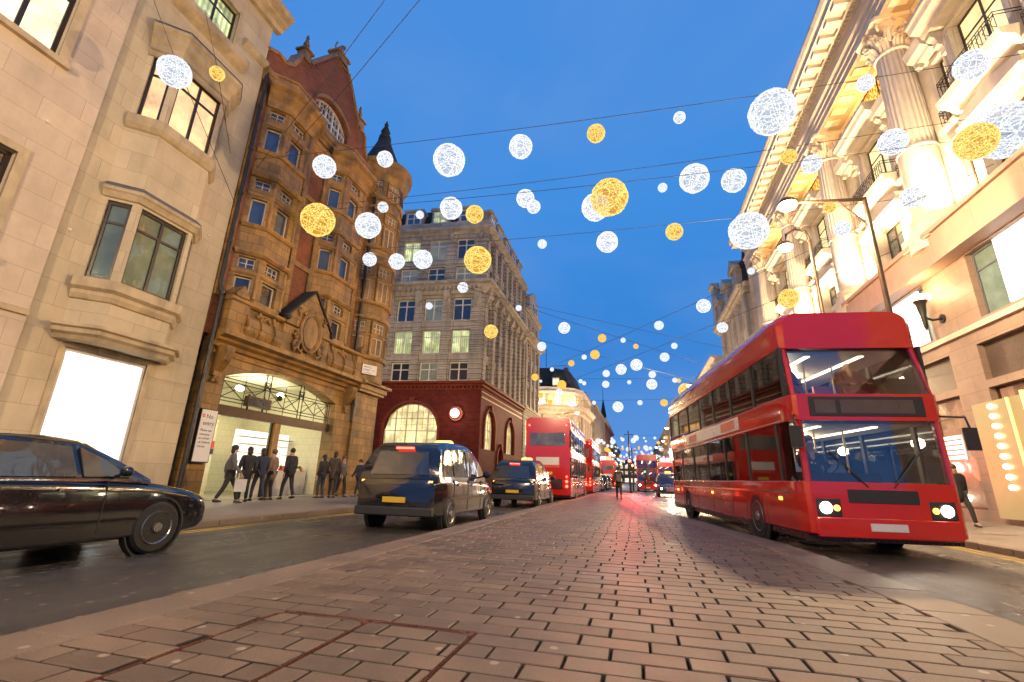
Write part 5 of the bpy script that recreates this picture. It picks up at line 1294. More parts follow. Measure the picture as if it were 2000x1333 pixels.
block('plain_terrace', 'farthest terrace at the right end of the street', RGT(10.6), 141, 330, 19, 'grey_stone', 'grey_stone_trim', 30, 4, ['glass_lit', 'glass_dark', 'glass_office_dim'], roof=3)
block('street_end_building', 'low building closing the far end of the street', FR((-12, 345), (1, 0), (0, -1)), 0, 26, 13, 'grey_stone', 'grey_stone_trim', 8, 2, ['glass_lit', 'glass_store'], roof=3)

for p_ in HL: light('far_facade_fill', 'POINT', p_, 4000, (1, .66, .36), None, .6)  # added lights without fixtures, brightening the far facades
# ================================================================== STREET LAMPS
def lamp_post(loc, reach, h, label, crook=False, power=5500, mat_='bronze'):
    s = thing('street_lamp', label, 'street lamp', loc, group='street lamps'); x, y, z = loc
    m = MB(); m.lathe((x, y, 0), [(.13, z), (.13, z + 1.0), (.09, z + 1.1), (.08, z + 2), (.065, h - .3), (.06, h)], 14)
    m.build('post', mat_, s, smooth=True)
    d = 1 if reach > 0 else -1
    m = MB()
    if crook: m.tube([(x, y, h), (x + d * .1, y, h + .4), (x + d * .45, y, h + .55), (x + d * .8, y, h + .35), (x + reach, y, h - .1)], .05, 8)
    else: m.tube([(x, y, h - .05), (x + reach, y, h + .12)], [.06, .035], 8); m.tube([(x, y, h - 1.0), (x + reach * .35, y, h)], .025, 6)
    m.build('arm', mat_, s, smooth=True)
    hx, hz = x + reach, h + (.1 if not crook else -.15)
    m = MB(); m.lathe((hx, y, hz), [(.01, .16), (.2, .12), (.3, .0), (.28, -.03)], 14); m.build('hood', mat_, s, smooth=True)
    m = MB(); m.ball((hx, y, hz - .08), (.27, .27, .15), 14, 8); m.build('bulb', 'lamp_warm', s, smooth=True)
    light('lamp_light', 'POINT', (hx, y, hz - .3), power * 1.15, (1, .69, .37), s, .18)
    return s
lamp_post((7.15, 14.5, .12), -2.1, 9.65, 'tall dark street lamp with straight arm and glaring bulb before the columns')
lamp_post((7.15, 18.9, .12), -.9, 10.6, 'dark street lamp with a hooked head in front of the second column', True, 1800)
lamp_post((7.15, -9, .12), -2.6, 9.65, 'unseen street lamp added behind the camera on the right pavement', power=5500)  # unseen lamp, put in to light the facades near the camera
lamp_post((-8.9, -6, .12), 1.5, 9.65, 'unseen street lamp added behind the camera on the left pavement', power=5500)  # unseen lamp, put in to light the near left facades
lamp_post((7.15, 44, .12), -2.1, 9.65, 'street lamp on the right pavement beyond the store', power=5000)
lamp_post((-8.9, 61, .12), 1.6, 9.65, 'street lamp on the left pavement at the crossing', power=2200)
lamp_post((7.15, 80, .12), -2.1, 9.65, 'street lamp on the right pavement past the crossing', power=2500)
lamp_post((-8.9, 105, .12), 1.6, 9.65, 'street lamp on the left pavement below the glass fronted building', power=2500)
lamp_post((7.15, 125, .12), -2.1, 9.65, 'street lamp far along the right pavement', power=2500)
for k, (y_, sd, cl) in enumerate(((92, 1, 'nearer'), (150, 1, 'middle'), (190, 1, 'farther'))):  # extra lamps added for the warm glow at the street end
    lamp_post((7.15, y_, .12), -2.1, 8.6, f'added distant street lamp glaring on the right pavement, {cl} of the three small ones', power=2500)
for k, (y_, cl) in enumerate(((125, 'nearer'), (205, 'farther'))):  # more lamps added for the far glow, left side
    lamp_post((-8.9, y_, .12), 2.6, 8.2, f'added distant street lamp glaring on the left pavement, {cl} of two', power=2500)
# lit signs on the far fronts, mostly added for the street-end glow
for k, (x, y_, z, w, h, mm, words_) in enumerate(((-9.6, 64, 5.5, 1.6, .9, 'sign_turquoise', 'small turquoise lit shop sign beyond the nearer left bus'), (-9.3, 96, 4.6, 2.2, 3.2, 'sign_cool', 'big white lit panel sign on the left past the crossing'), (-9.0, 128, 5.2, 2.4, 2.2, 'sign_pink', 'added pink lit sign far down the left side'), (9.2, 63, 6.2, 2.0, 3.4, 'sign_cool', 'tall white lit sign on the right past the crossing'), (8.9, 84, 5.0, 2.2, 1.4, 'sign_scarlet', 'added red lit sign on the right past the tall white one'), (8.8, 112, 6.0, 2.8, 2.6, 'lamp_white', 'added cream lit sign far down the right side'), (-8.8, 150, 6.0, 2.6, 2.6, 'sign_scarlet', 'farthest added red lit sign on the left side'), (8.4, 150, 5.4, 3, 3, 'sign_pink', 'farthest added pink lit sign on the right side'))):
    s = thing('lit_sign', words_, 'sign', (x, y_, z)); m = MB(); m.wbox(x - w / 2, x + w / 2, y_, y_ + .2, z, z + h); m.build('casing', 'iron', s); m = MB(); m.wbox(x - w / 2 + .06, x + w / 2 - .06, y_ - .03, y_ - .001, z + .06, z + h - .06); m.build('lit_face', mm, s)
    m = MB(); xx = -10.6 if x < 0 else 11.3 if y_ < 141 else 10.6; m.tube([(x, y_ + .1, z + h * .7), (xx, y_ + .1, z + h * .7)], .04, 5); m.build('bracket', 'iron', s)
lamp_post((-8.9, 165, .12), 1.6, 9.65, 'farthest street lamp on the left pavement', power=2500)

# ================================================================== STRUNG LIGHTS: cables and wire globes
def orbmat(name, c, s, c2):
    m, t = newmat(name); n = N(t); out = n('ShaderNodeOutputMaterial'); tc = n('ShaderNodeTexCoord'); oi = n('ShaderNodeObjectInfo')
    off = n('ShaderNodeVectorMath', {0: tc.outputs['Object'], 1: oi.outputs['Location']}, operation='ADD')
    w1 = n('ShaderNodeTexWave', {'Vector': off.outputs[0], 'Scale': 5, 'Distortion': 9, 'Detail': 2, 'Detail Scale': 1.6}, bands_direction='DIAGONAL')
    w2 = n('ShaderNodeTexWave', {'Vector': off.outputs[0], 'Scale': 6, 'Distortion': 8, 'Detail': 2, 'Detail Scale': 1.3}, bands_direction='Z')
    mx = n('ShaderNodeMath', {0: w1.outputs[0], 1: w2.outputs[0]}, operation='MAXIMUM')
    v = n('ShaderNodeTexVoronoi', {'Vector': off.outputs[0], 'Scale': 11})
    dots = n('ShaderNodeMapRange', {0: v.outputs['Distance'], 1: .30, 2: .12, 3: 0, 4: 1})
    st_ = n('ShaderNodeMapRange', {0: mx.outputs[0], 1: .35, 2: .95, 3: s * .35, 4: s * .85})
    es = n('ShaderNodeMath', {0: n('ShaderNodeMath', {0: dots.outputs[0], 1: s * 1.6}, operation='MULTIPLY').outputs[0], 1: st_.outputs[0]}, operation='ADD')
    cc = n('ShaderNodeMix', {0: dots.outputs[0], 6: c4(c2), 7: c4(c)}, data_type='RGBA')
    em = n('ShaderNodeEmission', {'Color': cc.outputs[2], 'Strength': es.outputs[0]})
    tr = n('ShaderNodeBsdfTransparent'); al = n('ShaderNodeMapRange', {0: mx.outputs[0], 1: .35, 2: .62, 3: .38, 4: 1})
    ms = n('ShaderNodeMixShader', {0: al.outputs[0], 1: tr.outputs[0], 2: em.outputs[0]})
    t.links.new(ms.outputs[0], out.inputs[0]); m.cycles.emission_sampling = 'NONE'; return m
orbmat('orb_white', (1, 1, 1), 1.2, (.80, .86, .98)); orbmat('orb_gold', (1, .82, .36), 1.35, (1, .50, .06))
mat('cable', (.03, .03, .03), .5, .1, 3, 0)
base_orb = {}
for k in ('white', 'gold'):
    me = bpy.data.meshes.new('light_globe'); bm = bmesh.new(); bmesh.ops.create_icosphere(bm, subdivisions=4, radius=1)
    for v in bm.verts: v.co *= 1 + random.uniform(-.012, .012)
    bm.to_mesh(me); bm.free(); me.shade_smooth(); me.materials.append(M['orb_' + k]); base_orb[k] = me
hm_ = MB(); hm_.lathe((0, 0, 0), [(.10, .985), (.10, 1.05), (.03, 1.08), (.018, 1.1), (.018, 1.32), (.001, 1.33)], 10); ho_ = hm_.build('hanger', 'cable'); hanger_mesh = ho_.data; bpy.data.objects.remove(ho_)
def place_name(px, py):
    a = 'over the left pavement' if px < 640 else 'over the left lane' if px < 1000 else 'over the island' if px < 1330 else 'over the right lane'
    return a
wire_orb = {}
for k, (c, e1, e2) in {'white': ((.95, .97, 1), 1.35, .62), 'gold': ((1, .70, .18), 1.45, .65)}.items():
    m_, t_ = newmat('filament_' + k); n_ = N(t_); tc_ = n_('ShaderNodeTexCoord'); oi_ = n_('ShaderNodeObjectInfo')
    v_ = n_('ShaderNodeTexVoronoi', {'Vector': n_('ShaderNodeVectorMath', {0: tc_.outputs['Object'], 1: oi_.outputs['Location']}, operation='ADD').outputs[0], 'Scale': 16})
    s_ = n_('ShaderNodeMapRange', {0: v_.outputs['Distance'], 1: .42, 2: .15, 3: e1 * .55, 4: e1 * 2.2})
    n_('ShaderNodeOutputMaterial', {0: n_('ShaderNodeEmission', {'Color': c4(c), 'Strength': s_.outputs[0]}).outputs[0]}); m_.cycles.emission_sampling = 'NONE'
    m2_, t_ = newmat('inner_glow_' + k); n_ = N(t_)
    em_ = n_('ShaderNodeEmission', {'Color': c4((.70, .80, 1) if k == 'white' else (1, .42, .03)), 'Strength': e2})
    n_('ShaderNodeOutputMaterial', {0: n_('ShaderNodeMixShader', {0: .62, 1: n_('ShaderNodeBsdfTransparent').outputs[0], 2: em_.outputs[0]}).outputs[0]}); m2_.cycles.emission_sampling = 'NONE'
    q = MB(); rw = random.Random(5)
    for i in range(46):     # threads wound round the globe
        ax = Vector((rw.gauss(0, .45), rw.gauss(0, .45), rw.gauss(0, 1))).normalized(); d_ = rw.uniform(-.82, .82); rr_ = math.sqrt(1 - d_ * d_)
        a_ = ax.cross(Vector((1, .3, .2))).normalized(); b_ = ax.cross(a_); ph = rw.random() * 6
        q.tube([ax * (d_ + .05 * sin(3 * 2 * pi * j / 36 + ph)) + (a_ * cos(2 * pi * j / 36) + b_ * sin(2 * pi * j / 36)) * rr_ for j in range(37)], .021, 4)
    nf_ = len(q.f); q.ball((0, 0, 0), .95, 32, 20)
    me = bpy.data.meshes.new('light_globe'); me.from_pydata(q.v, [], q.f); me.materials.append(m_); me.materials.append(m2_)
    for p_ in me.polygons: p_.material_index = 1 if p_.index >= nf_ else 0; p_.use_smooth = True
    wire_orb[k] = me
NORB = 0; USED = {}
def orb(px, py, r, c, Z=None, Y=None, label=None):
    "a wire globe on its cable; r is its radius in the photograph at 2000 px width"
    global NORB
    k = 'gold' if c == 'y' else 'white'
    p = at(px, py, Z=Z) if Z is not None else at(px, py, Y=Y)
    rad = r * depth(p) / F_PX
    o = bpy.data.objects.new('light_globe', (wire_orb if r >= 10 else base_orb)[k]); col.objects.link(o); o.location = p; o.scale = (rad,) * 3; o.rotation_euler = (0, 0, random.random() * 6)
    if r >= 9:
        h = bpy.data.objects.new('hanger', hanger_mesh); col.objects.link(h); h.parent = o
    tag(o, label, 'light globe', 'wire light globes strung over the street'); o['_r'] = r; NORB += 1
    ORBS.append((o, px, py, r, k, p, rad)); return p, rad
ORBS = []
def strand(name, pts, label, r=.010):
    m = MB(); m.tube(pts, r, 5); return tag(m.build(name, 'cable'), label, 'cable', 'cables carrying the light globes')
def cable_y(Y, lpx, rpx, label, xl=-13.9, xr=11.9):
    "cable in the plane Y, through two photo points, from wall to wall"
    a, b = at(*lpx, Y=Y), at(*rpx, Y=Y); s = (b.z - a.z) / (b.x - a.x); pts = []
    za, zb = a.z + s * (xl - a.x), a.z + s * (xr - a.x)
    for i in range(17):
        t = i / 16; pts.append((xl + (xr - xl) * t, Y, za + (zb - za) * t - 0.28 * 4 * t * (1 - t) + .21))
    strand('cable', pts, label)
R1 = [(752,311,15,'w'),(634,326,21,'w'),(877,313,30,'w'),(1017,287,22,'w'),(1164,261,17,'y'),(1327,230,11,'w'),(1508,220,41,'w'),(1690,163,15,'w'),(1897,128,27,'w')]
R2 = [(621,430,31,'y'),(748,405,10,'w'),(719,441,24,'w'),(820,420,8,'w'),(881,407,21,'w'),(927,419,17,'y'),(1026,388,17,'w'),(1042,404,13,'w'),(1163,405,26,'w'),(1190,386,35,'y'),(1294,367,9,'w'),(1356,349,27,'w'),(1433,353,22,'w'),(1541,307,14,'y'),(1585,321,17,'w'),(1743,278,24,'w'),(1906,277,33,'y'),(1962,256,50,'w')]
R3 = [(722,507,13,'w'),(775,511,15,'w'),(826,507,18,'w'),(933,508,26,'y'),(1059,477,9,'w'),(1186,473,20,'w'),(1317,453,16,'y'),(1462,451,35,'w'),(1620,405,11,'y'),(1645,447,14,'w'),(1783,385,20,'w')]
R0 = [(424,144,13,'y')]
RN = [(341,141,28,'w')]
R4 = [(904,562,10,'w'),(690,546,12,'y'),(838,598,7,'w'),(959,648,13,'y'),(1013,602,6,'w')]
for q in RN: orb(*q, Y=7.2)
for q in R0: orb(*q, Y=8.6)
for q in R1: orb(*q, Y=11.9)
for q in R2: orb(*q, Y=14.6 + (.5 if q[0] in (1190, 1042, 1906) else 0) * -1)
for q in R3: orb(*q, Y=18.4)
for q in R4: orb(*q, Y=24.0)
R5 = [(1102,641,11,'w'),(1176,661,8,'y'),(1217,665,5,'w'),(1242,677,5,'y'),(1298,698,9,'w'),(1287,636,9,'w'),(1374,598,13,'w'),(1141,698,5,'w'),(1162,693,9,'y'),(1116,710,6,'y'),(1058,677,9,'w'),(1243,713,11,'w'),(1213,722,10,'w'),(1184,730,7,'w'),(1078,722,4,'w'),(1183,751,7,'w'),(1274,732,7,'w'),(1273,751,10,'w'),(1229,747,4,'w'),(1317,676,6,'w'),(1411,640,10,'w'),(1207,795,10,'w'),(1160,787,4,'w'),(1250,787,5,'w'),(1297,787,7,'y'),(1045,737,7,'y'),(1056,745,3,'w'),(1097,752,9,'y'),(1092,766,7,'w'),(1056,773,5,'y'),(1075,786,5,'y'),(1117,790,6,'w'),(1028,778,3,'w'),(1033,791,9,'w'),(1134,745,4,'w'),(1141,749,4,'w'),(1318,743,5,'w'),(1326,744,4,'y'),(1340,763,14,'y'),(1540,583,18,'y'),(1480,690,7,'w'),(1467,530,7,'w')]
for q in R5: orb(*q, Z=10.6)
R6 = [(1195,857,2.5,'w'),(1216,859,3.5,'w'),(1237,861,5,'w'),(1258,856,2,'w'),(1279,856,2.7,'w'),(1301,855,3.5,'y'),(1187,871,3,'w'),(1185,878,4.5,'y'),(1300,867,2.5,'y'),(1202,873,1.7,'w'),(1206,875,1.7,'w'),(1216,877,2.4,'y'),(1227,878,4.6,'w'),(1248,874,2,'y'),(1270,876,3.4,'w'),(1264,879,2.3,'w'),(1287,873,2.4,'w'),(1291,877,4.6,'w'),(1253,883,2.3,'w'),(1243,884,2,'w'),(1267,889,2.8,'w'),(1269,894,3,'w'),(1197,890,3,'w'),(1192,898,3,'w'),(1245,894,2.8,'w'),(1224,890,2.4,'w'),(1219,893,2,'w'),(1211,892,2,'y'),(1307,884,3,'w'),(1313,873,2.4,'w'),(1322,878,2.4,'y'),(1275,899,2.4,'w'),(1225,910,2.6,'w'),(1189,907,2.8,'y'),(1251,901,2.4,'y'),(1240,899,3.4,'w'),(1201,893,1.6,'y'),(1206,896,1.6,'w'),(1212,900,1.8,'w'),(1219,902,1.8,'w'),(1231,893,1.8,'w'),(1233,901,1.6,'y'),(1258,895,1.6,'w'),(1261,901,1.8,'w'),(1283,890,2,'w'),(1288,899,2,'y'),(1296,893,2,'w'),(1303,899,2,'w')]
for q in R6: orb(*q, Z=10.2 if q[1] < 885 else 9.6)
random.seed(11)
for row in range(9):      # specks of the farthest strands
    Y_ = 95 + row * 19
    for k in range(7):
        X_ = -8.5 + 17 * (k + random.uniform(.2, .8)) / 7; r_ = random.choice((.22, .3, .4, .55)); kk = 'gold' if random.random() < .25 else 'white'
        o = bpy.data.objects.new('light_globe', base_orb[kk]); col.objects.link(o); o.location = (X_, Y_ + random.uniform(-2, 2), 9.4 + random.uniform(-.8, .6)); o.scale = (r_,) * 3
        tag(o, 'speck of %s light, one of many wire globes on the farthest strands' % ('golden' if kk == 'gold' else 'white'), 'light globe', '%s specks of light on the farthest strands' % ('golden' if kk == 'gold' else 'white'))
# each globe's own words: colour, size, and what stands behind or beside it
def orb_label(i):
    o, px, py, r, k, p, rad = ORBS[i]
    size = 'huge' if r >= 40 else 'big' if r >= 24 else 'medium' if r >= 15 else 'small' if r >= 8 else 'tiny'
    back = ('before the stone bays' if px < 480 else 'before the brick gable' if px < 770 and py < 620 else 'before the grey block' if px < 960 and py > 400 else
            'before the floodlit quadrant' if 1020 < px < 1140 and py > 730 else 'before the store columns' if px > 1520 else 'by the store cornice' if px > 1440 else 'against the sky')
    colr = 'golden' if k == 'gold' else 'white'
    row = 'nearest cable' if py < 330 and i < 11 else 'second cable' if i < 29 else 'third cable' if i < 40 else 'fourth cable' if i < 45 else 'crossing cables' if i < 45 + len(R5) else 'far end of the street'
    return size, colr, back, row
groups = {}
for i in range(len(ORBS)): groups.setdefault(orb_label(i), []).append(i)
ORD = ['leftmost', 'second from left', 'third from left', 'fourth from left', 'fifth from left', 'sixth from left', 'seventh from left', 'eighth from left', 'ninth from left', 'tenth from left', 'eleventh from left', 'twelfth from left', 'thirteenth from left', 'fourteenth from left', 'fifteenth from left', 'sixteenth from left', 'seventeenth from left', 'eighteenth from left', 'nineteenth from left', 'twentieth from left'] + ['%dth from left' % k for k in range(21, 60)]
for (size, colr, back, row), idx in groups.items():
    idx.sort(key=lambda i: ORBS[i][1])
    for n_, i in enumerate(idx):
        pos = '' if len(idx) == 1 else ', ' + (('left one' if n_ == 0 else 'right one') if len(idx) == 2 else ('rightmost' if n_ == len(idx) - 1 else ORD[n_])) + ' of these'
        tail = ('on the ' + row) if 'far end' not in row else 'at the street end'; back = back.replace('before the floodlit quadrant', 'before the quadrant')
        ORBS[i][0]['label'] = f'{size} {colr} wire globe {tail}' + ('' if 'far end' in row else f' {back}') + pos
        del ORBS[i][0]['_r']
cable_y(11.9, (700, 292), (1480, 185), 'nearest long cable across the sky, carrying the huge white globe')
cable_y(14.6, (780, 388), (1500, 293), 'second long cable across the sky, with the big golden globe')
cable_y(14.1, (780, 400), (1500, 322), 'thin cable just below the second long one')
cable_y(18.4, (980, 468), (1440, 425), 'third long cable across the sky')
cable_y(24.0, (700, 520), (1060, 600), 'faint cable before the grey office block')
def cable_z(a, b, label, Z=10.95):
    p, q = at(*a, Z=Z), at(*b, Z=Z); d = q - p; t0 = (-11.9 - p.x) / d.x; t1 = (11.5 - p.x) / d.x
    A_, B_ = p + d * t0, p + d * t1; strand('cable', [A_.lerp(B_, i / 12) + Vector((0, 0, -.9 * (i / 12) * (1 - i / 12) + .2)) for i in range(13)], label, .014)
cable_z((1040, 605), (1345, 703), 'pale cable falling from the pedimented building to the right')
cable_z((1045, 663), (1320, 735), 'lower pale cable falling to the right')
cable_z((1080, 716), (1374, 585), 'dark cable rising to the right towards the domed corner')
cable_z((1137, 735), (1395, 635), 'lower dark cable rising to the right')
cable_z((1040, 742), (1320, 738), 'level cable in front of the floodlit quadrant')
cable_z((1140, 783), (1310, 780), 'level cable above the far crossing')
cable_z((1180, 853), (1320, 850), 'farthest level cable above the traffic signals')
# slack guy wires overhead, at the left
for a, b, lab in (((820, 0, 7.5), (560, 300, None), 'pale guy wire from the brick gable up over the left lane'), ((752, 0, 7.8), (500, 330, None), 'second pale guy wire from the brick bays up over the left lane')):
    p = at(a[0], a[1], Z=16.0); q = at(b[0], b[1], X=-13.3); strand('guy_wire', [q, q.lerp(p, .5) - Vector((0, 0, .15)), p, p + (p - q) * 1.2], lab, .012)
for k, (a, b, c, lab) in enumerate((((300, 0), (341, 113), (460, 400), 'slack wire hanging past the white globe by the stone bay'), ((400, 20), (424, 131), (450, 300), 'slack wire hanging past the small golden globe'))):
    strand('guy_wire', [at(*a, Y=7.1 if k == 0 else 8.3), at(*b, Y=7.2 if k == 0 else 8.6), at(*c, X=-13.8)], lab, .010)
# ================================================================== VEHICLES (built at the origin heading +y, right side +x, then placed)
def arcbox(mb, ring_xz_fn, ys): mb.loft([ring_xz_fn(y) for y in ys])
def rrect(hw, z0, z1, r, y, n=4, top_in=0):
    pts = []
    for cx, cz, a0 in ((hw - r, z1 - r, 0), (-hw + r, z1 - r, pi / 2), (-hw + r * .4, z0 + r * .4, pi), (hw - r * .4, z0 + r * .4, 3 * pi / 2)):
        rr = r if cz > (z0 + z1) / 2 else r * .4
        for k in range(n + 1):
            a = a0 + pi / 2 * k / n; x = cx + rr * cos(a); z = cz + rr * sin(a)
            if top_in and z > z0 + (z1 - z0) * .5: x *= 1 - top_in * (z - z0) / (z1 - z0)
            pts.append(Vector((x, y, z)))
    return pts
def wheel(parent, x, y, r, wd, rim='alloy', z=None):
    s = 1 if x > 0 else -1; z = r if z is None else z
    w = thing2('wheel', parent)
    m = MB(); m.lathe((x, y, z), [(r * .62, -wd / 2), (r * .9, -wd / 2), (r, -wd * .35), (r, wd * .35), (r * .9, wd / 2), (r * .62, wd / 2)], 26, axis='X'); w = m.build('wheel', 'tyre', parent, smooth=True)
    m = MB(); m.lathe((x + s * wd * .38, y, z), [(.001, s * .05), (r * .18, s * .05), (r * .22, 0), (r * .5, -s * .01), (r * .63, s * .04), (r * .66, s * .02)], 26, axis='X')
    for k in range(10): a = 2 * pi * k / 10; m.ball((x + s * wd * .44, y + r * .38 * cos(a), z + r * .38 * sin(a)), r * .045, 6, 4)
    m.build('rim', rim, w, smooth=True)
def thing2(n, p): return None
def place(o, x, y, rot=0, z=0): o.location = (x, y, z); o.rotation_euler = (0, 0, R(rot)); return o
def make_bus(label, front_lit=False):
    b = thing('double_decker_bus', label, 'bus', (0, 0, 0), 'red double decker buses in the street')
    Lh, hw, H_ = 5.6, 1.26, 4.38
    def belt(z0, z1, r0, r1, ys, name, m_, sm=30):
        m = MB(); rings = []
        for y, s in ys:
            w = hw * s; pts = []
            for cx, cz, a0, r in ((w, z1, 0, r1), (-w, z1, pi / 2, r1), (-w, z0, pi, r0), (w, z0, 3 * pi / 2, r0)):
                sx, sz = (1 if cx > 0 else -1), (1 if cz == z1 else -1)
                for k in range(5): a = a0 + pi / 2 * k / 4; pts.append(Vector((cx - sx * r + r * cos(a), y, cz - sz * r + r * sin(a))))
            rings.append(pts)
        m.loft(rings); return m.build(name, m_, b, smooth=sm)
    full = [(-Lh, .955), (-Lh + .1, .985), (-Lh + .3, 1), (Lh - .5, 1), (Lh - .2, .985), (Lh - .05, .95), (Lh, .90)]
    roof = [(-Lh + .02, .955), (-Lh + .15, .985), (-Lh + .4, 1), (Lh - .9, 1), (Lh - .5, .985), (Lh - .28, .95), (Lh - .2, .88)]
    belt(.34, 1.2, .04, .02, full, 'lower_body', 'bus_red'); belt(2.26, 2.74, .02, .02, full, 'middle_band', 'bus_red'); belt(3.66, H_, .03, .26, roof, 'roof', 'bus_red')
    m = MB(); m.loft([rrect(hw * .97, .22, .5, .05, y) for y in (-Lh + .1, Lh - .2)]); m.build('skirt', 'bus_dark', b)
    m = MB(); m.wbox(-1.18, 1.18, -Lh + .02, -Lh + .5, 1.15, 3.7); m.build('rear_panel', 'bus_red', b)
    m = MB(); m.loft([rrect(hw * .9, H_ - .03, H_ + .04, .03, y) for y in (-Lh + .4, Lh - .9)]); m.build('roof_panel', 'bus_white', b)
    for z0, z1, n_ in ((1.2, 2.26, 6), (2.74, 3.66, 7)):
        for s in (-1, 1):
            for k in range(n_ + 1):
                y = -5.3 + (Lh + 5.05) * k / n_ if z0 > 2 else -5.2 + 10.0 * k / n_
                m = MB(); m.box(FR((s * (hw - .07), 0), (0, 1), (s, 0)), y - .05, y + .05, 0, .055, z0 - .02, z1 + .02); m.build('pillar', 'rubber', b)
            m = MB(); m.box(FR((s * (hw - .045), 0), (0, 1), (s, 0)), -5.15, Lh - .25, 0, .012, z0 - .01, z1 + .01); m.build('side_glass', 'clear_glass', b)
        for s in (-1, 1): m = MB(); y1 = Lh - .06 if z0 < 2 else Lh - .1; m.tube([(s * 1.13, y1, z0 - .03), (s * 1.12, y1 - (.03 if z0 < 2 else .2), z1 + .04)], .06, 6); m.build('corner_post', 'bus_red', b)
    m = MB(); m.loft([[Vector((x, Lh - .02 - o, 1.18)), Vector((-x, Lh - .02 - o, 1.18)), Vector((-x, Lh - .05 - o, 2.28)), Vector((x, Lh - .05 - o, 2.28))] for x, o in ((1.12, 0), (1.12, .015))]); m.build('windscreen', 'clear_glass', b)
    m = MB(); m.loft([[Vector((x, Lh - .04 - o, 2.72)), Vector((-x, Lh - .04 - o, 2.72)), Vector((-x, Lh - .26 - o, 3.68)), Vector((x, Lh - .26 - o, 3.68))] for x, o in ((1.12, 0), (1.12, .015))]); m.build('upper_windscreen', 'clear_glass', b)
    # inside: floors, seats, poles, ceiling lights
    m = MB(); m.wbox(-1.15, 1.15, -5.1, 5.2, 1.19, 1.215); m.wbox(-1.15, 1.15, -5.1, 5.3, 2.735, 2.76); m.wbox(-1.15, 1.15, -5.1, 5.2, 3.63, 3.655); m.wbox(-1.15, 1.15, -5.1, 5.3, 2.235, 2.262); m.build('lining', 'bus_inside', b)
    for z, yy in ((1.0, [-4.3 + .85 * k for k in range(9)]), (2.62, [-4.3 + .85 * k for k in range(11)])):
        for y in yy:
            m = MB()
            for x in (-.72, .72):
                m.hexa([(x - .43, y - .06, z), (x + .43, y - .06, z), (x + .43, y + .04, z), (x - .43, y + .04, z), (x - .40, y - .16, z + .72), (x + .40, y - .16, z + .72), (x + .40, y - .09, z + .72), (x - .40, y - .09, z + .72)])
            m.build('seat_row', 'seat_cloth' if z < 2 else 'seat_red', b)
    m = MB()
    for y in (-3.4, -.9, 1.6, 4.2):
        for x in (-.28, .28): m.tube([(x, y, 1.2), (x, y, 2.25)], .018, 5); m.tube([(x, y, 2.75), (x, y, 3.65)], .018, 5)
    m.build('grab_pole', 'plate_yellow', b)
    m = MB()
    for z in (2.215, 3.615):
        for x in (-.5, .5): m.wbox(x - .05, x + .05, -4.9, 4.9, z, z + .018)
    m.build('ceiling_light', 'strip_light', b)
    m = MB(); m.tube([(.45, 4.75, 1.2), (.45, 4.85, 1.5)], .03); 
    for k in range(16): a, c = 2 * pi * k / 16, 2 * pi * (k + 1) / 16; m.tube([(.45 + .22 * cos(a), 4.85 + .08 * sin(a), 1.52 + .18 * sin(a)), (.45 + .22 * cos(c), 4.85 + .08 * sin(c), 1.52 + .18 * sin(c))], .016, 5)
    m.wbox(-.2, 1.1, 4.98, 5.3, 1.15, 1.36); m.build('dashboard', 'rubber', b)
    for s in (-1, 1):
        fr = FR((s * (hw - .012), 0), (0, 1), (s, 0))
        m = MB(); m.box(fr, -5.3, 5.1, .005, .018, 2.28, 2.31); m.box(fr, -5.3, 5.1, .005, .020, .98, 1.02); m.build('trim_strip', 'chrome', b)
        m = MB(); m.box(fr, -2.6, 2.8, .0, .017, 2.38, 2.68); m.build('advert_panel', 'bus_white', b)
        m = MB(); m.box(fr, -2.2, -1.2, .017, .020, 2.42, 2.64); m.box(fr, 1.4, 2.5, .017, .020, 2.42, 2.64); m.build('advert_block', 'sign_red', b)
        for y in (-1.6, .1, 1.8):
            m = MB(); m.box(fr, y, y + .012, .0, .016, .36, 1.18); m.build('panel_seam', 'rubber', b)
        for y in (-3.0, 3.35):
            m = MB(); m.lathe((s * (hw + .005), y, .5), [(.50, -s * .06), (.60, 0), (.64, -s * .02)], 24, axis='X'); m.build('wheel_arch', 'rubber', b)
            wheel(b, s * (hw - .14), y, .48, .28)
        for y in (-4.6, 0, 4.6): m = MB(); m.box(fr, y, y + .12, .0, .026, .85, .91); m.build('side_marker', 'indicator', b)
    fr = FR((-(hw - .012), 0), (0, 1), (-1, 0))
    for a in (4.05, .2):
        m = MB(); m.box(fr, a, a + 1.15, -.02, .030, .42, 2.26); m.build('door', 'glass_bus_rear', b)
    fr = FR((0, Lh), (1, 0), (0, 1))
    m = MB(); m.box(fr, -.95, .95, -.1, .012, 2.33, 2.69); m.build('destination_box', 'rubber', b, bevel=.01)
    m = MB(); m.box(fr, -.78, .42, .012, .016, 2.39, 2.63); m.box(fr, .5, .85, .012, .016, 2.39, 2.63); m.build('destination_blind', 'dark_panel', b)
    m = MB(); m.box(fr, -.28, .28, .0, .028, .42, .54); m.build('number_plate', 'bus_white', b)
    m = MB(); m.box(fr, -1.1, 1.1, -.1, .015, .30, .62); m.build('bumper', 'bus_red', b, bevel=.02)
    m = MB(); m.box(fr, -.55, .55, -.0, .012, .86, 1.08); m.build('front_grille', 'rubber', b, bevel=.01)
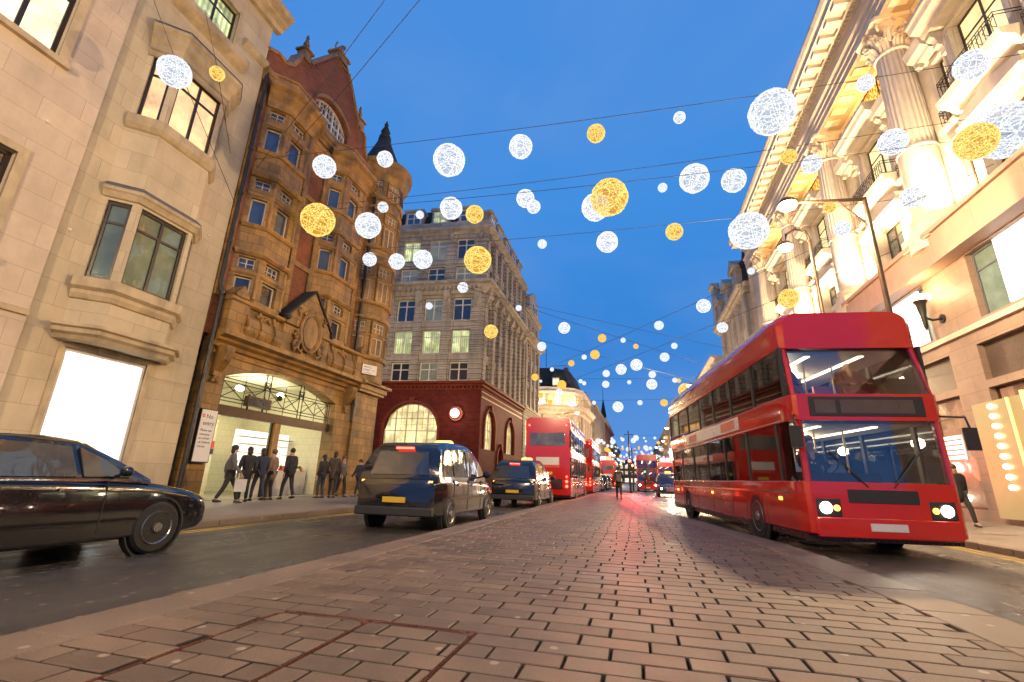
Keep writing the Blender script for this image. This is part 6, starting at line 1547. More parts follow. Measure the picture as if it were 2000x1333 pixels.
    for s in (-1, 1):
        m = MB(); m.tube([(s * .2, Lh + .01, 1.12), (s * .75, Lh + .0, 1.75)], .012, 5); m.build('wiper', 'rubber', b)
        m = MB(); m.box(fr, s * .88 - .2, s * .88 + .2, -.05, .01, .62, .92); m.build('lamp_housing', 'rubber', b, bevel=.02)
        m = MB(); c = Vector((s * .93, Lh + .0, .77)); m.lathe(c, [(.095, -.05), (.095, .02), (.01, .035)], 16, axis='Y'); m.build('headlight', 'head_white' if front_lit else 'bus_white', b, smooth=True)
        m = MB(); m.lathe(Vector((s * .76, Lh + .0, .77)), [(.05, -.05), (.05, .02), (.01, .03)], 12, axis='Y'); m.build('indicator', 'indicator', b, smooth=True)
        m = MB(); m.tube([(s * 1.2, Lh - .05, 2.35), (s * 1.36, Lh + .25, 2.3), (s * 1.36, Lh + .3, 2.1)], .02, 6); m.box(FR((s * 1.36, Lh + .28), (1, 0), (0, 1)), -.09, .09, -.03, .04, 1.75, 2.12); m.build('mirror', 'rubber', b)
    fr = FR((0, -Lh), (1, 0), (0, -1))
    m = MB(); m.box(fr, -.95, .95, -.02, .012, 2.85, 3.55); m.build('rear_window', 'glass_bus_rear', b, bevel=.02)
    m = MB(); m.box(fr, -.8, .8, -.15, .012, .62, 1.15); m.build('engine_cover', 'bus_dark', b, bevel=.02)
    m = MB(); m.box(fr, -.62, .62, -.02, .014, 1.72, 2.25); m.build('rear_advert', 'bus_white', b)
    m = MB(); m.box(fr, -.62, .62, .014, .018, 1.72, 1.86); m.build('advert_strip', 'sign_red', b)
    m = MB(); m.box(fr, -.26, .26, .01, .028, 1.36, 1.5); m.build('rear_plate', 'plate_yellow', b)
    for s in (-1, 1):
        for z, mm, r in ((.78, 'tail_red', .075), (1.02, 'tail_red', .075), (1.26, 'tail_dim', .06), (3.95, 'tail_red', .05)):
            m = MB(); m.lathe(Vector((s * 1.02, -Lh + .02, z)), [(r, .05), (r, -.03), (.01, -.045)], 12, axis='Y'); m.build('tail_light', mm, b, smooth=True)
    return b
glow('blind_amber', (1, .52, .10), .55, .5, 9, base=(.02, .02, .02))
bus_right = make_bus('red double decker bus facing the camera in the right lane, headlights on', front_lit=True)
def relabel(o, l): o['label'] = l; return o
bl1 = copy_tree(bus_right); relabel(bl1, 'red double decker bus seen from behind in the left lane, nearer of the two')
bl2 = copy_tree(bus_right); relabel(bl2, 'second red double decker bus in the left lane, ahead of the nearer one')
bf = copy_tree(bus_right); relabel(bf, 'distant red double decker bus facing the camera beyond the end of the island')
place(bus_right, 3.32, 15.1, 180 + 7.2); place(bl1, -4.75, 30.6, 1.5); place(bl2, -4.7, 43.5, 1); place(bf, 1.2, 66, 180)
bf2 = copy_tree(bus_right); relabel(bf2, 'farthest red double decker bus, on the right beyond the crossing'); place(bf2, 4.6, 88, 180)
for bb_, nn in ((bus_right, 3), (bl1, 2)):
    for zz in (2.1, 3.5):
        for yy in ((-3, 0, 3) if nn == 3 else (-2, 2.5)):
            l_ = light('saloon_light', 'POINT', (0, 0, 0), 70, (1, .80, .5), None, .12); l_.parent = bb_; l_.location = (0, yy, zz)
for o in list(bl1.children) + list(bl2.children):
    if o.name.startswith('headlight'): o.data = o.data  # same lamp, facing away
bl_ = light('headlight_beam', 'SPOT', (0, 0, 0), 90, (1, .84, .62), None, .08); bl_.location = (3.9, 9.3, .8); bl_.rotation_euler = (Vector((.12, -1, -.10))).to_track_quat('-Z', 'Y').to_euler(); bl_.data.spot_size = R(80); bl_.data.spot_blend = .9

def make_cab(label, paint='cab_black', front_lit=False, sx=1.0):
    b = thing('black_taxi', label, 'taxi', (0, 0, 0), 'taxis in the street')
    hw = .92
    def ring(y, z0, z1, w, r=.12): return rrect(w, z0, z1, r, y, 4)
    m = MB()
    low = [(-2.28, .42, .92, .80), (-2.24, .32, 1.02, .87), (-2.05, .28, 1.06, .91), (-1.2, .26, 1.08, .92), (0, .26, 1.06, .92), (.95, .26, 1.04, .92), (1.25, .26, 1.03, .91), (1.8, .27, .98, .88), (2.15, .30, .90, .83), (2.28, .38, .80, .76), (2.32, .46, .70, .68)]
    m.loft([ring(y, z0, z1, w, .16) for y, z0, z1, w in low])
    m.build('body', paint, b, smooth=30)
    m = MB()
    cabn = [(-2.16, 1.0, .86), (-2.08, 1.35, .84), (-1.92, 1.66, .80), (-1.7, 1.80, .76), (-1.2, 1.86, .74), (-.3, 1.88, .74), (.25, 1.85, .74), (.55, 1.74, .75), (.85, 1.46, .79), (1.18, 1.06, .85)]
    rings = []
    for y, z1, w in cabn:
        z0 = .98; zt = max(z1, z0 + .03); k = (zt - z0) / .9; wb = .905
        wt = wb - (wb - w) * 1.2 * k
        rings.append([Vector((wb, y, z0)), Vector((wt + .015, y, zt - .10 * k)), Vector((wt - .07, y, zt)), Vector((-wt + .07, y, zt)), Vector((-wt - .015, y, zt - .10 * k)), Vector((-wb, y, z0))])
    m.loft(rings); m.build('cabin', paint, b, smooth=35)
    def sidept(s, y, z, off=.012):
        k = (z - .98) / .9; return Vector((s * (.905 - (.905 - .75) * 1.15 * k + off), y, z))
    for s in (-1, 1):
        for poly in ([(-1.88, 1.1), (-1.25, 1.1), (-1.25, 1.7), (-1.62, 1.66)], [(-1.17, 1.1), (-.30, 1.1), (-.30, 1.72), (-1.17, 1.72)], [(-.22, 1.1), (.62, 1.1), (.30, 1.66), (.1, 1.72), (-.22, 1.72)]):
            m = MB(); m.loft([[sidept(s, y, z, o) for y, z in poly] for o in (-.03, .014)]); m.build('side_window', 'glass_dark', b)
        m = MB(); m.box(FR((s * .925, 0), (0, 1), (s, 0)), -1.5, 1.15, -.03, .015, .60, .66); m.build('rubbing_strip', 'rubber', b)
        for y in (-1.22, -.26, .78): m = MB(); m.box(FR((s * .922, 0), (0, 1), (s, 0)), y, y + .012, -.02, .006, .34, 1.02); m.build('door_seam', 'rubber', b)
        for y in (-1.0, -.05): m = MB(); m.box(FR((s * .92, 0), (0, 1), (s, 0)), y, y + .16, 0, .035, .90, .94); m.build('door_handle', 'chrome', b)
        for y in (-1.42, 1.42):
            m = MB(); m.lathe((s * .905, y, .33), [(.34, -s * .12), (.42, 0), (.44, 0), (.44, -s * .1)], 26, axis='X'); m.build('wheel_arch', 'rubber', b)
            wheel(b, s * .84, y, .335, .2)
        m = MB(); m.tube([(s * .88, .72, 1.1), (s * 1.02, .74, 1.14)], .025); m.ball((s * 1.08, .74, 1.17), (.11, .06, .09), 10, 8); m.build('door_mirror', paint, b, smooth=True)
        m = MB(); m.lathe(Vector((s * .64, 2.2, .66)), [(.13, -.1), (.13, .06), (.06, .10), (.01, .11)], 16, axis='Y'); m.build('headlight', 'head_white' if front_lit else 'chrome', b, smooth=True)
        m = MB(); m.box(FR((s * .74, -2.20), (1, 0), (0, -1)), -.07, .07, -.06, .045, .66, .92); m.build('tail_light', 'tail_red', b, bevel=.01)
        m = MB(); m.box(FR((s * .74, -2.20), (1, 0), (0, -1)), -.07, .07, -.06, .046, .93, 1.0); m.build('indicator', 'indicator', b)
    m = MB(); m.loft([[Vector((x, y + o, z)) for x, y, z in ((-.72, 1.06, 1.12), (.72, 1.06, 1.12), (.62, .58, 1.70), (-.62, .58, 1.70))] for o in (-.05, .035)]); m.build('windscreen', 'glass_dark', b)
    m = MB(); m.loft([[Vector((x, y - o, z)) for x, y, z in ((-.68, -2.13, 1.12), (.68, -2.13, 1.12), (.58, -1.98, 1.60), (-.58, -1.98, 1.60))] for o in (-.05, .03)]); m.build('rear_window', 'glass_dark', b)
    m = MB(); m.box(FR((0, 2.26), (1, 0), (0, 1)), -.33, .33, -.05, .07, .44, .82); m.build('grille', 'chrome', b, bevel=.02)
    m = MB(); m.box(FR((0, 2.3), (1, 0), (0, 1)), -.85, .85, -.2, .07, .28, .42); m.build('front_bumper', 'rubber', b, bevel=.03)
    m = MB(); m.box(FR((0, -2.26), (1, 0), (0, -1)), -.87, .87, -.2, .08, .30, .48); m.build('rear_bumper', 'rubber', b, bevel=.03)
    m = MB(); m.box(FR((0, -2.27), (1, 0), (0, -1)), -.26, .26, -.0, .03, .56, .67); m.build('rear_plate', 'plate_yellow', b)
    m = MB(); m.box(FR((0, -1.95), (1, 0), (0, -1)), -.2, .2, -.02, .06, 1.66, 1.70); m.build('high_brake_light', 'tail_red', b)
    m = MB(); m.loft([[Vector((x * f, y * f + .25, z)) for x, y in ((-.24, -.08), (.24, -.08), (.24, .08), (-.24, .08))] for f, z in ((1, 1.85), (1, 1.97), (.8, 2.02))]); m.build('roof_sign', 'amber_sign', b)
    return b
cab = make_cab('black taxi seen from behind in the near left lane, tail lights on')
c3 = copy_tree(cab); relabel(c3, 'black taxi directly behind the nearer red bus, with bright brake lights')
c4_ = copy_tree(cab); relabel(c4_, 'taxi in the left lane ahead of both red buses')
place(cab, -4.95, 11.4, 1); place(c3, -4.8, 20.7, 0); place(c4_, -4.7, 55, 0)
def make_saloon(label):
    b = thing('saloon_car', label, 'car', (0, 0, 0))
    low = [(-2.28, .45, .90, .72), (-2.22, .34, .97, .82), (-2.0, .28, .99, .88), (-1.2, .24, .98, .91), (0, .22, .95, .92), (1.0, .22, .92, .91), (1.3, .22, .90, .90), (1.8, .24, .82, .87), (2.1, .27, .74, .82), (2.25, .33, .66, .74), (2.3, .42, .58, .62)]
    m = MB(); m.loft([rrect(w, z0, z1, .13, y, 4) for y, z0, z1, w in low]); m.build('body', 'cab_black', b, smooth=30)
    prof = [(-1.95, .96, .80), (-1.6, 1.12, .74), (-1.15, 1.32, .66), (-.6, 1.42, .62), (0, 1.44, .62), (.35, 1.40, .63), (.75, 1.22, .69), (1.2, .95, .80)]
    rings = []
    for y, z1, w in prof:
        z0 = .90; k = max(.05, (z1 - z0) / .54); wb = .87
        rings.append([Vector((wb, y, z0)), Vector((wb - .2 * k, y, max(z0 + .02, z1 - .06))), Vector((wb - .30 * k, y, z1)), Vector((-wb + .30 * k, y, z1)), Vector((-wb + .2 * k, y, max(z0 + .02, z1 - .06))), Vector((-wb, y, z0))])
    m = MB(); m.loft(rings); m.build('cabin', 'cab_black', b, smooth=35)
    for s in (-1, 1):
        sp = lambda y, z, o: Vector((s * (.87 - .2 * (z - .9) / .5 + o), y, z))
        for poly in ([(-1.55, .98), (-.62, .98), (-.62, 1.33), (-1.12, 1.25)], [(-.54, .98), (.30, .98), (.24, 1.33), (-.54, 1.36)], [(.37, .98), (.92, .98), (.60, 1.2), (.33, 1.32)]):
            m = MB(); m.loft([[sp(y, z, o) for y, z in poly] for o in (-.03, .016)]); m.build('side_window', 'glass_dark', b)
        for y in (-1.36, 1.38):
            m = MB(); m.lathe((s * .90, y, .33), [(.33, -s * .12), (.38, 0), (.40, 0), (.40, -s * .1)], 26, axis='X'); m.build('wheel_arch', 'rubber', b)
            wheel(b, s * .82, y, .33, .21)
        for y in (-1.02, -.58, .62): m = MB(); m.box(FR((s * .915, 0), (0, 1), (s, 0)), y, y + .01, -.02, .004, .30, .93); m.build('door_seam', 'rubber', b)
        for y in (-.95, -.1): m = MB(); m.box(FR((s * .91, 0), (0, 1), (s, 0)), y + .2, y + .38, 0, .03, .82, .85); m.build('door_handle', 'chrome', b)
        m = MB(); m.box(FR((s * .905, 0), (0, 1), (s, 0)), -1.5, 1.1, -.02, .008, .935, .95); m.build('chrome_strip', 'chrome', b)
        m = MB(); m.tube([(s * .84, .72, .98), (s * .98, .74, 1.02)], .02); m.ball((s * 1.02, .73, 1.05), (.10, .06, .065), 10, 8); m.build('door_mirror', 'cab_black', b, smooth=True)
        m = MB(); m.ball((s * .60, 2.14, .64), (.17, .12, .07), 12, 8); m.build('headlight', 'chrome', b, smooth=True)
        m = MB(); m.box(FR((s * .62, -2.18), (1, 0), (0, -1)), -.16, .16, -.06, .05, .70, .84); m.build('tail_light', 'tail_red', b, bevel=.01)
    for nm, pts in (('windscreen', [(-.66, 1.16, .98), (.66, 1.16, .98), (.52, .50, 1.35), (-.52, .50, 1.35)]), ('rear_window', [(-.6, -1.85, 1.0), (.6, -1.85, 1.0), (.5, -1.1, 1.34), (-.5, -1.1, 1.34)])):
        m = MB(); m.loft([[Vector((x, y, z + o)) for x, y, z in pts] for o in (-.02, .03)]); m.build(nm, 'glass_dark', b)
    m = MB(); m.box(FR((0, 2.24), (1, 0), (0, 1)), -.42, .42, -.05, .05, .40, .58); m.build('grille', 'rubber', b, bevel=.02)
    m = MB(); m.box(FR((0, -2.27), (1, 0), (0, -1)), -.26, .26, -.0, .03, .56, .67); m.build('rear_plate', 'plate_yellow', b)
    return b
c2 = make_saloon('low black saloon car in the kerbside lane passing the lit shop window'); place(c2, -7.3, 3.9, 0)
cf = make_cab('dark taxi facing the camera in the right lane beyond the bus, headlights on', 'cab_blue', True); place(cf, 2.45, 41.5, 180)
cf.scale = (1, 1, 1)
cf2 = copy_tree(cf); relabel(cf2, 'distant taxi facing the camera beyond the crossing'); place(cf2, 3.6, 74, 180)
cg = make_cab('grey taxi in the kerbside lane in front of the station entrance', 'car_grey'); place(cg, -7.4, 16.6, 0)
for x, y in ((1.85, 38.9), (3.05, 38.9)): pass
for k, (x, y, src, w_) in enumerate(((-4.6, 63, cab, 'taxi in the left lane just past the crossing'), (-4.6, 71, cab, 'second taxi in the left lane past the crossing'), (-4.4, 104, cab, 'farthest taxi going away in the left lane'), (-7.2, 66, cab, 'taxi at the kerb past the crossing on the left'), (.9, 84, cf, 'distant taxi facing the camera behind the distant bus'), (3.4, 97, cf, 'tiny taxi facing the camera far down the right lane'), (1.0, 112, cf, 'farthest taxi facing the camera'))):
    q = copy_tree(src); relabel(q, w_); place(q, x, y, 0 if src is cab else 180)
q = copy_tree(bus_right); relabel(q, 'farthest bus going away in the left lane past the crossing'); place(q, -4.5, 84, 0)
light('taxi_beam', 'SPOT', (2.45, 39.0, .7), 250, (1, .82, .58), None, .08, target=(2.2, 30, 0), angle=80)

# ================================================================== TRAFFIC SIGNALS AT THE END OF THE ISLAND
def signal(x, y, h, label, arm):
    s = thing('traffic_signal', label, 'traffic light', (x, y, ZI))
    m = MB(); m.lathe((x, y, 0), [(.10, ZI), (.10, 1.0), (.065, 1.1), (.06, h)], 12); m.build('pole', 'iron', s, smooth=True)
    if arm: m = MB(); m.tube([(x - .42, y, h - .35), (x + .42, y, h - .35)], .035, 6); m.build('cross_arm', 'iron', s)
    m = MB(); m.wbox(x - .17, x + .17, y - .32, y - .08, 2.1, 3.15); m.build('signal_head', 'iron', s, bevel=.02)
    for k, (z, mm) in enumerate(((2.95, 'signal_red'), (2.63, 'dark_panel'), (2.31, 'dark_panel'))):
        m = MB(); m.lathe((x, y - .32, z), [(.11, .0), (.11, -.02), (.01, -.03)], 14, axis='Y'); m.build('lens', mm, s, smooth=True)
        m = MB(); m.lathe((x, y - .32, z), [(.125, 0), (.125, -.16)], 14, axis='Y', a0=0, a1=pi); m.build('visor', 'iron', s)
    m = MB(); m.wbox(x - .16, x + .16, y - .3, y - .1, 1.5, 1.95); m.build('control_box', 'iron', s)
    return s
signal(-.62, 45.2, 5.7, 'tall traffic signal pole with cross arm and red light at the island end', True)
signal(-.48, 58, 5.0, 'shorter traffic signal pole behind the tall one, at the far side of the crossing', True)
light('signal_glow', 'SPOT', (-.62, 44.7, 2.95), 4000, (1, .05, .04), None, .1, target=(-.6, 20, 0), angle=100)
i2 = MB(); i2.wbox(-2.5, -.05, 57, 62, -.05, .12); struct('far_refuge', i2, 'kerb_granite', bevel=.015)
s = thing('green_signal', 'green pedestrian signal beside the distant bus', 'traffic light', (.9, 58.5, 0)); m = MB(); m.lathe((.9, 58.5, 0), [(.06, 0), (.06, 2.9)], 8); m.build('pole', 'iron', s); m = MB(); m.wbox(.78, 1.02, 58.3, 58.45, 2.1, 2.8); m.build('signal_head', 'iron', s); m = MB(); m.lathe((.9, 58.28, 2.3), [(.09, 0), (.01, -.02)], 10, axis='Y'); m.build('lens', 'signal_green', s)
light('signal_glow', 'POINT', (-.62, 44.6, 3.0), 60, (1, .06, .05), None, .15)

mat('coat_tan', (.20, .13, .08), .8, .2, 9, .1); mat('hair_brown', (.10, .05, .025), .6, .2, 20, .1); mat('coat_red', (.18, .03, .03), .8, .2, 9, .1)
# ================================================================== PEOPLE
def skinmesh(pts, edges, radii, name, mt, parent, sub=1):
    me = bpy.data.meshes.new(name); me.from_pydata(pts, edges, []); o = bpy.data.objects.new(name, me); col.objects.link(o)
    md = o.modifiers.new('s', 'SKIN'); md.use_smooth_shade = True
    for i, r in enumerate(radii):
        v = me.skin_vertices[0].data[i]; v.radius = r if isinstance(r, tuple) else (r, r); v.use_root = (i == 0)
    if sub: o.modifiers.new('u', 'SUBSURF').levels = sub; o.modifiers[-1].render_levels = sub
    bpy.context.view_layer.update(); ev = o.evaluated_get(bpy.context.evaluated_depsgraph_get()); m2 = bpy.data.meshes.new_from_object(ev)
    bpy.data.objects.remove(o); m2.name = name; m2.materials.clear(); m2.materials.append(M[mt]); m2.shade_smooth()
    r = bpy.data.objects.new(name, m2); col.objects.link(r)
    if parent: r.parent = parent
    return r
def person(label, x, y, face, z=.12, h=1.74, pose='stand', coat='coat_black', legs='trousers', long_coat=False, bag=None, hair='hair_dark', group=None, seed=0):
    "face: heading in degrees (0 = looks along +y)"
    rd = random.Random(seed); k = h / 1.74
    T = thing('person', label, 'person', (0, 0, 0), group)
    st_ = {'stand': (.05, -.04), 'walk': (.30, -.28), 'step': (.16, -.2)}[pose]
    pel = (0, 0, .94); P = {}
    P['pel'] = pel; P['ab'] = (0, .0, 1.12); P['ch'] = (0, .0, 1.33); P['nk'] = (0, .0, 1.50); P['hb'] = (0, .02, 1.58); P['ht'] = (0, .025, 1.665)
    for s, n_, yy in ((-1, 'l', st_[0]), (1, 'r', st_[1])):
        P['hip' + n_] = (s * .095, 0, .90); P['kn' + n_] = (s * .10, yy * .55 + .05, .49); P['an' + n_] = (s * .10, yy, .09 + (.05 if yy < -.1 else 0)); P['to' + n_] = (s * .115, yy + .15, .035)
        P['sh' + n_] = (s * .18, 0, 1.42); ay = -yy * .7
        P['el' + n_] = (s * .245, ay * .4 - .03, 1.14); P['wr' + n_] = (s * .24, ay + .09, .90)
    names = list(P); ix = {n_: i for i, n_ in enumerate(names)}
    pts = [tuple(c * k for c in P[n_]) for n_ in names]
    E_ = [('pel', 'ab'), ('ab', 'ch'), ('ch', 'nk'), ('nk', 'hb'), ('hb', 'ht')]
    for n_ in 'lr': E_ += [('pel', 'hip' + n_), ('hip' + n_, 'kn' + n_), ('kn' + n_, 'an' + n_), ('an' + n_, 'to' + n_), ('ch', 'sh' + n_), ('sh' + n_, 'el' + n_), ('el' + n_, 'wr' + n_)]
    rad = {'pel': .115, 'ab': .115, 'ch': .13, 'nk': .052, 'hb': .07, 'ht': .082}
    for n_ in 'lr': rad.update({'hip' + n_: .08, 'kn' + n_: .052, 'an' + n_: .036, 'to' + n_: .03, 'sh' + n_: .055, 'el' + n_: .04, 'wr' + n_: .026})
    pp, ee, rr = list(pts), [(ix[a], ix[b]) for a, b in E_], [rad[n_] * k for n_ in names]
    for s, n_ in ((-1, 'l'), (1, 'r')):      # palms, five fingers each
        w = Vector(P['wr' + n_]); pal = w + Vector((0, .02, -.085)); pp.append(tuple(pal * k)); rr.append(.026 * k); pi_ = len(pp) - 1; ee.append((ix['wr' + n_], pi_))
        for f in range(5):
            if f < 4: a = pal + Vector((0, -.03 + .02 * f, -.035)); l = (.055, .065, .06, .045)[f]; q = a + Vector((-s * .012, .008, -l))
            else: a = pal + Vector((-s * .01, .035, .02)); q = a + Vector((-s * .015, .03, -.035))
            pp += [tuple(a * k), tuple(q * k)]; rr += [.011 * k, .008 * k]; n0 = len(pp) - 2; ee += [(pi_, n0), (n0, n0 + 1)]
    # nose and chin give the head a face
    for q, r_ in (((0, .105, 1.615), .018), ((0, .085, 1.555), .03)): pp.append(tuple(c * k for c in q)); rr.append(r_ * k); ee.append((ix['hb'], len(pp) - 1))
    skinmesh(pp, ee, rr, 'body', 'skin', T, 1)
    c = {'pel': (.165, .14), 'ab': (.16, .14), 'ch': (.175, .15), 'nk': (.07, .07)}
    def sub(keys, radf, extra=(), zoff=0):
        i2_ = {n_: i for i, n_ in enumerate(keys)}; return [tuple(cc * k for cc in P[n_]) for n_ in keys], i2_
    ks = ['ab', 'ch', 'nk', 'shl', 'ell', 'wrl', 'shr', 'elr', 'wrr', 'pel']
    q, i2_ = sub(ks, None); ed = [(i2_[a], i2_[b]) for a, b in (('pel', 'ab'), ('ab', 'ch'), ('ch', 'nk'), ('ch', 'shl'), ('shl', 'ell'), ('ell', 'wrl'), ('ch', 'shr'), ('shr', 'elr'), ('elr', 'wrr'))]
    q[i2_['nk']] = (0, -.005, 1.485 * k)
    rs = {'ab': .155, 'ch': .165, 'nk': .085, 'pel': .165, 'shl': .085, 'shr': .085, 'ell': .065, 'elr': .065, 'wrl': .048, 'wrr': .048}
    rl = [rs[n_] * k for n_ in ks]
    q.append((0, 0, (.62 if long_coat else .80) * k)); rl.append((.19 if long_coat else .175) * k); ed.append((i2_['pel'], len(q) - 1))
    skinmesh(q, ed, rl, 'coat', coat, T, 1)
    ks = ['pel', 'hipl', 'knl', 'anl', 'hipr', 'knr', 'anr']; q, i2_ = sub(ks, None)
    skinmesh(q, [(0, 1), (1, 2), (2, 3), (0, 4), (4, 5), (5, 6)], [r * k for r in (.13, .098, .07, .055, .098, .07, .055)], 'trousers', legs, T, 1)
    for n_ in 'lr':
        a, b = Vector(P['an' + n_]) * k, Vector(P['to' + n_]) * k
        m = MB(); m.loft([[Vector((a.x + w_ * cos(t), a.y + dy, max(.012, a.z - .05 + zz + hh * sin(t)))) for t in [2 * pi * j / 10 for j in range(10)]] for dy, w_, hh, zz in ((-.07, .03, .03, 0), (-.05, .045, .05, 0), (.03, .045, .055, 0), (.12, .05, .035, -.015), (.18, .035, .02, -.02))]); m.build('shoe', 'rubber', T, smooth=True)
    hd = Vector(P['ht']) * k
    m = MB(); m.ball(hd + Vector((0, -.02, .012)), (.092, .105, .10), 12, 8)
    if rd.random() < .5: m.ball(hd + Vector((0, -.055, -.07)), (.085, .07, .14), 10, 7)
    m.build('hair', hair, T, smooth=True)
    for s in (-1, 1): m = MB(); m.ball(Vector((s * .03, .098, 1.64)) * k, .009, 6, 4); m.build('eye', 'rubber', T)
    if bag:
        w = Vector(P['wrr']) * k
        if bag == 'shopping': bm_ = MB(); c0 = w + Vector((.02, .02, -.12)); bm_.box(FR((c0.x, c0.y), (0, 1), (1, 0)), -.16, .16, -.06, .06, c0.z - .42, c0.z - .05); bb = thing('shopping_bag', 'white paper carrier bag held by ' + label.split(' in ')[0], 'bag', (0, 0, 0))
        else: bm_ = MB(); c0 = Vector((0, -.24, 1.15)) * k; bm_.box(FR((c0.x, c0.y), (1, 0), (0, -1)), -.14, .14, -.08, .08, c0.z - .2, c0.z + .22); bb = thing('backpack', 'dark backpack worn by ' + label.split(' in ')[0], 'bag', (0, 0, 0))
        bm_.build('pouch', 'bag_white' if bag == 'shopping' else 'coat_grey', bb, bevel=.03 if bag != 'shopping' else .005)
        hm = MB()
        if bag == 'shopping': hm.tube([(c0.x, c0.y - .08, c0.z - .06), (c0.x, c0.y - .03, c0.z + .05), (c0.x, c0.y + .03, c0.z + .05), (c0.x, c0.y + .08, c0.z - .06)], .006, 5)
        else: hm.tube([(-.12, -.17, c0.z + .2), (-.12, .02, c0.z + .34), (-.13, .15, c0.z + .1), (-.13, -.1, c0.z - .15)], .015, 5); hm.tube([(.12, -.17, c0.z + .2), (.12, .02, c0.z + .34), (.13, .15, c0.z + .1), (.13, -.1, c0.z - .15)], .015, 5)
        hm.build('handle' if bag == 'shopping' else 'strap', 'cream_paint' if bag == 'shopping' else 'coat_grey', bb); bb.location = (x, y, z); bb.rotation_euler = (0, 0, R(face))
    T.location = (x, y, z); T.rotation_euler = (0, 0, R(face)); return T
gp = 'people waiting outside the station entrance'
person('person in a dark coat walking away along the paved island', -1.02, 27.6, 4, ZI, 1.76, 'walk', 'coat_black', 'trousers', True, 'backpack', seed=2)
person('person in a long black coat at the left of the station doorway', -12.55, 13.1, 60, pose='stand', long_coat=True, seed=1, group=gp)
person('person in a grey coat with a white carrier bag left of the station doorway', -12.3, 12.2, -40, pose='walk', coat='coat_grey', bag='shopping', seed=3, group=gp)
person('person in a navy jacket stooping forward by the white doorway', -12.6, 13.75, 75, pose='step', coat='coat_navy', legs='jeans', seed=4, group=gp)
person('person in a tan coat facing the white station doorway', -12.7, 14.4, 100, pose='stand', coat='coat_tan', hair='hair_brown', long_coat=True, seed=5, group=gp)
person('tall person in a black jacket with legs apart before the doorway', -12.6, 15.2, 80, pose='step', coat='coat_black', h=1.84, seed=6, group=gp)
person('person in a black hooded jacket in front of the lit kiosk', -12.5, 17.0, 85, pose='stand', coat='coat_black', legs='jeans', h=1.70, seed=7, group=gp)
person('tall person in a long dark coat in front of the lit kiosk', -12.4, 17.6, 20, pose='stand', coat='coat_brown', long_coat=True, h=1.86, seed=8, group=gp)
person('person in a grey jacket at the right end of the kiosk', -12.6, 18.5, -100, pose='step', coat='coat_grey', hair='hair_brown', seed=9, group=gp)
person('short person in a navy coat beyond the kiosk', -12.3, 19.4, 170, pose='walk', coat='coat_navy', h=1.62, seed=10, group=gp)
gr_ = 'people on the right hand pavement'
person('person in a dark coat walking past the bulb panel', 9.3, 17.4, 178, pose='walk', coat='coat_black', long_coat=True, seed=11, group=gr_)
person('person in jeans and a tan jacket under the lamp post with the hooked head', 9.0, 19.6, 170, pose='walk', coat='coat_tan', legs='jeans', seed=12, group=gr_)
person('person in a tan coat near the wall on the right pavement', 10.4, 22.5, 10, pose='walk', coat='coat_tan', seed=13, group=gr_)
person('person in a navy coat at the right edge by the shop window', 9.8, 14.2, 185, pose='step', coat='coat_navy', seed=14, group=gr_)
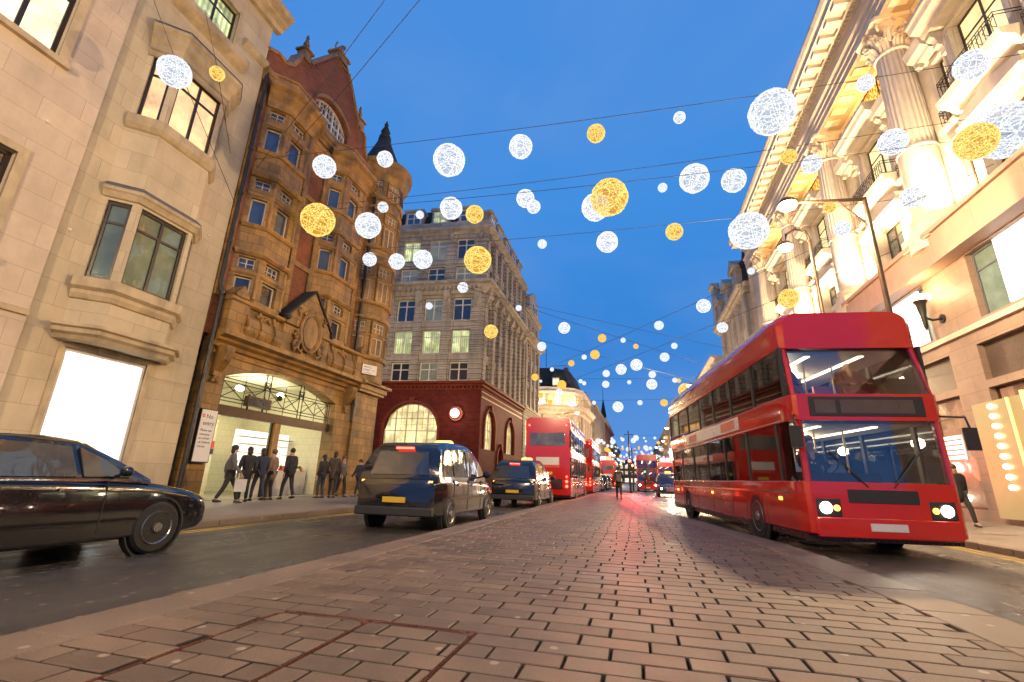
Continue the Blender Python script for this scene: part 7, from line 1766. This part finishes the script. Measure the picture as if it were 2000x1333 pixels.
# the driver and passengers of the near bus
BM = Matrix.Translation((3.32, 15.1, 0)) @ Matrix.Rotation(R(187.2), 4, 'Z')
def seated(label, x, y, z, coat, arms='lap', hair='hair_dark'):
    T = thing('person', label, 'person', (0, 0, 0), 'people seated in the near bus')
    hz = .28 if arms == 'wheel' else .02
    P = [(0, 0, .05), (0, -.03, .28), (0, 0, .50), (0, .01, .62), (0, .03, .74), (0, .03, .82), (0, .11, .765)]
    E_ = [(0, 1), (1, 2), (2, 3), (3, 4), (4, 5), (4, 6)]; Rr = [.14, .13, .14, .05, .072, .075, .018]
    skinmesh(P, E_, Rr, 'body', 'skin', T)
    C = [(0, 0, .05), (0, -.03, .28), (0, 0, .48), (0, 0, .58)]; e = [(0, 1), (1, 2), (2, 3)]; r = [.17, .155, .16, .08]
    for s in (-1, 1):
        k = len(C); C += [(s * .19, 0, .50), (s * .24, .10, .28), (s * .16, .34, .22 + hz * .5)]; e += [(2, k), (k, k + 1), (k + 1, k + 2)]; r += [.08, .06, .045]
        k = len(C); C += [(s * .10, .2, .02), (s * .10, .42, .0)]; e += [(0, k), (k, k + 1)]; r += [.10, .07]
    skinmesh(C, e, r, 'coat', coat, T)
    for s in (-1, 1):
        h = MB(); w = Vector((s * .16, .36, .22 + hz * .5))
        for f in range(5): h.tube([w, w + Vector(((f - 2) * .018, .05, -.005)), w + Vector(((f - 2) * .02, .08 - .004 * abs(f - 2), -.03))], [.02, .011, .008], 6)
        h.build('hand', 'skin', T, smooth=True)
    m = MB(); m.ball((0, .0, .83), (.09, .10, .095), 12, 8); m.build('hair', hair, T, smooth=True)
    T.matrix_world = BM @ Matrix.Translation((x, y, z)); return T
seated('bus driver in a navy jacket at the wheel of the near bus', .45, 4.3, 1.2, 'coat_navy', 'wheel')
seated('passenger in a red coat at the front of the upper deck', -.55, 4.25, 2.9, 'coat_red', hair='hair_brown')
seated('passenger in a black coat at the front of the upper deck', .75, 4.25, 2.9, 'coat_black')
seated('passenger in a tan coat behind the front row of the upper deck', .8, 2.6, 2.9, 'coat_tan')
seated('passenger in a grey coat by a lower deck window of the near bus', .8, 1.7, 1.35, 'coat_grey')
seated('passenger in a navy coat farther back on the lower deck', .8, -.8, 1.35, 'coat_navy')
# small red ribbon bow on the big golden globe
p = at(621, 400, Y=14.6); s = thing('ribbon_bow', 'bright red ribbon bow on top of the big golden globe at the left', 'bow', p)
for sg in (-1, 1): m = MB(); m.loft([[p + Vector((sg * a, 0, b)), p + Vector((sg * a, .03, b + .01)), p + Vector((sg * a, .03, b + .02 + c)), p + Vector((sg * a, 0, b + .02 + c))] for a, b, c in ((.0, -.02, .04), (.12, .0, .12), (.24, -.05, .18), (.34, -.12, .1))]); m.build('loop', 'sign_red', s)
m = MB(); m.ball(p, .05); m.build('knot', 'sign_red', s)
